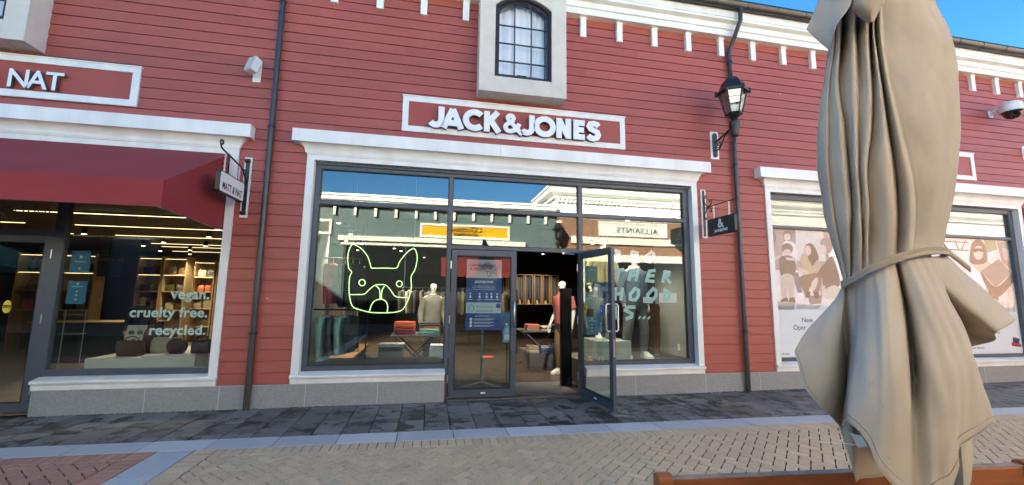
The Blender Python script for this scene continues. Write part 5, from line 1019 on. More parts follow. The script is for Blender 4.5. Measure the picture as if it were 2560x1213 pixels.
CH = mat('charcoal hoodie', (0.085, 0.085, 0.080), 0.9, var=0.2, vs=9)
t, J, k = figure('mannequin', 'white mannequin in a grey hoodie behind the table of folded sweaters', 'mannequin', (0.07, 2.95, 0.015), math.radians(14), 1.88, PLA, arms=((0.03, -0.04), (0.04, -0.08)))
top_garment(t, J, k, (0.16, 0.155, 0.14), 'hoodie', hem=0.90, hood=True); trousers(t, J, k, (0.05, 0.055, 0.07)); shoes(t, J, k)
t, J, k = figure('mannequin', 'white mannequin in a dusty red polo shirt beside the doorway', 'mannequin', (2.72, 1.80, 0.015), math.radians(-62), 1.95, PLA, arms=((0.03, -0.12), (0.03, -0.03)), stance=0.085, step=0.05)
top_garment(t, J, k, (0.30, 0.09, 0.08), 'polo_shirt', hem=0.93, sleeve=0.5, collar=(0.30, 0.09, 0.08)); trousers(t, J, k, (0.16, 0.11, 0.06)); shoes(t, J, k)
t, J, k = figure('mannequin', 'white mannequin in a blue denim jacket with pale collar in the right window', 'mannequin', (3.83, 0.86, 0.452), math.radians(8), 2.02, PLA, arms=((0.05, -0.07), (0.02, -0.02)), stance=0.14, step=-0.05)
top_garment(t, J, k, (0.075, 0.115, 0.17), 'denim_jacket', hem=0.95, collar=(0.62, 0.54, 0.42), open_=True); trousers(t, J, k, (0.11, 0.115, 0.12)); shoes(t, J, k)
t, J, k = figure('mannequin', 'white mannequin in an olive bomber jacket and blue jeans standing on a block', 'mannequin', (3.27, 1.05, 0.782), math.radians(-6), 2.02, PLA, arms=((0.03, -0.05), (0.04, -0.06)), stance=0.10)
top_garment(t, J, k, (0.24, 0.20, 0.10), 'bomber_jacket', hem=0.95, open_=True); trousers(t, J, k, (0.06, 0.09, 0.15)); shoes(t, J, k)
BLK = mat('speckled grey terrazzo block', (0.24, 0.27, 0.26), 0.7, var=0.3, vs=70)
mb = MB(); mb.box(2.98, 3.66, 0.70, 1.38, 0.451, 0.781); tag(mb.build('display_block', BLK, bevel=0.006), 'speckled grey block under the bomber jacket mannequin', 'display block')

def hanging(x, y, ztop, L, w, th, col, rz, label, grp, sleeves=True, name='hanging_jacket', cat='jacket'):
    t = thing(name, label, cat, (x, y, ztop), grp, rz); m = cloth(col); mb = MB()
    lv = [(0.0, 0.09, 0.35), (-0.025, 0.30, 0.7), (-0.07, 0.46, 0.95), (-0.16, 0.48, 1.0), (-L * 0.45, 0.46, 1.0), (-L * 0.8, 0.48, 1.05), (-L, 0.5, 1.0)]
    ph = random.uniform(0, 6)
    mb.loft([ell(0, 0, z, w * a, th * 0.5 * b, 24, 0.05 if z < -0.1 else 0.0, ph + z * 2, k=6) for z, a, b in lv][::-1])
    mb.build('body_panel' if not sleeves else 'jacket_body', m, t, smooth=70, local=True)
    if sleeves:
        for s in (-1, 1):
            mb = MB(); pts = catmull([(s * w * 0.42, 0, -0.05), (s * w * 0.53, -0.01, -0.2), (s * w * 0.56, -0.02, -L * 0.55), (s * w * 0.53, -0.03, -L * 0.93)], 4); n = len(pts)
            mb.tube(pts, [0.062 - 0.02 * i / (n - 1) for i in range(n)], 10); mb.build('sleeve', m, t, smooth=70, local=True)
    hk = MB(); hk.tube([(0, 0, -0.01), (0, 0, 0.05), (0.018, 0, 0.075), (0, 0, 0.09), (-0.018, 0, 0.075)], 0.004, 6); hk.build('hanger_hook', STEEL, t, local=True)
    return t
def rail(label, pts, posts, grp=None):
    t = thing('clothes_rail', label, 'clothes rail', pts[0], grp)
    mb = MB(); mb.tube(pts, 0.013, 8); mb.build('bar', BLACK, t, smooth=60)
    for i, p in enumerate(posts):
        mb = MB(); mb.tube(p, 0.013, 8); mb.build('post', BLACK, t, smooth=60)
rail('lower clothes rail against the left display wall', [(-1.93, 1.15, 1.30), (-1.05, 1.15, 1.30)], [[(-1.05, 1.15, 1.30), (-1.05, 1.15, 0.452)]])
MINT = (0.30, 0.50, 0.42)
hanging(-1.74, 1.15, 1.21, 0.75, 0.42, 0.11, MINT, math.radians(78), 'mint green jacket hanging first on the low rail by the left wall', 'jackets on the low rail')
hanging(-1.60, 1.15, 1.21, 0.66, 0.42, 0.12, (0.075, 0.07, 0.06), math.radians(80), 'dark brown jacket hanging between two mint jackets', 'jackets on the low rail')
hanging(-1.45, 1.15, 1.21, 0.66, 0.42, 0.12, (0.32, 0.45, 0.39), math.radians(76), 'pale mint jacket hanging third on the low rail', 'jackets on the low rail')
hanging(-1.31, 1.15, 1.21, 0.62, 0.42, 0.11, (0.04, 0.042, 0.04), math.radians(80), 'charcoal jacket at the right end of the low rail', 'jackets on the low rail')
rail('upper clothes rail against the left display wall', [(-1.93, 1.60, 2.22), (-1.25, 1.60, 2.22)], [[(-1.25, 1.6, 2.22), (-1.25, 1.6, 3.55)]])
hanging(-1.76, 1.60, 2.13, 0.74, 0.42, 0.16, (0.46, 0.10, 0.085), math.radians(72), 'coral red hoodie hanging high on the left wall', None, name='hanging_hoodie', cat='hoodie')
for i, x in enumerate((-1.55, -1.42, -1.30)):
    hanging(x, 1.60, 2.13, 0.8, 0.42, 0.11, [(0.03, 0.03, 0.035), (0.05, 0.045, 0.04), (0.02, 0.02, 0.025)][i], math.radians(80), ['black', 'dark brown', 'jet black'][i] + ' jacket on the upper rail right of the coral hoodie', 'dark jackets on the upper rail')
# side wall racks deeper in the shop
rail('long clothes rail far along the left side wall', [(-2.2, 3.4, 1.55), (-2.2, 6.4, 1.55)], [[(-2.2, 3.4, 1.55), (-2.2, 3.4, 0.016)], [(-2.2, 6.4, 1.55), (-2.2, 6.4, 0.016)]])
for i in range(13):
    hanging(-2.16, 3.5 + i * 0.22, 1.46, 0.85, 0.36, 0.11, random.choice([(0.05, 0.05, 0.06), (0.12, 0.09, 0.06), (0.03, 0.05, 0.04), (0.2, 0.17, 0.12), (0.05, 0.07, 0.11)]), random.uniform(-0.1, 0.1), 'dark garment on the long rail of the left side wall', 'garments on the side wall rail', sleeves=False, name='hanging_garment', cat='garment')
rail('clothes rail at the back behind the hoodie mannequin', [(-1.0, 7.2, 1.80), (1.3, 7.2, 1.80)], [[(-1.0, 7.2, 1.8), (-1.0, 7.2, 0.016)], [(1.3, 7.2, 1.8), (1.3, 7.2, 0.016)]])
cs = [(0.05, 0.05, 0.05), (0.34, 0.30, 0.24), (0.03, 0.03, 0.03), (0.12, 0.10, 0.08), (0.05, 0.06, 0.09), (0.28, 0.25, 0.20), (0.03, 0.03, 0.03), (0.16, 0.05, 0.04), (0.05, 0.05, 0.06), (0.2, 0.18, 0.15), (0.04, 0.04, 0.04)]
for i, c in enumerate(cs):
    hanging(-0.85 + i * 0.205, 7.2, 1.71, 0.72, 0.34, 0.13, c, random.uniform(1.0, 1.5), 'garment on the back rail behind the hoodie mannequin', 'garments on the back rail', name='hanging_garment', cat='garment')
# rail seen through the closed door leaf
rail('clothes rail behind the poster stand', [(0.3, 5.0, 1.76), (2.4, 5.0, 1.76)], [[(0.3, 5.0, 1.76), (0.3, 5.0, 0.016)], [(2.4, 5.0, 1.76), (2.4, 5.0, 0.016)]])
for i in range(9):
    hanging(0.42 + i * 0.235, 5.0, 1.67, 0.62, 0.34, 0.12, random.choice([(0.05, 0.05, 0.05), (0.20, 0.07, 0.05), (0.10, 0.12, 0.06), (0.06, 0.05, 0.04), (0.16, 0.13, 0.10)]), random.uniform(0.9, 1.4), 'garment on the rail behind the poster stand', 'garments behind the poster stand', name='hanging_garment', cat='garment')
WOOD = mat('pale oak', (0.34, 0.22, 0.11), 0.55, var=0.2, vs=4, stretch=(1, 1, 8))
OAKD = mat('brown oak', (0.16, 0.075, 0.03), 0.55, var=0.2, vs=5)
for i in range(7):
    x = 2.35 + i * 0.315; t = thing('jeans_frame', 'wooden frame on the back wall holding jeans, %s from the left' % ['first', 'second', 'third', 'fourth', 'fifth', 'sixth', 'seventh'][i], 'display frame', (x, 7.9, 1.28), 'wooden jeans frames')
    mb = MB(); mb.box(x, x + 0.022, 7.8, 8.1, 1.28, 2.33); mb.box(x + 0.25, x + 0.272, 7.8, 8.1, 1.28, 2.33); mb.box(x + 0.022, x + 0.25, 7.8, 8.1, 1.28, 1.30); mb.box(x + 0.022, x + 0.25, 7.8, 8.1, 2.31, 2.33); mb.build('frame', WOOD, t)
    mb = MB(); mb.box(x + 0.022, x + 0.25, 8.06, 8.08, 1.30, 2.31); mb.build('back_board', DARK, t)
    j = MB()
    for s in (-1, 1): j.tube([(x + 0.136 + s * 0.04, 7.93, 2.24), (x + 0.136 + s * 0.05, 7.92, 1.9), (x + 0.136 + s * 0.055, 7.9, 1.45)], [0.06, 0.055, 0.045], 10)
    tag(j.build('hanging_jeans', cloth([(0.05, 0.06, 0.08), (0.03, 0.03, 0.035), (0.08, 0.09, 0.10), (0.04, 0.05, 0.08)][i % 4]), smooth=70), 'pair of dark jeans in the %s wooden frame from the left' % ['first', 'second', 'third', 'fourth', 'fifth', 'sixth', 'seventh'][i], 'jeans', 'jeans in wooden frames')
    b = MB(); b.loft([ell(x + 0.136, 7.9, 1.302, 0.05, 0.09, 12), ell(x + 0.136, 7.9, 1.36, 0.048, 0.07, 12), ell(x + 0.136, 7.94, 1.45, 0.03, 0.03, 12)]); tag(b.build('boot', cloth((0.36, 0.26, 0.14)), smooth=60), 'tan boot at the foot of the %s wooden frame from the left' % ['first', 'second', 'third', 'fourth', 'fifth', 'sixth', 'seventh'][i], 'boot', 'boots in wooden frames')

# folding tables and folded clothes
def folded(x, y, z, w, d, h, col, label, grp, name='folded_sweater', cat='folded sweater', rz=0.0):
    mb = MB(); n = 20; rr = []
    for zz, q in [(0, 0.9), (h * 0.12, 0.985), (h * 0.5, 1.0), (h * 0.88, 0.985), (h, 0.9)]:
        ring = []
        for i in range(n):
            t_ = 2 * PI * i / n; c, s = math.cos(t_), math.sin(t_)
            px = w / 2 * q * math.copysign(abs(c) ** 0.35, c); py = d / 2 * q * math.copysign(abs(s) ** 0.35, s)
            ring.append((x + px * math.cos(rz) - py * math.sin(rz), y + px * math.sin(rz) + py * math.cos(rz), z + zz + 0.004 * math.sin(3 * t_ + x * 9)))
        rr.append(ring)
    mb.loft(rr); return tag(mb.build(name, cloth(col), smooth=50), label, cat, grp)
def stack(x, y, z, w, d, cols, hs, where, grp, item='sweater'):
    names = {}
    for i, c in enumerate(cols):
        cn, cc = c
        folded(x + random.uniform(-.008, .008), y + random.uniform(-.008, .008), z, w * random.uniform(.96, 1), d, hs - 0.001, cc, '%s folded %s %s' % (cn, item, where), grp, name='folded_' + item, cat='folded ' + item, rz=random.uniform(-0.05, 0.05)); z += hs
TABM = mat('grey metal table', (0.10, 0.10, 0.10), 0.5)
def xtable(x0, x1, y0, y1, z, label):
    t = thing('trestle_table', label, 'table', ((x0 + x1) / 2, (y0 + y1) / 2, 0.015))
    mb = MB(); mb.box(x0, x1, y0, y1, z - 0.035, z); mb.build('table_top', TABM, t, bevel=0.004)
    for y in (y0 + 0.06, y1 - 0.06):
        for s in (0, 1):
            xa, xb = (x0 + 0.07, x1 - 0.07) if s == 0 else (x1 - 0.07, x0 + 0.07)
            yy = y + (0.02 if s else -0.02); mb = MB(); mb.prism([(xa - 0.02, yy, z - 0.036), (xa + 0.02, yy, z - 0.036), (xb + 0.02, yy, 0.016), (xb - 0.02, yy, 0.016)], (0, 0.018, 0)); mb.build('leg', TABM, t)
xtable(-0.70, 0.22, 1.85, 2.60, 0.80, 'grey trestle table with crossed legs in the left window')
R1, R2, OR_, NV, GY, MN, WH = ('dark red', (0.20, 0.035, 0.04)), ('bright red', (0.42, 0.05, 0.035)), ('orange', (0.62, 0.16, 0.04)), ('navy', (0.03, 0.035, 0.07)), ('grey', (0.13, 0.13, 0.14)), ('mint', (0.30, 0.55, 0.47)), ('pale green', (0.45, 0.6, 0.5))
stack(-0.45, 2.05, 0.801, 0.42, 0.32, [R1, R1, R1, R1, R2, R2, OR_, OR_, R2], 0.027, 'in the red and orange stack on the trestle table', 'sweaters on the left trestle table')
stack(0.02, 2.05, 0.801, 0.40, 0.32, [MN, MN, MN, MN, WH, OR_, NV, GY, NV], 0.026, 'in the mint and navy stack on the trestle table', 'sweaters on the left trestle table')
BXM = mat('dark grey crate', (0.085, 0.088, 0.09), 0.7, var=0.1)
def crate(x0, x1, y0, y1, z1, label):
    mb = MB(); mb.box(x0, x1, y0, y1, 0.016, z1); mb.box(x0 + 0.02, x1 - 0.02, y0 - 0.004, y0 - 0.0005, 0.05, z1 - 0.03); tag(mb.build('display_crate', BXM, bevel=0.005), label, 'crate')
crate(-0.98, -0.36, 1.50, 1.83, 0.40, 'low dark crate under folded jeans left of the trestle table')
stack(-0.66, 1.66, 0.401, 0.46, 0.28, [('grey green', (0.10, 0.12, 0.12))] * 8 + [('pale grey', (0.42, 0.42, 0.44))] * 2, 0.027, 'in the stack left of the trestle table', 'jeans stacked on the low crate', 'jeans')
crate(0.02, 0.5, 1.48, 1.83, 0.40, 'low dark crate under white trousers right of the trestle table')
stack(0.20, 1.64, 0.401, 0.34, 0.28, [('white', (0.55, 0.57, 0.62))] * 9, 0.027, 'in the stack right of the trestle table', 'white trousers on the low crate', 'trousers')
t = thing('low_bench', 'low brown wooden bench along the left wall', 'bench', (-1.7, 3.2, 0.015))
mb = MB(); mb.box(-1.95, -1.48, 1.99, 4.9, 0.24, 0.30); mb.build('seat', OAKD, t, bevel=0.004)
for y in (2.1, 4.8):
    mb = MB(); mb.box(-1.9, -1.53, y - 0.03, y + 0.03, 0.016, 0.239); mb.build('leg', DARK, t)
stack(-1.70, 3.6, 0.301, 0.32, 0.4, [('patterned beige', (0.34, 0.25, 0.13)), ('black', (0.02, 0.02, 0.02)), ('patterned beige', (0.34, 0.25, 0.13))], 0.05, 'on the low bench by the left wall', 'sweaters on the low bench')
# right hand table seen through the doorway
xtable(2.02, 3.05, 2.50, 3.25, 0.82, 'grey trestle table seen through the open doorway')
stack(2.28, 2.72, 0.821, 0.30, 0.34, [('beige', (0.36, 0.28, 0.2)), ('tan', (0.30, 0.20, 0.14)), ('coral', (0.52, 0.16, 0.10)), ('coral', (0.52, 0.16, 0.10))], 0.032, 'on the trestle table in the doorway', 'sweaters on the doorway table')
stack(2.58, 2.70, 0.821, 0.24, 0.34, [('cream', (0.5, 0.45, 0.33)), ('striped black', (0.1, 0.1, 0.1)), ('cream', (0.5, 0.45, 0.33))], 0.03, 'in the middle of the doorway table', 'sweaters on the doorway table')
stack(2.84, 2.68, 0.821, 0.24, 0.34, [('blue grey', (0.13, 0.15, 0.24))] * 4, 0.03, 'at the right of the doorway table', 'sweaters on the doorway table')
crate(2.19, 2.98, 2.44, 3.70, 0.335, 'dark grey crate under the trestle table in the doorway') if False else None
mb = MB(); mb.box(2.17, 2.80, 2.44, 3.60, 0.016, 0.335); mb.box(2.19, 2.78, 2.434, 2.4395, 0.05, 0.30); tag(mb.build('display_crate', BXM, bevel=0.005), 'wide dark crate under the trestle table in the doorway', 'crate')
stack(2.30, 2.72, 0.336, 0.26, 0.34, [('beige', (0.4, 0.33, 0.24)), ('white', (0.5, 0.47, 0.42)), ('tan', (0.3, 0.22, 0.15)), ('white', (0.5, 0.47, 0.42)), ('beige', (0.4, 0.33, 0.24))], 0.03, 'at the left of the crate in the doorway', 'shirts on the doorway crate', 'shirt')
stack(2.58, 2.64, 0.336, 0.30, 0.34, [('blue', (0.08, 0.12, 0.28)), ('blue', (0.08, 0.12, 0.28)), ('blue', (0.08, 0.12, 0.28)), ('pale blue', (0.3, 0.34, 0.5))], 0.036, 'at the front of the crate in the doorway', 'shirts on the doorway crate', 'shirt')
t = thing('security_gate', 'black anti theft gate standing inside the doorway', 'security gate', (2.41, 0.72, 0.014))
mb = MB(); mb.box(2.315, 2.505, 0.66, 0.78, 0.03, 1.72); mb.build('gate_panel', mat('black gloss plastic', (0.004, 0.004, 0.005), 0.3, spec=0.2), t, bevel=0.01)
mb = MB(); mb.box(2.30, 2.52, 0.64, 0.80, 0.0145, 0.0295); mb.box(2.42, 2.47, 0.655, 0.6595, 0.06, 0.16); mb.build('base_plate', GUTTER, t)
# tan trousers on a form, notice, sockets
t = thing('trouser_form', 'brown cargo trousers displayed on a stand in the right window corner', 'trousers', (4.43, 1.25, 0.452))
mb = MB()
for s in (-1, 1): mb.tube(catmull([(4.43 + s * 0.05, 1.25, 1.40), (4.43 + s * 0.055, 1.24, 1.1), (4.43 + s * 0.05, 1.23, 0.8), (4.44 + s * 0.045, 1.25, 0.47)], 4), [0.085 - 0.002 * i + 0.006 * math.sin(i * 2.2) for i in range(13)], 12)
mb.loft([ell(4.43, 1.25, z, a, b, 18) for z, a, b in [(1.28, 0.13, 0.09), (1.40, 0.125, 0.085), (1.45, 0.12, 0.08)]]); mb.build('trousers', cloth((0.22, 0.125, 0.06)), t, smooth=70)
mb = MB(); mb.tube([(4.43, 1.25, 0.453), (4.43, 1.25, 0.60)], 0.02, 8); mb.lathe([(0.10, 0), (0.10, 0.012)], (4.43, 1.25, 0.4525), 16); mb.build('stand', STEEL, t)
for x, y0, lab, s in ((-1.934, 0.62, 'white wall socket low on the left display wall', 1), (4.83, 1.02, 'white wall socket low on the right display wall', -1)):
    t = thing('wall_socket', lab, 'socket', (x, y0, 0.58)); mb = MB(); mb.box(min(x, x + s * 0.008), max(x, x + s * 0.008), y0 - 0.04, y0 + 0.04, 0.56, 0.68); mb.build('plate', LETW, t, bevel=0.002)
    mb = MB()
    for q in (0.59, 0.635): mb.box(min(x + s * 0.0082, x + s * 0.010), max(x + s * 0.0082, x + s * 0.010), y0 - 0.016, y0 + 0.016, q, q + 0.03)
    mb.build('outlet', mat('beige outlet', (0.6, 0.58, 0.54), 0.5), t)
# neon dog
NEONM = mat('lit green white neon tube', (0.9, 1, 0.8), 0.4, emis=(0.66, 1.0, 0.30), es=0.135)
t = thing('neon_sign', 'glowing green neon outline of a bulldog head hanging in the window', 'neon sign', (-0.72, 0.25, 1.3))
def N3(k): return [Vector((x, 0.25, z)) for x, z in NEON[k]]
for kk, nm in (('outline', 'head_tube'), ('mask', 'muzzle_tube'), ('nose1', 'nose_tube'), ('nose2', 'nose_tube'), ('mouth', 'mouth_tube'), ('eye1', 'eye_tube'), ('eye2', 'eye_tube')):
    P = N3(kk); P = catmull(P, 4) if kk not in ('eye1', 'eye2') else P
    mb = MB(); mb.tube(P, 0.0075, 8); mb.build(nm, NEONM, t, smooth=70)
WIRE = mat('pale hanging wire', (0.6, 0.6, 0.6), 0.5)
for x, z in ((-1.19, 2.335), (-0.275, 2.30)):
    mb = MB(); mb.tube([(x, 0.25, z), (x + 0.004, 0.25, 3.0), (x, 0.25, 3.559)], 0.0022, 5); mb.build('hanging_wire', WIRE, t)
# brush lettering on the right window, posters and stickers on glass
BRM = mat('pale aqua window paint', (0.56, 0.80, 0.80), 0.7)
t = thing('window_lettering', 'pale aqua brush lettering BROTHERHOOD IS... on the right window', 'lettering', (3.5, 0.11, 1.2))
for kk, ss in BRUSH.items():
    mb = MB()
    for i, s in enumerate(ss): ribbon(mb, s, 0.056 if kk[0] != 'P' else 0.06, 0.1095 + i * 0.0004, 0.1135 + i * 0.0004, 0.012)
    mb.build('letter', BRM, t)
def notice(x0, x1, z0, z1, y, label, col, dots=(), name='notice', rows=()):
    t = thing(name, label, 'notice', ((x0 + x1) / 2, y, z0)); mb = MB(); mb.box(x0, x1, y, y + 0.0015, z0, z1); mb.build('sheet', col, t)
    if dots:
        mb = MB()
        for (u, v, r) in dots: mb.lathe([(r, 0), (r, -0.0008)], (x0 + (x1 - x0) * u, y - 0.0003, z0 + (z1 - z0) * v), 12, 'y')
        for (u, v, w_) in rows: mb.box(x0 + (x1 - x0) * u, x0 + (x1 - x0) * (u + w_), y - 0.0011, y - 0.0003, z0 + (z1 - z0) * v - 0.004, z0 + (z1 - z0) * v + 0.004)
        mb.build('marks', mat('pale blue mark', (0.45, 0.62, 0.75), 0.6), t)
    return t
BLUE = mat('mid blue sheet', (0.045, 0.17, 0.30), 0.6); TEAL = mat('pale teal sheet', (0.16, 0.26, 0.28), 0.6)
D5 = [(0.5, 0.88, 0.016), (0.5, 0.55, 0.012), (0.5, 0.38, 0.012), (0.5, 0.2, 0.012)]; R5 = [(0.2, 0.76, 0.6)]
notice(2.55, 2.77, 0.95, 1.25, 0.110, 'blue notice low on the right window beside the door', BLUE, D5, rows=R5)
notice(2.55, 2.77, 1.81, 2.09, 0.110, 'pale teal notice high on the right window beside the door', TEAL, [(0.5, 0.8, 0.016)], rows=R5)
notice(2.55, 2.77, 1.38, 1.66, 0.110, 'pale teal notice in the middle of the right window edge', TEAL, [(0.5, 0.8, 0.016)], rows=R5)
notice(3.905, 4.24, 1.49, 1.66, 0.118, 'white paper notice stuck inside the right window', LETW)
notice(3.60, 3.78, 1.48, 1.58, 0.118, 'small white card stuck below the lettering', LETW)
def sticker(x, y, z, label, m, name, ry=0.055, rot=0.0, word=None, wm=None, parent=None):
    t = thing(name, label, 'sticker', (x, y, z), None, rot); mb = MB(); mb.loft([[(0.047 * math.cos(a), yy, ry * math.sin(a)) for a in [2 * PI * i / 24 for i in range(24)]] for yy in (-0.0015, 0.0)]); mb.build('disc', m, t, local=True)
    return t
YEL = mat('yellow sticker', (0.75, 0.55, 0.02), 0.5); BLS = mat('blue sticker', (0.02, 0.14, 0.48), 0.5)
LX = Vector((math.cos(math.radians(-83.5)), math.sin(math.radians(-83.5)), 0)); LN = Vector((-LX.y, LX.x, 0))
def on_leaf(d, z, s=-1): p = Vector((2.425, 0.05, 0)) + LX * d + LN * (s * 0.0085); return (p.x, p.y, z)
p = on_leaf(0.22, 1.385); t = sticker(*p, 'oval yellow caution sticker on the glass of the open door', YEL, 'caution_sticker', 0.078, math.radians(-83.5))
mb = MB(); mb.box(-0.043, 0.043, -0.003, -0.0017, -0.014, 0.02); mb.build('band', BLACK, t, local=True); text('lettering', 'CAUTION', 0, -0.0034, -0.008, 0.024, YEL, t, ext=0.0003, align='CENTER', local=True)
p = on_leaf(0.72, 1.385); t = sticker(*p, 'round blue wheelchair access sticker on the open door', BLS, 'access_sticker', 0.07, math.radians(-83.5))
mb = MB(); mb.tube([(0.012 * math.cos(a) + 0.002, -0.002, -0.012 + 0.012 * math.sin(a)) for a in [PI * .6 + i * 0.45 for i in range(11)]], 0.0028, 5); mb.tube([(-0.006, -0.002, 0.028), (-0.004, -0.002, 0.0), (0.012, -0.002, -0.002), (0.018, -0.002, -0.024)], 0.003, 5); mb.ball((-0.006, -0.002, 0.04), 0.006, 0.002, 0.006, 8, 5); mb.build('wheelchair_symbol', LETW, t, local=True)
# poster stand, sanitizer
t = thing('poster_stand', 'blue and pink notice poster on a tall grey stand behind the door glass', 'poster stand', (0.93, 0.92, 0.014))
SG = mat('grey stand metal', (0.16, 0.18, 0.18), 0.5)
mb = MB(); mb.tube([(0.935, 0.95, 0.05), (0.945, 0.93, 2.15)], 0.02, 8); mb.build('post', SG, t, smooth=60)
for a in (200, 320, 90): mb = MB(); mb.tube([(0.935, 0.95, 0.075), (0.935 + 0.34 * math.cos(math.radians(a)), 0.95 + 0.34 * math.sin(math.radians(a)), 0.022)], [0.026, 0.014], 6); mb.build('foot', SG, t)
px0, px1, pz0, pz1 = 0.632, 1.262, 0.972, 2.212; py = 0.905
PW = px1 - px0; PH = pz1 - pz0
mb = MB(); mb.box(px0, px1, py, py + 0.008, pz0, pz1); po = mb.build('poster', mat('royal blue print', (0.028, 0.085, 0.30), 0.55), t)
mb = MB(); mb.box(px0, px1, py - 0.0012, py - 0.0004, pz0 + PH * 0.735, pz1); mb.build('pink_panel', mat('pale pink print', (0.68, 0.58, 0.56), 0.55), po)
mb = MB(); mb.box(px0, px1, py - 0.0012, py - 0.0004, pz0 + PH * 0.235, pz0 + PH * 0.385); mb.build('aqua_panel', mat('pale aqua print', (0.48, 0.64, 0.64), 0.55), po)
U_ = lambda u, v: (px0 + PW * u, pz0 + PH * v)
PINK = mat('red print', (0.42, 0.05, 0.09), 0.6)
def ptxt(s, u, v, sz, m, al='LEFT', of=0.0): text('lettering', s, U_(u, v)[0], py - 0.0022, U_(u, v)[1], sz, m, po, ext=0.0005, align=al, offset=of)
ptxt('HANG ON', 0.09, 0.90, 0.072, PINK, of=0.002); ptxt('A SEC!', 0.09, 0.845, 0.072, PINK, of=0.002); ptxt('STOP', 0.585, 0.872, 0.085, PINK, 'CENTER', 0.003)
ptxt('JACK&JONES', 0.5, 0.665, 0.058, LETW, 'CENTER', 0.002); ptxt("LET'S PROTECT OURSELVES BY", 0.5, 0.61, 0.028, LETW, 'CENTER'); ptxt('FOLLOWING THESE DIRECTIONS', 0.5, 0.588, 0.028, LETW, 'CENTER'); ptxt('DO NOT ENTER IF...', 0.48, 0.185, 0.03, LETW, 'CENTER')
mb = MB(); L_ = [U_(*q) for q in [(0.585 + 0.125 * math.cos(a), 0.895 + 0.064 * math.sin(a)) for a in [PI / 8 + PI / 4 * i for i in range(8)]]]; ribbon(mb, L_ + [L_[0]], 0.008, py - 0.0024, py - 0.0013)
for pts in ([(0.58, 0.832), (0.59, 0.80)], [(0.60, 0.745), (0.66, 0.77), (0.68, 0.80), (0.67, 0.83), (0.72, 0.835), (0.80, 0.84), (0.83, 0.87), (0.85, 0.83), (0.84, 0.80), (0.85, 0.765), (0.92, 0.745)], [(0.69, 0.80), (0.74, 0.815), (0.79, 0.815), (0.83, 0.79)], [(0.58, 0.80), (0.60, 0.78), (0.66, 0.765)]): ribbon(mb, [U_(*q) for q in pts], 0.007, py - 0.0024, py - 0.0013)
mb.build('line_drawing', mat('dark print line', (0.05, 0.03, 0.05), 0.6), po)
mb = MB()
for u in (0.12, 0.38, 0.58, 0.72, 0.88):
    mb.lathe([(0.016, 0), (0.016, -0.0006)], (U_(u, 0)[0], py - 0.0012, U_(0, 0.51)[1]), 10, 'y'); x_, z_ = U_(u, 0.485); mb.box(x_ - 0.016, x_ + 0.016, py - 0.0018, py - 0.0012, z_ - 0.045, z_)
    mb.box(x_ - 0.04, x_ + 0.04, py - 0.0018, py - 0.0012, U_(0, 0.425)[1], U_(0, 0.425)[1] + 0.008)
mb.box(*[U_(0.2, 0)[0], U_(0.8, 0)[0]], py - 0.0018, py - 0.0012, U_(0, 0.567)[1], U_(0, 0.567)[1] + 0.005)
for v in (0.15, 0.105, 0.06):
    mb.lathe([(0.026, 0), (0.026, -0.0006)], (U_(0.15, 0)[0], py - 0.0012, U_(0, v)[1]), 14, 'y'); x_ = U_(0.23, 0)[0]; mb.box(x_, x_ + 0.36, py - 0.0018, py - 0.0012, U_(0, v)[1], U_(0, v)[1] + 0.007); mb.box(x_, x_ + 0.30, py - 0.0018, py - 0.0012, U_(0, v)[1] - 0.018, U_(0, v)[1] - 0.012)
mb.build('print_marks', LETW, po)
mb = MB(); head = [U_(*q) for q in [(0.10, 0.255), (0.08, 0.30), (0.10, 0.345), (0.16, 0.355), (0.21, 0.33), (0.22, 0.29), (0.19, 0.262), (0.16, 0.255)]]; ribbon(mb, head, 0.008, py - 0.0024, py - 0.0013); x_ = U_(0.29, 0)[0]
for v in (0.335, 0.315, 0.275, 0.255): mb.box(x_, x_ + 0.30, py - 0.0022, py - 0.0013, U_(0, v)[1], U_(0, v)[1] + 0.006)
mb.lathe([(0.045, 0), (0.045, -0.0006)], (U_(0.92, 0)[0], py - 0.0013, U_(0, 0.34)[1]), 16, 'y'); mb.build('blue_marks', mat('royal blue mark', (0.028, 0.085, 0.30), 0.6), po)
t = thing('sanitizer_stand', 'thin black stand with a small blue card beside the door handle', 'stand', (1.38, 0.92, 0.014))
mb = MB(); mb.tube([(1.38, 0.92, 0.02), (1.38, 0.92, 0.755)], 0.012, 8); mb.lathe([(0.16, 0.001), (0.16, 0.012), (0.02, 0.02)], (1.38, 0.92, 0.014), 18); mb.build('post', BLACK, t, smooth=50)
mb = MB(); mb.box(1.28, 1.48, 0.84, 1.0, 0.745, 0.757); mb.build('shelf', BLACK, t)
mb = MB(); mb.box(1.28, 1.45, 1.0, 1.004, 0.90, 1.28); mb.build('card', BLUE, t)
t = thing('sanitizer_bottle', 'translucent blue jug of hand sanitizer with a handle and white cap', 'bottle', (1.37, 0.915, 0.758)); BT = mat('pale blue plastic', (0.20, 0.40, 0.56), 0.25, var=0.1)
mb = MB(); mb.loft([ell(1.365, 0.915, z, a, b, 18) for z, a, b in [(0.758, 0.07, 0.05), (0.77, 0.075, 0.055), (0.92, 0.075, 0.055), (0.97, 0.062, 0.048), (1.03, 0.03, 0.028), (1.055, 0.018, 0.018)]]); mb.build('jug', BT, t, smooth=60)
mb = MB(); mb.lathe([(0.022, 0), (0.022, 0.03)], (1.365, 0.915, 1.055), 12); mb.build('cap', LETW, t)
mb = MB(); mb.tube(catmull([(1.385, 0.915, 1.03), (1.42, 0.915, 1.02), (1.445, 0.915, 0.97), (1.44, 0.915, 0.91)], 4), 0.011, 8); mb.build('handle', BT, t, smooth=60)
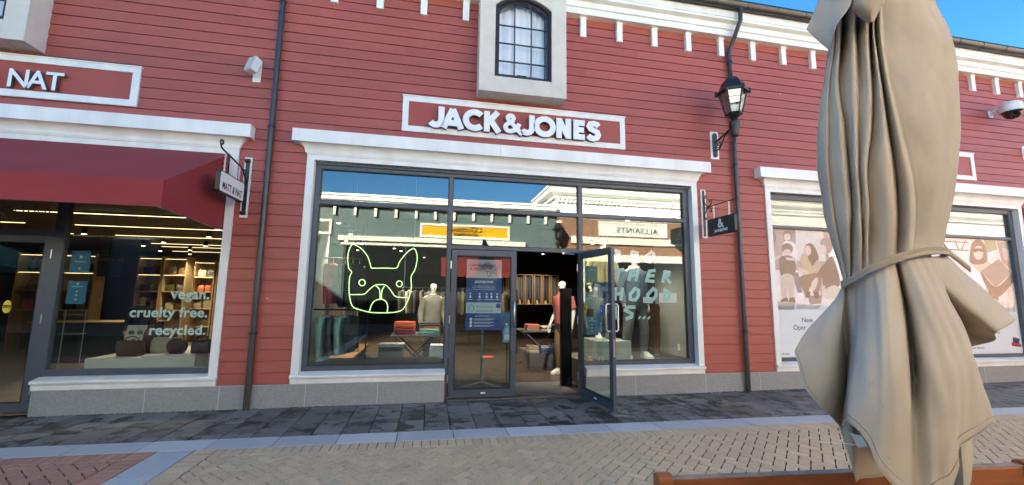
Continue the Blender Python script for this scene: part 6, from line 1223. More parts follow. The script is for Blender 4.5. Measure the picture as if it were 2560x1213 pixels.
mb = MB(); mb.box(1.32, 1.41, 0.855, 0.8595, 0.80, 0.90); mb.build('label', mat('pale label', (0.5, 0.62, 0.7), 0.5), t)
mb = MB(); mb.lathe([(0.16, 0), (0.16, 0.002)], (1.517, 4.36, 0.0145), 24); tag(mb.build('floor_sticker', mat('orange floor sticker', (0.5, 0.10, 0.04), 0.6)), 'round orange distance sticker on the shop floor', 'sticker')
# ---------------------------------------------------------------- inside the bag shop
mb = MB(); mb.box(-12.4, -2.51, 0.15, 10.0, -0.02, 0.014); mb.build('shop_floor', mat('beige shop floor', (0.30, 0.25, 0.19), 0.5, var=0.1), bld)
mb = MB(); mb.box(-12.5, -12.41, 0.15, 10.0, 0, 3.5); mb.box(-2.515, -2.505, 0.15, 10.0, 0, 3.5); mb.box(-12.4, -2.52, 9.0, 9.1, 0, 3.5); mb.build('shop_wall', mat('taupe shop wall', (0.20, 0.17, 0.14), 0.8), bld)
mb = MB(); mb.box(-12.4, -2.52, 0.15, 8.99, 2.86, 2.95); mb.build('shop_ceiling', mat('brown ceiling', (0.12, 0.095, 0.065), 0.7), bld)
mb = MB(); mb.box(-2.62, -2.52, 0.15, 1.2, 0.015, 2.85); mb.build('display_wall', GREYW, bld)
STRIP = mat('lit warm light strip', (1, 1, 1), 0.5, emis=(1.0, 0.74, 0.40), es=0.42)
nm = ['first', 'second', 'third', 'fourth', 'fifth', 'sixth', 'seventh', 'eighth']
for i, (xa, xb, y) in enumerate([(-6.6, -4.15, 1.46), (-6.8, -3.1, 2.92), (-7.1, -3.1, 4.45), (-7.3, -3.2, 6.05), (-7.5, -3.2, 6.85), (-8.0, -3.2, 8.3), (-11.8, -7.6, 2.92), (-11.8, -7.9, 4.45)]):
    t = thing('light_strip', 'long thin warm ceiling light, %s row back in the bag shop' % nm[i], 'ceiling light', (xa, y, 2.83), 'ceiling light strips of the bag shop')
    mb = MB(); mb.box(xa, xb, y - 0.022, y + 0.022, 2.835, 2.859); mb.build('channel', BROWNF, t); mb = MB(); mb.box(xa + 0.01, xb - 0.01, y - 0.016, y + 0.016, 2.829, 2.8345); mb.build('diffuser', STRIP, t)
for i, (x, y) in enumerate([(-7.0, 3.45), (-6.2, 4.6), (-7.2, 5.6), (-6.6, 6.5), (-7.6, 7.0), (-7.3, 7.9), (-5.6, 5.2), (-4.6, 3.2), (-3.9, 2.0)]):
    spotlight(x, y, 2.72, 'small lit ceiling spotlight, %s from the window in the bag shop' % (nm + ['ninth'])[i], 24 if i in (1, 3, 5, 7, 8) else 0, (0.0, 0.35 if y > 4 else -0.2, -1), 'ceiling spotlights of the bag shop', 2.859, (1.0, 0.76, 0.46), 1.3)
t = thing('ceiling_vent', 'pale rectangular air vent on the ceiling of the bag shop', 'vent', (-5.5, 1.1, 2.85)); mb = MB(); mb.box(-5.35, -4.85, 0.95, 1.2, 2.845, 2.858)
for q in range(5): mb.box(-5.33, -4.87, 0.97 + q * 0.045, 0.985 + q * 0.045, 2.838, 2.8445)
mb.build('grille', mat('pale vent', (0.45, 0.5, 0.45), 0.6), t)
SHELF = mat('pale maple shelf', (0.50, 0.37, 0.22), 0.55, var=0.1, vs=5)
BAGC = {'brown': (0.09, 0.035, 0.02), 'burgundy': (0.07, 0.014, 0.02), 'tan': (0.30, 0.17, 0.08), 'black': (0.015, 0.015, 0.015), 'coral': (0.45, 0.14, 0.10), 'cream': (0.42, 0.36, 0.27), 'olive': (0.09, 0.10, 0.03), 'grey': (0.14, 0.14, 0.15)}
LEA = lambda c: mat('leather ' + c, BAGC[c], 0.45, var=0.15, vs=12, bump=0.1, bs=150)
def bag(x, y, z, w, h, d, c, label, grp=None, style=0, rz=0.0, name='handbag'):
    t = thing(name, label, 'bag', (x, y, z), grp, rz); mb = MB()
    mb.loft([[(px, py, zz) for px, py, zz in ell(0, 0, zz, w / 2 * q, d / 2 * q, 20)] if style == 1 else [(w / 2 * q * math.copysign(abs(math.cos(a)) ** 0.4, math.cos(a)), d / 2 * q2 * math.copysign(abs(math.sin(a)) ** 0.4, math.sin(a)), zz) for a in [2 * PI * i / 20 for i in range(20)]]
             for zz, q, q2 in [(0.0, 0.92, 0.9), (0.02, 0.99, 1.0), (h * 0.5, 1.0, 1.0), (h * 0.85, 0.95, 0.8), (h, 0.86, 0.45)]])
    mb.build('bag_body', LEA(c), t, smooth=50, local=True)
    mb = MB(); mb.tube([(w * 0.28 * math.cos(a), 0, h * 0.96 + h * (0.45 if style == 0 else 0.3) * math.sin(a)) for a in [PI * i / 10 for i in range(11)]], 0.008, 6); mb.build('handle', LEA(c), t, smooth=60, local=True)
    if style == 2:
        mb = MB(); mb.add([(-w * .47, -d * .47, h * .97), (w * .47, -d * .47, h * .97), (w * .44, -d * .56, h * .42), (0, -d * .58, h * .34), (-w * .44, -d * .56, h * .42)], [(0, 1, 2, 3, 4)]); mb.build('flap', LEA(c), t, local=True, fixn=False)
    return t
bays = [(-9.9, 7.6), (-9.0, 7.6), (-7.52, 6.62), (-6.92, 6.68), (-7.3, 8.2), (-6.4, 8.4), (-5.5, 8.4)]
SB = [(-10.6, -9.75, 6.6), (-9.72, -8.85, 6.6), (-8.05, -7.45, 6.9), (-7.43, -6.83, 6.9), (-7.35, -6.75, 8.3), (-6.7, -6.0, 8.3), (-5.95, -5.25, 8.3), (-5.2, -4.5, 8.3), (-4.45, -3.75, 8.3), (-3.7, -3.0, 8.3)]
order = ['first', 'second', 'third', 'fourth', 'fifth', 'sixth', 'seventh', 'eighth', 'ninth', 'tenth']
rb = random.Random(5); cc = list(BAGC)
for i, (xa, xb, y) in enumerate(SB):
    t = thing('shelf_unit', 'pale wooden shelf unit of the bag shop, %s from the left' % order[i], 'shelf unit', ((xa + xb) / 2, y, 0.015), 'shelf units of the bag shop')
    zs = [0.5, 1.06, 1.58, 2.06, 2.52]
    mb = MB(); mb.box(xa, xa + 0.03, y, y + 0.4, 0.0145, 2.56); mb.box(xb - 0.03, xb, y, y + 0.4, 0.0145, 2.56); mb.build('side_board', SHELF, t)
    for z in zs: mb = MB(); mb.box(xa + 0.03, xb - 0.03, y + 0.001, y + 0.38, z - 0.03, z); mb.build('shelf', SHELF, t)
    mb = MB(); mb.box(xa + 0.03, xb - 0.03, y + 0.38, y + 0.40, 0.0145, 2.56); mb.build('back_board', mat('tan back board', (0.26, 0.2, 0.13), 0.7), t)
    mb = MB(); mb.box(xa + 0.04, xb - 0.04, y + 0.03, y + 0.045, 2.482, 2.4895); mb.box(xa + 0.04, xb - 0.04, y + 0.03, y + 0.045, 2.022, 2.0295); mb.build('shelf_light', STRIP, t)
    for r_, z in enumerate(zs[1:4]):
        for j in range(2):
            c = rb.choice(cc); x = xa + (xb - xa) * (0.3 + 0.4 * j) + rb.uniform(-.03, .03)
            bag(x, y + 0.16, z + 0.001, rb.uniform(0.16, 0.24), rb.uniform(0.17, 0.27), 0.11, c, '%s bag, %s shelf from below, %s side of the %s shelf unit' % (c, ['second', 'third', 'fourth'][r_], ['left', 'right'][j], order[i]), 'bags on the shelf units', rb.choice([0, 2]), rb.uniform(-.2, .2))
# counter, shop sign panel, person
t = thing('counter', 'dark counter at the middle of the bag shop', 'counter', (-7.0, 4.6, 0.015)); mb = MB(); mb.box(-8.4, -6.2, 4.4, 5.0, 0.0145, 0.86); mb.build('counter_body', mat('dark counter', (0.03, 0.027, 0.025), 0.5), t, bevel=0.005); mb = MB(); mb.box(-8.44, -6.16, 4.36, 5.04, 0.861, 0.89); mb.build('counter_top', SHELF, t, bevel=0.004)
t = thing('wall_sign', 'grey panel lettered MATT & NAT inside the bag shop', 'sign', (-8.4, 6.5, 1.75)); mb = MB(); mb.box(-8.72, -8.10, 6.48, 6.50, 1.95, 2.62); mb.build('panel', mat('slate panel', (0.07, 0.075, 0.085), 0.7), t); text('lettering', 'MATT & NAT', -8.41, 6.477, 2.36, 0.115, mat('pale letter', (0.4, 0.4, 0.4), 0.5), t, align='CENTER', sx=0.85)
SKIN = mat('skin', (0.42, 0.24, 0.17), 0.55)
t, J, k = figure('person', 'person in a dark jacket bending over behind the bag shop display', 'person', (-5.85, 3.55, 0.015), math.radians(25), 1.52, SKIN, arms=((0.02, -0.2), (0.02, -0.22)), lean=-0.10)
top_garment(t, J, k, (0.018, 0.02, 0.026), 'jacket', hem=0.88, extra=0.05); trousers(t, J, k, (0.02, 0.02, 0.03)); shoes(t, J, k, BLACK)
hm = MB(); hm.ball((0, (-0.10 + 0.012) * k, 1.705 * k), 0.092 * k, 0.10 * k, 0.085 * k, 16, 10); hm.build('hair', mat('black hair', (0.012, 0.010, 0.009), 0.6, bump=0.3, bs=90), t, smooth=80, local=True)
f = MB(); f.ball((0, (-0.10 - 0.112) * k, 1.645 * k), 0.012 * k, 0.02 * k, 0.024 * k, 8, 6); f.build('nose', SKIN, t, smooth=80, local=True)
for s in (-1, 1):
    f = MB(); f.ball((s * 0.033 * k, (-0.10 - 0.095) * k, 1.672 * k), 0.013 * k, 0.008 * k, 0.008 * k, 8, 6); f.build('eye', mat('dark eye', (0.02, 0.015, 0.012), 0.2), t, smooth=80, local=True)
    f = MB(); f.ball((s * 0.088 * k, -0.095 * k, 1.66 * k), 0.012 * k, 0.022 * k, 0.032 * k, 8, 6); f.build('ear', SKIN, t, smooth=80, local=True)
f = MB(); f.ball((0, (-0.10 - 0.095) * k, 1.607 * k), 0.026 * k, 0.008 * k, 0.008 * k, 8, 6); f.build('mouth', mat('lips', (0.28, 0.10, 0.08), 0.5), t, smooth=80, local=True)
# white plinths in the window with bags
PLW = mat('off white plinth', (0.55, 0.55, 0.50), 0.6, var=0.04)
mb = MB(); mb.box(-4.78, -4.08, 0.62, 1.45, 0.0145, 0.605); tag(mb.build('display_plinth', PLW, bevel=0.004), 'lower white plinth on the left in the bag shop window', 'plinth')
mb = MB(); mb.box(-4.078, -3.38, 0.60, 1.75, 0.0145, 0.645); tag(mb.build('display_plinth', PLW, bevel=0.004), 'taller white plinth on the right in the bag shop window', 'plinth')
mb = MB(); mb.box(-3.377, -2.64, 0.95, 2.3, 0.0145, 0.665); tag(mb.build('display_plinth', PLW, bevel=0.004), 'white plinth at the right edge of the bag shop window', 'plinth')
bag(-4.37, 0.86, 0.606, 0.36, 0.23, 0.13, 'brown', 'brown satchel with a flap at the front left of the window display', None, 2, -0.15, 'satchel')
bag(-4.30, 1.25, 0.606, 0.28, 0.36, 0.12, 'burgundy', 'tall burgundy backpack behind the brown satchel', None, 0, 0.1, 'backpack')
bag(-4.0, 0.98, 0.646, 0.34, 0.22, 0.13, 'cream', 'cream handbag between the satchel and the round bag', None, 0, 0.0)
t = thing('round_bag', 'round dark burgundy bag standing on the white plinth', 'bag', (-3.72, 0.78, 0.646)); mb = MB(); mb.lathe([(0.02, -0.045), (0.10, -0.045), (0.13, -0.03), (0.132, 0.03), (0.10, 0.045), (0.02, 0.045)], (-3.72, 0.78, 0.752), 26, 'y'); mb.build('bag_body', LEA('burgundy'), t, smooth=40)
mb = MB(); mb.tube([(-3.72 + 0.07 * math.cos(a), 0.80, 0.872 + 0.06 * math.sin(a)) for a in [PI * i / 10 for i in range(11)]], 0.008, 6); mb.build('handle', LEA('burgundy'), t, smooth=60)
bag(-3.42, 0.84, 0.646, 0.26, 0.20, 0.12, 'burgundy', 'dark burgundy shoulder bag right of the round bag', None, 0, 0.1)
bag(-3.35, 1.35, 0.646, 0.26, 0.24, 0.12, 'tan', 'tan handbag behind the round bag', None, 2, 0.1)
bag(-2.95, 1.45, 0.666, 0.34, 0.38, 0.14, 'burgundy', 'large burgundy tote at the right edge of the window display', None, 0, 0.0, 'tote')
t = thing('sign_card', 'white card with three dark round symbols behind the brown satchel', 'sign', (-4.62, 1.38, 0.606)); mb = MB(); mb.prism([(-4.80, 1.36, 0.607), (-4.52, 1.36, 0.607), (-4.52, 1.44, 1.02), (-4.80, 1.44, 1.02)], (0, 0.006, 0)); mb.build('card', PLW, t)
mb = MB()
for u, v in ((-4.72, 0.90), (-4.60, 0.90), (-4.66, 0.76)): mb.lathe([(0.042, 0), (0.042, -0.002)], (u, 1.36 + (v - 0.607) * 0.194 - 0.003, v), 16, 'y')
mb.build('symbol', mat('dark symbol', (0.08, 0.08, 0.08), 0.6), t)
AQ = mat('pale vinyl letter', (0.82, 0.92, 0.88), 0.6)
t = thing('window_lettering', 'pale lettering vegan. cruelty free. recycled. on the bag shop window', 'lettering', (-3.5, 0.11, 0.95))
for s, z in (('vegan.', 1.475), ('cruelty free.', 1.225), ('recycled.', 0.985)): text('lettering', s, -3.045, 0.1105, z, 0.185, AQ, t, ext=0.001, align='RIGHT', offset=0.005, space=1.04)
t = thing('window_lettering', 'dim grey word recycled. above the bag shop door', 'lettering', (-5.5, 0.11, 2.6)); text('lettering', 'recycled.', -5.03, 0.1105, 2.60, 0.165, mat('dim vinyl letter', (0.16, 0.15, 0.15), 0.7), t, ext=0.001, align='RIGHT')
notice(-4.755, -4.535, 1.805, 2.108, 0.110, 'upper blue notice on the bag shop window', BLUE, [(0.5, 0.72, 0.018), (0.5, 0.2, 0.014)], rows=[(0.2, 0.5, 0.6)])
notice(-4.745, -4.53, 1.393, 1.695, 0.110, 'lower blue notice with a column of dots on the bag shop window', BLUE, D5, rows=R5)
t = sticker(-5.365, 0.0915, 1.35, 'yellow oval caution sticker on the bag shop door', YEL, 'caution_sticker', 0.085); mb = MB(); mb.box(-0.043, 0.043, -0.003, -0.0017, -0.012, 0.022); mb.build('band', BLACK, t, local=True); text('lettering', 'CAUTION', 0, -0.0034, -0.006, 0.024, YEL, t, ext=0.0003, align='CENTER', local=True)
t = thing('acrylic_stand', 'clear acrylic leaflet stand behind the bag shop window', 'stand', (-4.78, 0.4, 0.0145)); mb = MB()
for x in (-4.90, -4.66): mb.tube([(x, 0.35, 0.0145), (x, 0.35, 1.30)], 0.006, 6)
mb.box(-4.93, -4.63, 0.3, 0.4, 0.0146, 0.03)
mb.build('rod', STEEL, t)
for z in (0.98, 1.24): mb = MB(); mb.box(-4.90, -4.66, 0.30, 0.40, z, z + 0.008); mb.build('shelf', mat('clear acrylic', (0.35, 0.36, 0.34), 0.1), t)
t = thing('sale_stand', 'black board with white words End of Season in the bag shop window', 'sign', (-3.1, 1.1, 0.666)); mb = MB(); mb.box(-3.36, -2.98, 1.10, 1.11, 1.02, 1.42); mb.tube([(-3.17, 1.115, 0.667), (-3.17, 1.115, 1.3)], 0.008, 6); mb.build('board', DARK, t); text('lettering', 'End of Season', -3.34, 1.097, 1.10, 0.058, LETW, t, ext=0.001); text('lettering', 'MATT & NAT', -3.31, 1.097, 1.34, 0.028, LETW, t, ext=0.001)
# ---------------------------------------------------------------- across the street (seen in the glass)
OY = -10.5
BLUEW = mat('slate blue clapboard', (0.115, 0.165, 0.185), 0.6, var=0.08, vs=1.5, attr=True)
ob = thing('blue_shop_building', 'slate blue clapboard shop building across the street, mirrored in the glass', 'building', (0, OY, 0))
mb = clapboard(3.5, 3.66, 0.159, 5.1, -26, 5.30, [], 9, yb=-0.017, yt=-0.004, slot=False)
mb.v = [(-0 + v[0], OY - v[1], v[2]) for v in mb.v]
mb.cur = 1.0; mb.box(-26, 5.30, OY - 0.3, OY - 0.002, 0, 5.4); mb.build('clapboard_wall', BLUEW, ob)
mb = MB(); mb.prism([(-26, OY + y, z) for y, z in [(0, 5.02), (0.15, 5.02), (0.15, 5.13), (0.19, 5.14), (0.19, 5.24), (0.28, 5.27), (0.28, 5.40), (0.34, 5.42), (0.34, 5.49), (0, 5.49)]], (31.25, 0, 0)); mb.build('cornice', WHITE, ob)
mb = MB(); mb.box(-0.055, 0.055, OY + 0.004, OY + 0.10, 4.66, 5.0195); b0 = mb.build('bracket', WHITE, ob); x = -20.3; b0.location.x = x
while x < 4.6: x += 0.785; c = b0.copy(); COL.objects.link(c); c.parent = ob; c.location.x = x
mb = MB(); mb.box(-20, 4.7, OY - 6, OY - 0.301, 5.3, 5.4); mb.build('flat_roof', DARK, ob)
OWIN = mat('dark shop window glass', (0.02, 0.022, 0.025), 0.05, spec=0.8)
for i, (a, b) in enumerate([(-17.5, -11.0), (-10.0, -4.4), (-3.6, 3.9)]):
    mb = MB(); mb.box(a, b, OY + 0.004, OY + 0.17, 3.66, 3.85); mb.box(a + 0.1, b - 0.1, OY + 0.004, OY + 0.06, 3.50, 3.655); mb.build('window_surround', WHITE, ob)
    mb = MB(); mb.box(a + 0.22, b - 0.22, OY + 0.003, OY + 0.03, 0.4, 3.4995); w_ = mb.build('window', OWIN, ob)
    mb = MB()
    for q in range(4): xx = a + 0.25 + (b - a - 0.56) * q / 3; mb.box(xx, xx + 0.06, OY + 0.031, OY + 0.06, 0.4, 3.49)
    mb.build('window_frame', FRAME, w_)
mb = MB(); mb.box(-26, 5.3, OY + 0.001, OY + 0.05, 0, 0.4); mb.build('stone_plinth', STONE, ob)
t = thing('awning', 'red cloth awning across the street, mirrored in the door glass', 'awning', (0, OY, 2.3)); REDA = mat('red awning cloth', (0.20, 0.028, 0.03), 0.8, var=0.08)
mb = MB(); mb.prism([(0.4, OY + 0.06, 3.12), (0.4, OY + 0.8, 2.66), (0.4, OY + 0.8, 2.30), (0.4, OY + 0.78, 2.30), (0.4, OY + 0.78, 2.64), (0.4, OY + 0.06, 3.09)], (3.0, 0, 0)); mb.build('awning_cloth', REDA, t)
def osign(name, label, x0, x1, z0, z1, panel, y):
    t = thing(name, label, 'sign', ((x0 + x1) / 2, y, z0)); mb = MB(); w = 0.1
    mb.box(x0, x1, y + 0.004, y + 0.06, z0, z0 + w); mb.box(x0, x1, y + 0.004, y + 0.06, z1 - w, z1); mb.box(x0, x0 + w, y + 0.004, y + 0.06, z0 + w, z1 - w); mb.box(x1 - w, x1, y + 0.004, y + 0.06, z0 + w, z1 - w); mb.build('frame', WHITE, t)
    mb = MB(); mb.box(x0 + w, x1 - w, y + 0.003, y + 0.03, z0 + w, z1 - w); mb.build('panel', panel, t); return t
YS = mat('golden yellow panel', (0.78, 0.42, 0.004), 0.5)
t = osign('shop_sign', "yellow sign lettered L'OCCITANE EN PROVENCE across the street", -0.50, 3.27, 3.90, 4.50, YS, OY)
BRZ = mat('bronze letter', (0.20, 0.10, 0.03), 0.4)
text('lettering', "L'Occitane", 1.385, OY + 0.05, 4.19, 0.30, BRZ, t, ext=0.02, align='CENTER', rz=PI); text('lettering', 'EN PROVENCE', 1.385, OY + 0.05, 4.03, 0.15, BRZ, t, ext=0.02, align='CENTER', rz=PI)
osign('sign_board', 'empty framed grey sign board across the street', -6.6, -3.88, 3.88, 4.47, mat('grey sign panel', (0.10, 0.115, 0.12), 0.6), OY)
# brick building
BR = bpy.data.materials.new('orange red brick'); BR.use_nodes = True; n, l = BR.node_tree.nodes, BR.node_tree.links
tb = n.new('ShaderNodeTexBrick'); tb.inputs['Color1'].default_value = (0.33, 0.12, 0.065, 1); tb.inputs['Color2'].default_value = (0.24, 0.085, 0.05, 1); tb.inputs['Mortar'].default_value = (0.36, 0.30, 0.25, 1); tb.inputs['Scale'].default_value = 1.0; tb.inputs['Mortar Size'].default_value = 0.008; tb.inputs['Brick Width'].default_value = 0.2; tb.inputs['Row Height'].default_value = 0.065
tc = n.new('ShaderNodeTexCoord'); mp = n.new('ShaderNodeMapping'); mp.inputs['Rotation'].default_value = (PI / 2, 0, 0); l.new(tc.outputs['Object'], mp.inputs[0]); l.new(mp.outputs[0], tb.inputs['Vector']); l.new(tb.outputs[0], n['Principled BSDF'].inputs['Base Color']); n['Principled BSDF'].inputs['Roughness'].default_value = 0.85
bb = thing('brick_shop_building', 'brick shop building with a tall white parapet across the street, mirrored in the glass', 'building', (12, OY, 0))
mb = MB(); mb.box(5.32, 75, OY - 3.0, OY, 0, 5.0); mb.build('brick_wall', BR, bb)
mb = MB(); mb.box(5.26, 75, OY - 3.0, OY + 0.035, 5.001, 5.70); mb.build('parapet', WHITE, bb)
mb = MB(); mb.loft([[(5.30 - o, OY - 3, z), (75, OY - 3, z), (75, OY + 0.04 + o, z), (5.30 - o, OY + 0.04 + o, z)] for o, z in [(0.03, 5.701), (0.03, 5.82), (0.16, 5.85), (0.16, 5.95), (0.22, 5.98), (0.34, 6.10), (0.34, 6.28), (0.40, 6.32), (0.40, 6.40)]]); mb.build('parapet_cornice', WHITE, bb)
mb = MB()
x = 5.33
while x < 22: mb.box(x, x + 0.09, OY + 0.071, OY + 0.17, 5.70, 5.82); x += 0.20
mb.build('dentils', WHITE, bb)
mb = MB(); mb.box(6.0, 13.5, OY + 0.001, OY + 0.10, 3.90, 4.20); mb.box(5.9, 13.6, OY + 0.001, OY + 0.08, 3.13, 3.45); mb.box(6.4, 6.6, OY + 0.001, OY + 0.06, 0, 3.129); mb.box(13.0, 13.2, OY + 0.001, OY + 0.06, 0, 3.129); mb.build('stone_band', WHITE, bb)
mb = MB(); mb.box(6.6, 13.0, OY + 0.001, OY + 0.03, 0.3, 3.12); w_ = mb.build('window', OWIN, bb)
t = osign('shop_sign', 'white sign with dark letters ALLSAINTS on the brick building across the street', 7.28, 10.62, 4.28, 4.96, LETW, OY)
text('lettering', 'ALLSAINTS', 9.16, OY + 0.034, 4.44, 0.37, BLACK, t, ext=0.012, align='CENTER', rz=PI, space=1.15)
lt = lantern(5.29, OY + 0.42, 4.42, 'black wall lantern across the street, mirrored above the doorway', 0)
mb = MB(); mb.tube([(5.29, OY, 3.85), (5.29, OY + 0.42, 3.95)], 0.02, 8); mb.build('bracket', BLACK, lt)
t = thing('hanging_sign', 'plain dark hanging sign across the street, mirrored in the right window', 'hanging sign', (10.9, OY, 4.0)); mb = MB(); mb.box(10.9, 10.95, OY + 0.15, OY + 0.95, 3.95, 4.6); mb.build('board', mat('dark olive board', (0.07, 0.075, 0.07), 0.5), t); mb = MB(); mb.tube([(10.92, OY, 4.72), (10.92, OY + 1.0, 4.72)], 0.012, 6); mb.tube([(10.92, OY + .3, 4.72), (10.92, OY + .3, 4.6)], 0.006, 5); mb.tube([(10.92, OY + .8, 4.72), (10.92, OY + .8, 4.6)], 0.006, 5); mb.build('bracket', BLACK, t)
# block added outside the picture at the left, to shade the far side
t = thing('neighbour_building', 'taller brick building beyond the left end of the red building', 'building', (-24, 0, 0)); mb = MB(); mb.box(-34, -15.01, 0.0, 13, 0, 8.9); mb.build('brick_wall', BR, t); mb = MB(); mb.box(-34.2, -15.0, -0.25, 13.2, 8.901, 9.3); mb.build('cornice', WHITE, t)
# pale building beyond the right end of the roof
t = thing('distant_building', 'pale yellow building top just above the gutter at the right edge', 'building', (60, 27, 0)); mb = MB(); mb.box(54.9, 80, 29, 45, 0, 20.6); mb.build('wall', mat('pale yellow render', (0.62, 0.56, 0.42), 0.8, var=0.05), t); mb = MB(); mb.box(54.5, 80.4, 28.6, 45.4, 20.6, 21.2); mb.build('parapet_cap', WHITE, t)
# teal parasol across the street, mirrored in the door of the bag shop
t = thing('parasol', 'open teal cafe parasol across the street, mirrored in the bag shop door', 'parasol', (-12.9, -8.6, 0)); TL = mat('teal parasol cloth', (0.02, 0.13, 0.13), 0.8, var=0.1)
mb = MB(); mb.loft([[(-12.9 + r * math.cos(2 * PI * i / 8), -8.6 + r * math.sin(2 * PI * i / 8), z) for i in range(8)] for r, z in [(1.55, 2.05), (1.55, 2.22), (0.8, 2.62), (0.03, 2.9)]]); mb.build('canopy', TL, t); mb = MB(); mb.tube([(-12.9, -8.6, 0), (-12.9, -8.6, 2.95)], 0.025, 8); mb.build('pole', STEEL, t); mb = MB(); mb.lathe([(0.28, 0), (0.28, 0.06), (0.05, 0.1)], (-12.9, -8.6, -0.005), 16); mb.build('base', STONE, t)
# ---------------------------------------------------------------- foreground: closed parasol, bench, leaf
CANV = mat('beige parasol canvas', (0.495, 0.432, 0.355), 0.9, var=0.13, vs=4, bump=0.10, bs=420)
def add_dirt():
    n, l = CANV.node_tree.nodes, CANV.node_tree.links; p = n['Principled BSDF']; src = p.inputs['Base Color'].links[0].from_socket
    tc = n.new('ShaderNodeTexCoord'); t = n.new('ShaderNodeTexNoise'); t.inputs['Scale'].default_value = 90; t.inputs['Detail'].default_value = 3; l.new(tc.outputs['Object'], t.inputs['Vector'])
    mr = n.new('ShaderNodeMapRange'); mr.inputs[1].default_value = 0.72; mr.inputs[2].default_value = 0.80; mr.inputs[4].default_value = 0.55; l.new(t.outputs[0], mr.inputs[0])
    mx = n.new('ShaderNodeMix'); mx.data_type = 'RGBA'; l.new(mr.outputs[0], mx.inputs['Factor']); l.new(src, mx.inputs['A']); mx.inputs['B'].default_value = (0.16, 0.13, 0.10, 1); l.new(mx.outputs['Result'], p.inputs['Base Color'])
add_dirt()
def add_creases():
    n, l = CANV.node_tree.nodes, CANV.node_tree.links; p = CANV.node_tree.nodes['Principled BSDF']; fine = p.inputs['Normal'].links[0].from_socket
    tc = n.new('ShaderNodeTexCoord'); mp = n.new('ShaderNodeMapping'); mp.inputs['Scale'].default_value = (6, 6, 4.0); l.new(tc.outputs['Object'], mp.inputs[0])
    t = n.new('ShaderNodeTexNoise'); t.inputs['Scale'].default_value = 1.0; t.inputs['Detail'].default_value = 3; t.inputs['Distortion'].default_value = 0.6; l.new(mp.outputs[0], t.inputs['Vector'])
    b = n.new('ShaderNodeBump'); b.inputs['Strength'].default_value = 0.30; b.inputs['Distance'].default_value = 0.025; l.new(t.outputs[0], b.inputs['Height']); l.new(fine, b.inputs['Normal']); l.new(b.outputs[0], p.inputs['Normal'])
add_creases()
PX, PY = 1.665, -5.285
um = thing('closed_parasol', 'closed beige canvas parasol tied round the middle, in the right foreground', 'parasol', (PX, PY, 0))
def cgrid(cols, nt, nc):
    """columns of points -> dense smooth grid (rows follow the columns)"""
    dense = [catmull(c, nt) for c in cols]; rows = []
    for i in range(len(dense[0])): rows.append(catmull([c[i] for c in dense], nc))
    return rows
def crumple(rows, a=0.006):
    for r in rows:
        for p in r:
            d = Vector((p.x - PX, p.y - PY, 0)); d = d.normalized() if d.length > 1e-4 else Vector((1, 0, 0))
            q = Vector((p.x * 9, p.y * 9, p.z * 5)); p += d * (a * noise.noise(q) + a * 0.45 * noise.noise(q * 2.7) + a * 0.2 * abs(noise.noise(q * 5.5)))
def cloth_obj(name, rows, parent, closed=False, th=0.0022, m=CANV):
    mb = MB(); mb.grid(rows, closed); o = mb.build(name, m, parent, smooth=75)
    s = o.modifiers.new('thickness', 'SOLIDIFY'); s.thickness = th; s.offset = 0
    return o
# upper canopy: dense rows between the traced cross sections
nb = len(BODY[0]); cols = [[BODY[r][j] for r in range(len(BODY))] for j in range(nb)]
dense = [catmull(c, 8) for c in cols]; rows = []
for i in range(len(dense[0])):
    ring = [c[i] for c in dense]; ext = ring[-2:] + ring + ring[:2]
    cm = catmull(ext, 3); rows.append(cm[6:6 + 3 * nb])
crumple(rows[14:], 0.0075)
can = cloth_obj('canopy', rows, um, True)
core = MB(); core.lathe([(0.05, 1.50), (0.092, 1.58), (0.095, 1.66), (0.098, 1.78), (0.05, 1.86)], (PX, PY, 0), 20); core.build('gathered_cloth', CANV, um, smooth=70)
# the gathered head above the picture
top = rows[0]; c0 = sum(top, Vector()) / len(top)
mb = MB(); mb.grid([top] + [[c0 + (p - c0) * q + Vector((0, 0, z)) for p in top] for q, z in ((0.8, 0.12), (0.5, 0.25), (0.2, 0.34), (0.05, 0.36))], True); o = mb.build('crown_cloth', CANV, um, smooth=75)
sk_cols = [list(c) for c in SKIRT]
rows = cgrid(sk_cols, 9, 6)
# a fine ripple keeps the cloth from looking moulded
for i, r in enumerate(rows):
    f = i / (len(rows) - 1)
    for j, p in enumerate(r):
        d = Vector((p.x - PX, p.y - PY, 0)); 
        if d.length > 1e-4: p += d.normalized() * (0.0035 * f * math.sin(j * 0.55 + f * 3.0) + 0.002 * math.sin(j * 1.3 - f * 7))
crumple(rows, 0.007)
sk_o = cloth_obj('skirt', rows, um)
hem = MB(); hr = rows[-1]; up = rows[-4]
seam = [a.lerp(b, 0.62) + Vector((a.x - PX, a.y - PY, 0)).normalized() * 0.0016 for a, b in zip(hr, up)]
hem.tube(hr, 0.0022, 5); hem.build('hem', CANV, sk_o, smooth=60)
st_ = MB(); st_.tube(seam[:len(seam) * 15 // 22], 0.0009, 4); st_.build('seam', mat('brown stitching', (0.16, 0.13, 0.10), 0.9), sk_o)
fl = cloth_obj('side_flap', cgrid([list(c) for c in FLAP], 7, 5), um)
cloth_obj('vent_flap', cgrid([list(c) for c in TOPL], 6, 5), um)
cloth_obj('vent_flap', cgrid([list(c) for c in TOPC], 6, 5), um)
sp = catmull(STRAP + STRAP[:1], 5)
mb = MB(); rws = []
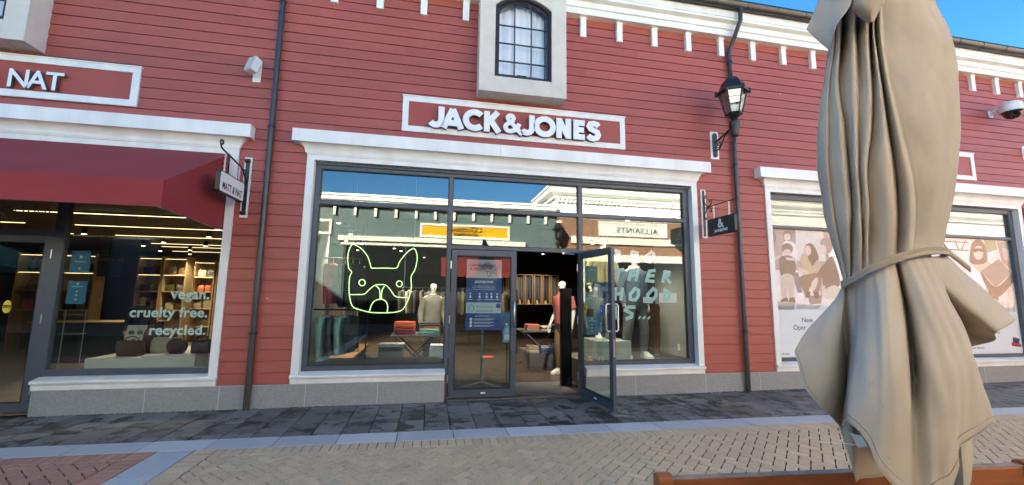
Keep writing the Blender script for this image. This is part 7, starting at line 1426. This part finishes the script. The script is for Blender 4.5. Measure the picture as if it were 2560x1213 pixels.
for p in sp:
    d = Vector((p.x - PX, p.y - PY, 0)); d = d.normalized() if d.length > 1e-4 else Vector((1, 0, 0))
    q = p + d * 0.006
    rws.append([q + Vector((0, 0, h)) + d * b for h, b in ((-0.0135, 0), (-0.012, 0.003), (-0.001, 0.0038), (0.0, 0.0028), (0.001, 0.0038), (0.012, 0.003), (0.0135, 0), (0.012, -0.004), (-0.012, -0.004))])
mb.grid(rws, True); mb.build('tie_strap', mat('strap webbing', (0.40, 0.335, 0.25), 0.85, bump=0.2, bs=500), um, smooth=50)
tl = [Vector(p) for p in TAIL]; mb = MB(); mb.grid([[p + Vector((0, 0, 0.012)), p + Vector((0.004, 0, 0)), p - Vector((0, 0, 0.012))] for p in catmull(tl, 5)]); o = mb.build('strap_tail', mat('strap webbing', (0.40, 0.335, 0.25)), um, smooth=60); s = o.modifiers.new('t', 'SOLIDIFY'); s.thickness = 0.003
mb = MB(); mb.add(TAG, [(0, 1, 2, 3)]); o = mb.build('care_label', mat('white label cloth', (0.6, 0.62, 0.63), 0.8), um); s = o.modifiers.new('t', 'SOLIDIFY'); s.thickness = 0.001
mb = MB(); mb.tube(TAGSTR, 0.0011, 5); mb.build('label_cord', LETW, um)
mb = MB()
a, b, c, d = [Vector(p) for p in TAG]
nrm = (b - a).cross(d - a).normalized(); nrm = nrm if nrm.y < 0 else -nrm
for u in (0.35, 0.5, 0.65): p0, p1 = a.lerp(d, u).lerp(b.lerp(c, u), 0.2) + nrm * 0.0012, a.lerp(d, u).lerp(b.lerp(c, u), 0.75 - u * 0.3) + nrm * 0.0012; mb.tube([p0, p1], 0.0008, 4)
mb.build('label_print', mat('navy print', (0.04, 0.05, 0.12), 0.7), um)
mb = MB(); mb.tube([(PX, PY, 0.03), (PX, PY, 2.9)], 0.022, 14); mb.build('pole', mat('bronze aluminium pole', (0.10, 0.08, 0.06), 0.4, metal=0.6), um, smooth=60)
mb = MB(); mb.lathe([(0.30, 0.0), (0.30, 0.05), (0.27, 0.07), (0.05, 0.08), (0.03, 0.25)], (PX, PY, -0.004), 28); mb.build('base', mat('black cast base', (0.02, 0.02, 0.02), 0.5), um, smooth=40)
for k in range(6):
    a = 2 * PI * k / 6; mb = MB(); mb.tube([(PX + 0.03 * math.cos(a), PY + 0.03 * math.sin(a), 2.75), (PX + 0.075 * math.cos(a), PY + 0.075 * math.sin(a), 1.75), (PX + 0.06 * math.cos(a), PY + 0.06 * math.sin(a), 1.25)], 0.008, 6); mb.build('rib', STEEL, um)
# bench behind the parasol: only the back rail and one post show
BW = mat('weathered orange brown teak', (0.30, 0.095, 0.028), 0.45, var=0.35, vs=7, bump=0.15, bs=50, stretch=(0.6, 6, 6))
EW = mat('worn end grain', (0.36, 0.25, 0.19), 0.8, var=0.35, vs=14, bump=0.2, bs=60)
ax = Vector((1.71, -0.135, 0)).normalized(); ay = Vector((-ax.y, ax.x, 0)); B0 = Vector((0.975, -4.835, 0)); ang = math.atan2(ax.y, ax.x)
be = thing('garden_bench', 'orange brown wooden bench seen from behind below the parasol', 'bench', B0, None, ang)
LB = 1.75
def wood(name, x0, x1, y0, y1, z0, z1, m=BW, bev=0.006): mb = MB(); mb.box(x0, x1, y0, y1, z0, z1); return mb.build(name, m, be, bevel=bev, local=True)
wood('top_rail', 0.032, LB - 0.032, -0.016, 0.020, 0.69, 0.832)
wood('weathered_cap', 0.033, LB - 0.033, -0.0163, 0.0203, 0.8325, 0.838, EW, 0.002)
for x in (0.0, LB):
    mb = MB(); mb.pyz([(-0.03, 0.0), (0.03, 0.0), (0.032, 0.835)] + [(0.001 + 0.031 * math.cos(a), 0.835 + 0.022 * math.sin(a)) for a in [PI * i / 8 for i in range(1, 8)]] + [(-0.03, 0.835)], x - 0.0315, x + 0.0315); o = mb.build('rear_leg', EW if False else BW, be, bevel=0.005, local=True)
wood('lower_rail', 0.036, LB - 0.036, -0.012, 0.02, 0.50, 0.55)
for i in range(13): wood('back_slat', 0.10 + i * (LB - 0.24) / 12, 0.10 + i * (LB - 0.24) / 12 + 0.04, -0.006, 0.012, 0.551, 0.689, bev=0.003)
for i in range(5): wood('seat_slat', 0.036, LB - 0.036, -0.07 - i * 0.085 - 0.075, -0.07 - i * 0.085, 0.42, 0.442, bev=0.004)
for x in (0.0, LB): wood('front_leg', x - 0.033, x + 0.033, -0.52, -0.46, 0.0, 0.62); wood('arm_rest', x - 0.045, x + 0.045, -0.56, 0.034 - 0.065, 0.6205, 0.65)
# moss in the crack between plinth and slabs
mb = MB(); rm = random.Random(21)
for i in range(900):
    x = rm.choice([rm.uniform(4.6, 9.5), rm.uniform(4.9, 6.6), rm.uniform(-4.5, 9)]); y = -0.035 - abs(rm.gauss(0, 0.010)); r = rm.uniform(0.003, 0.010)
    mb.cur = rm.uniform(0.6, 1.3); mb.add([(x - r, y - r, 0.0), (x + r, y - r, 0.0), (x + r, y + r, 0.0), (x - r, y + r, 0.0), (x + rm.uniform(-.3, .3) * r, y, r * rm.uniform(.6, 1.6))], [(0, 1, 4), (1, 2, 4), (2, 3, 4), (3, 0, 4)])
tag(mb.build('moss', mat('dry olive moss', (0.10, 0.10, 0.035), 0.95, attr=True)), 'olive moss in the crack at the foot of the plinth', 'moss', None, 'stuff')
mb = MB(); mb.grid([[(2.475 + u * 0.022, -0.735 + v * 0.02 + u * 0.005, 0.006 + 0.012 * abs(v) + 0.004 * math.sin(3 * u)) for v in (-1 * (1 - abs(u) * .8), -0.4 * (1 - abs(u) * .8), 0, 0.4 * (1 - abs(u) * .8), (1 - abs(u) * .8))] for u in (-1.2, -0.7, -0.2, 0.3, 0.8, 1.2)])
mb.v = [(2.475 + (v[0] - 2.475) * 1.6, -0.735 + (v[1] + 0.735) * 1.6, v[2]) for v in mb.v]
o = mb.build('fallen_leaf', mat('dry yellow leaf', (0.42, 0.22, 0.06), 0.7, var=0.2, vs=40)); o.modifiers.new('t', 'SOLIDIFY').thickness = 0.001; tag(o, 'dry yellow leaf on the slabs by the open door', 'leaf')
# ---------------------------------------------------------------- lettering becomes plain meshes
bpy.context.view_layer.update()
dg = bpy.context.evaluated_depsgraph_get()
for o in TEXTS:
    me = bpy.data.meshes.new_from_object(o.evaluated_get(dg)); nm = o.name
    if o.name.startswith('letter.') or o.name == 'letter':
        me.materials.append(LETG)
        for p_ in me.polygons:
            if p_.normal.z < 0.9: p_.material_index = 1
    c = bpy.data.objects.new('letter' if o.name.startswith('letter.') or o.name == 'letter' else 'lettering', me); COL.objects.link(c); c.parent = o.parent; c.location = o.location; c.rotation_euler = o.rotation_euler; c.scale = o.scale
for o in TEXTS: bpy.data.objects.remove(o)
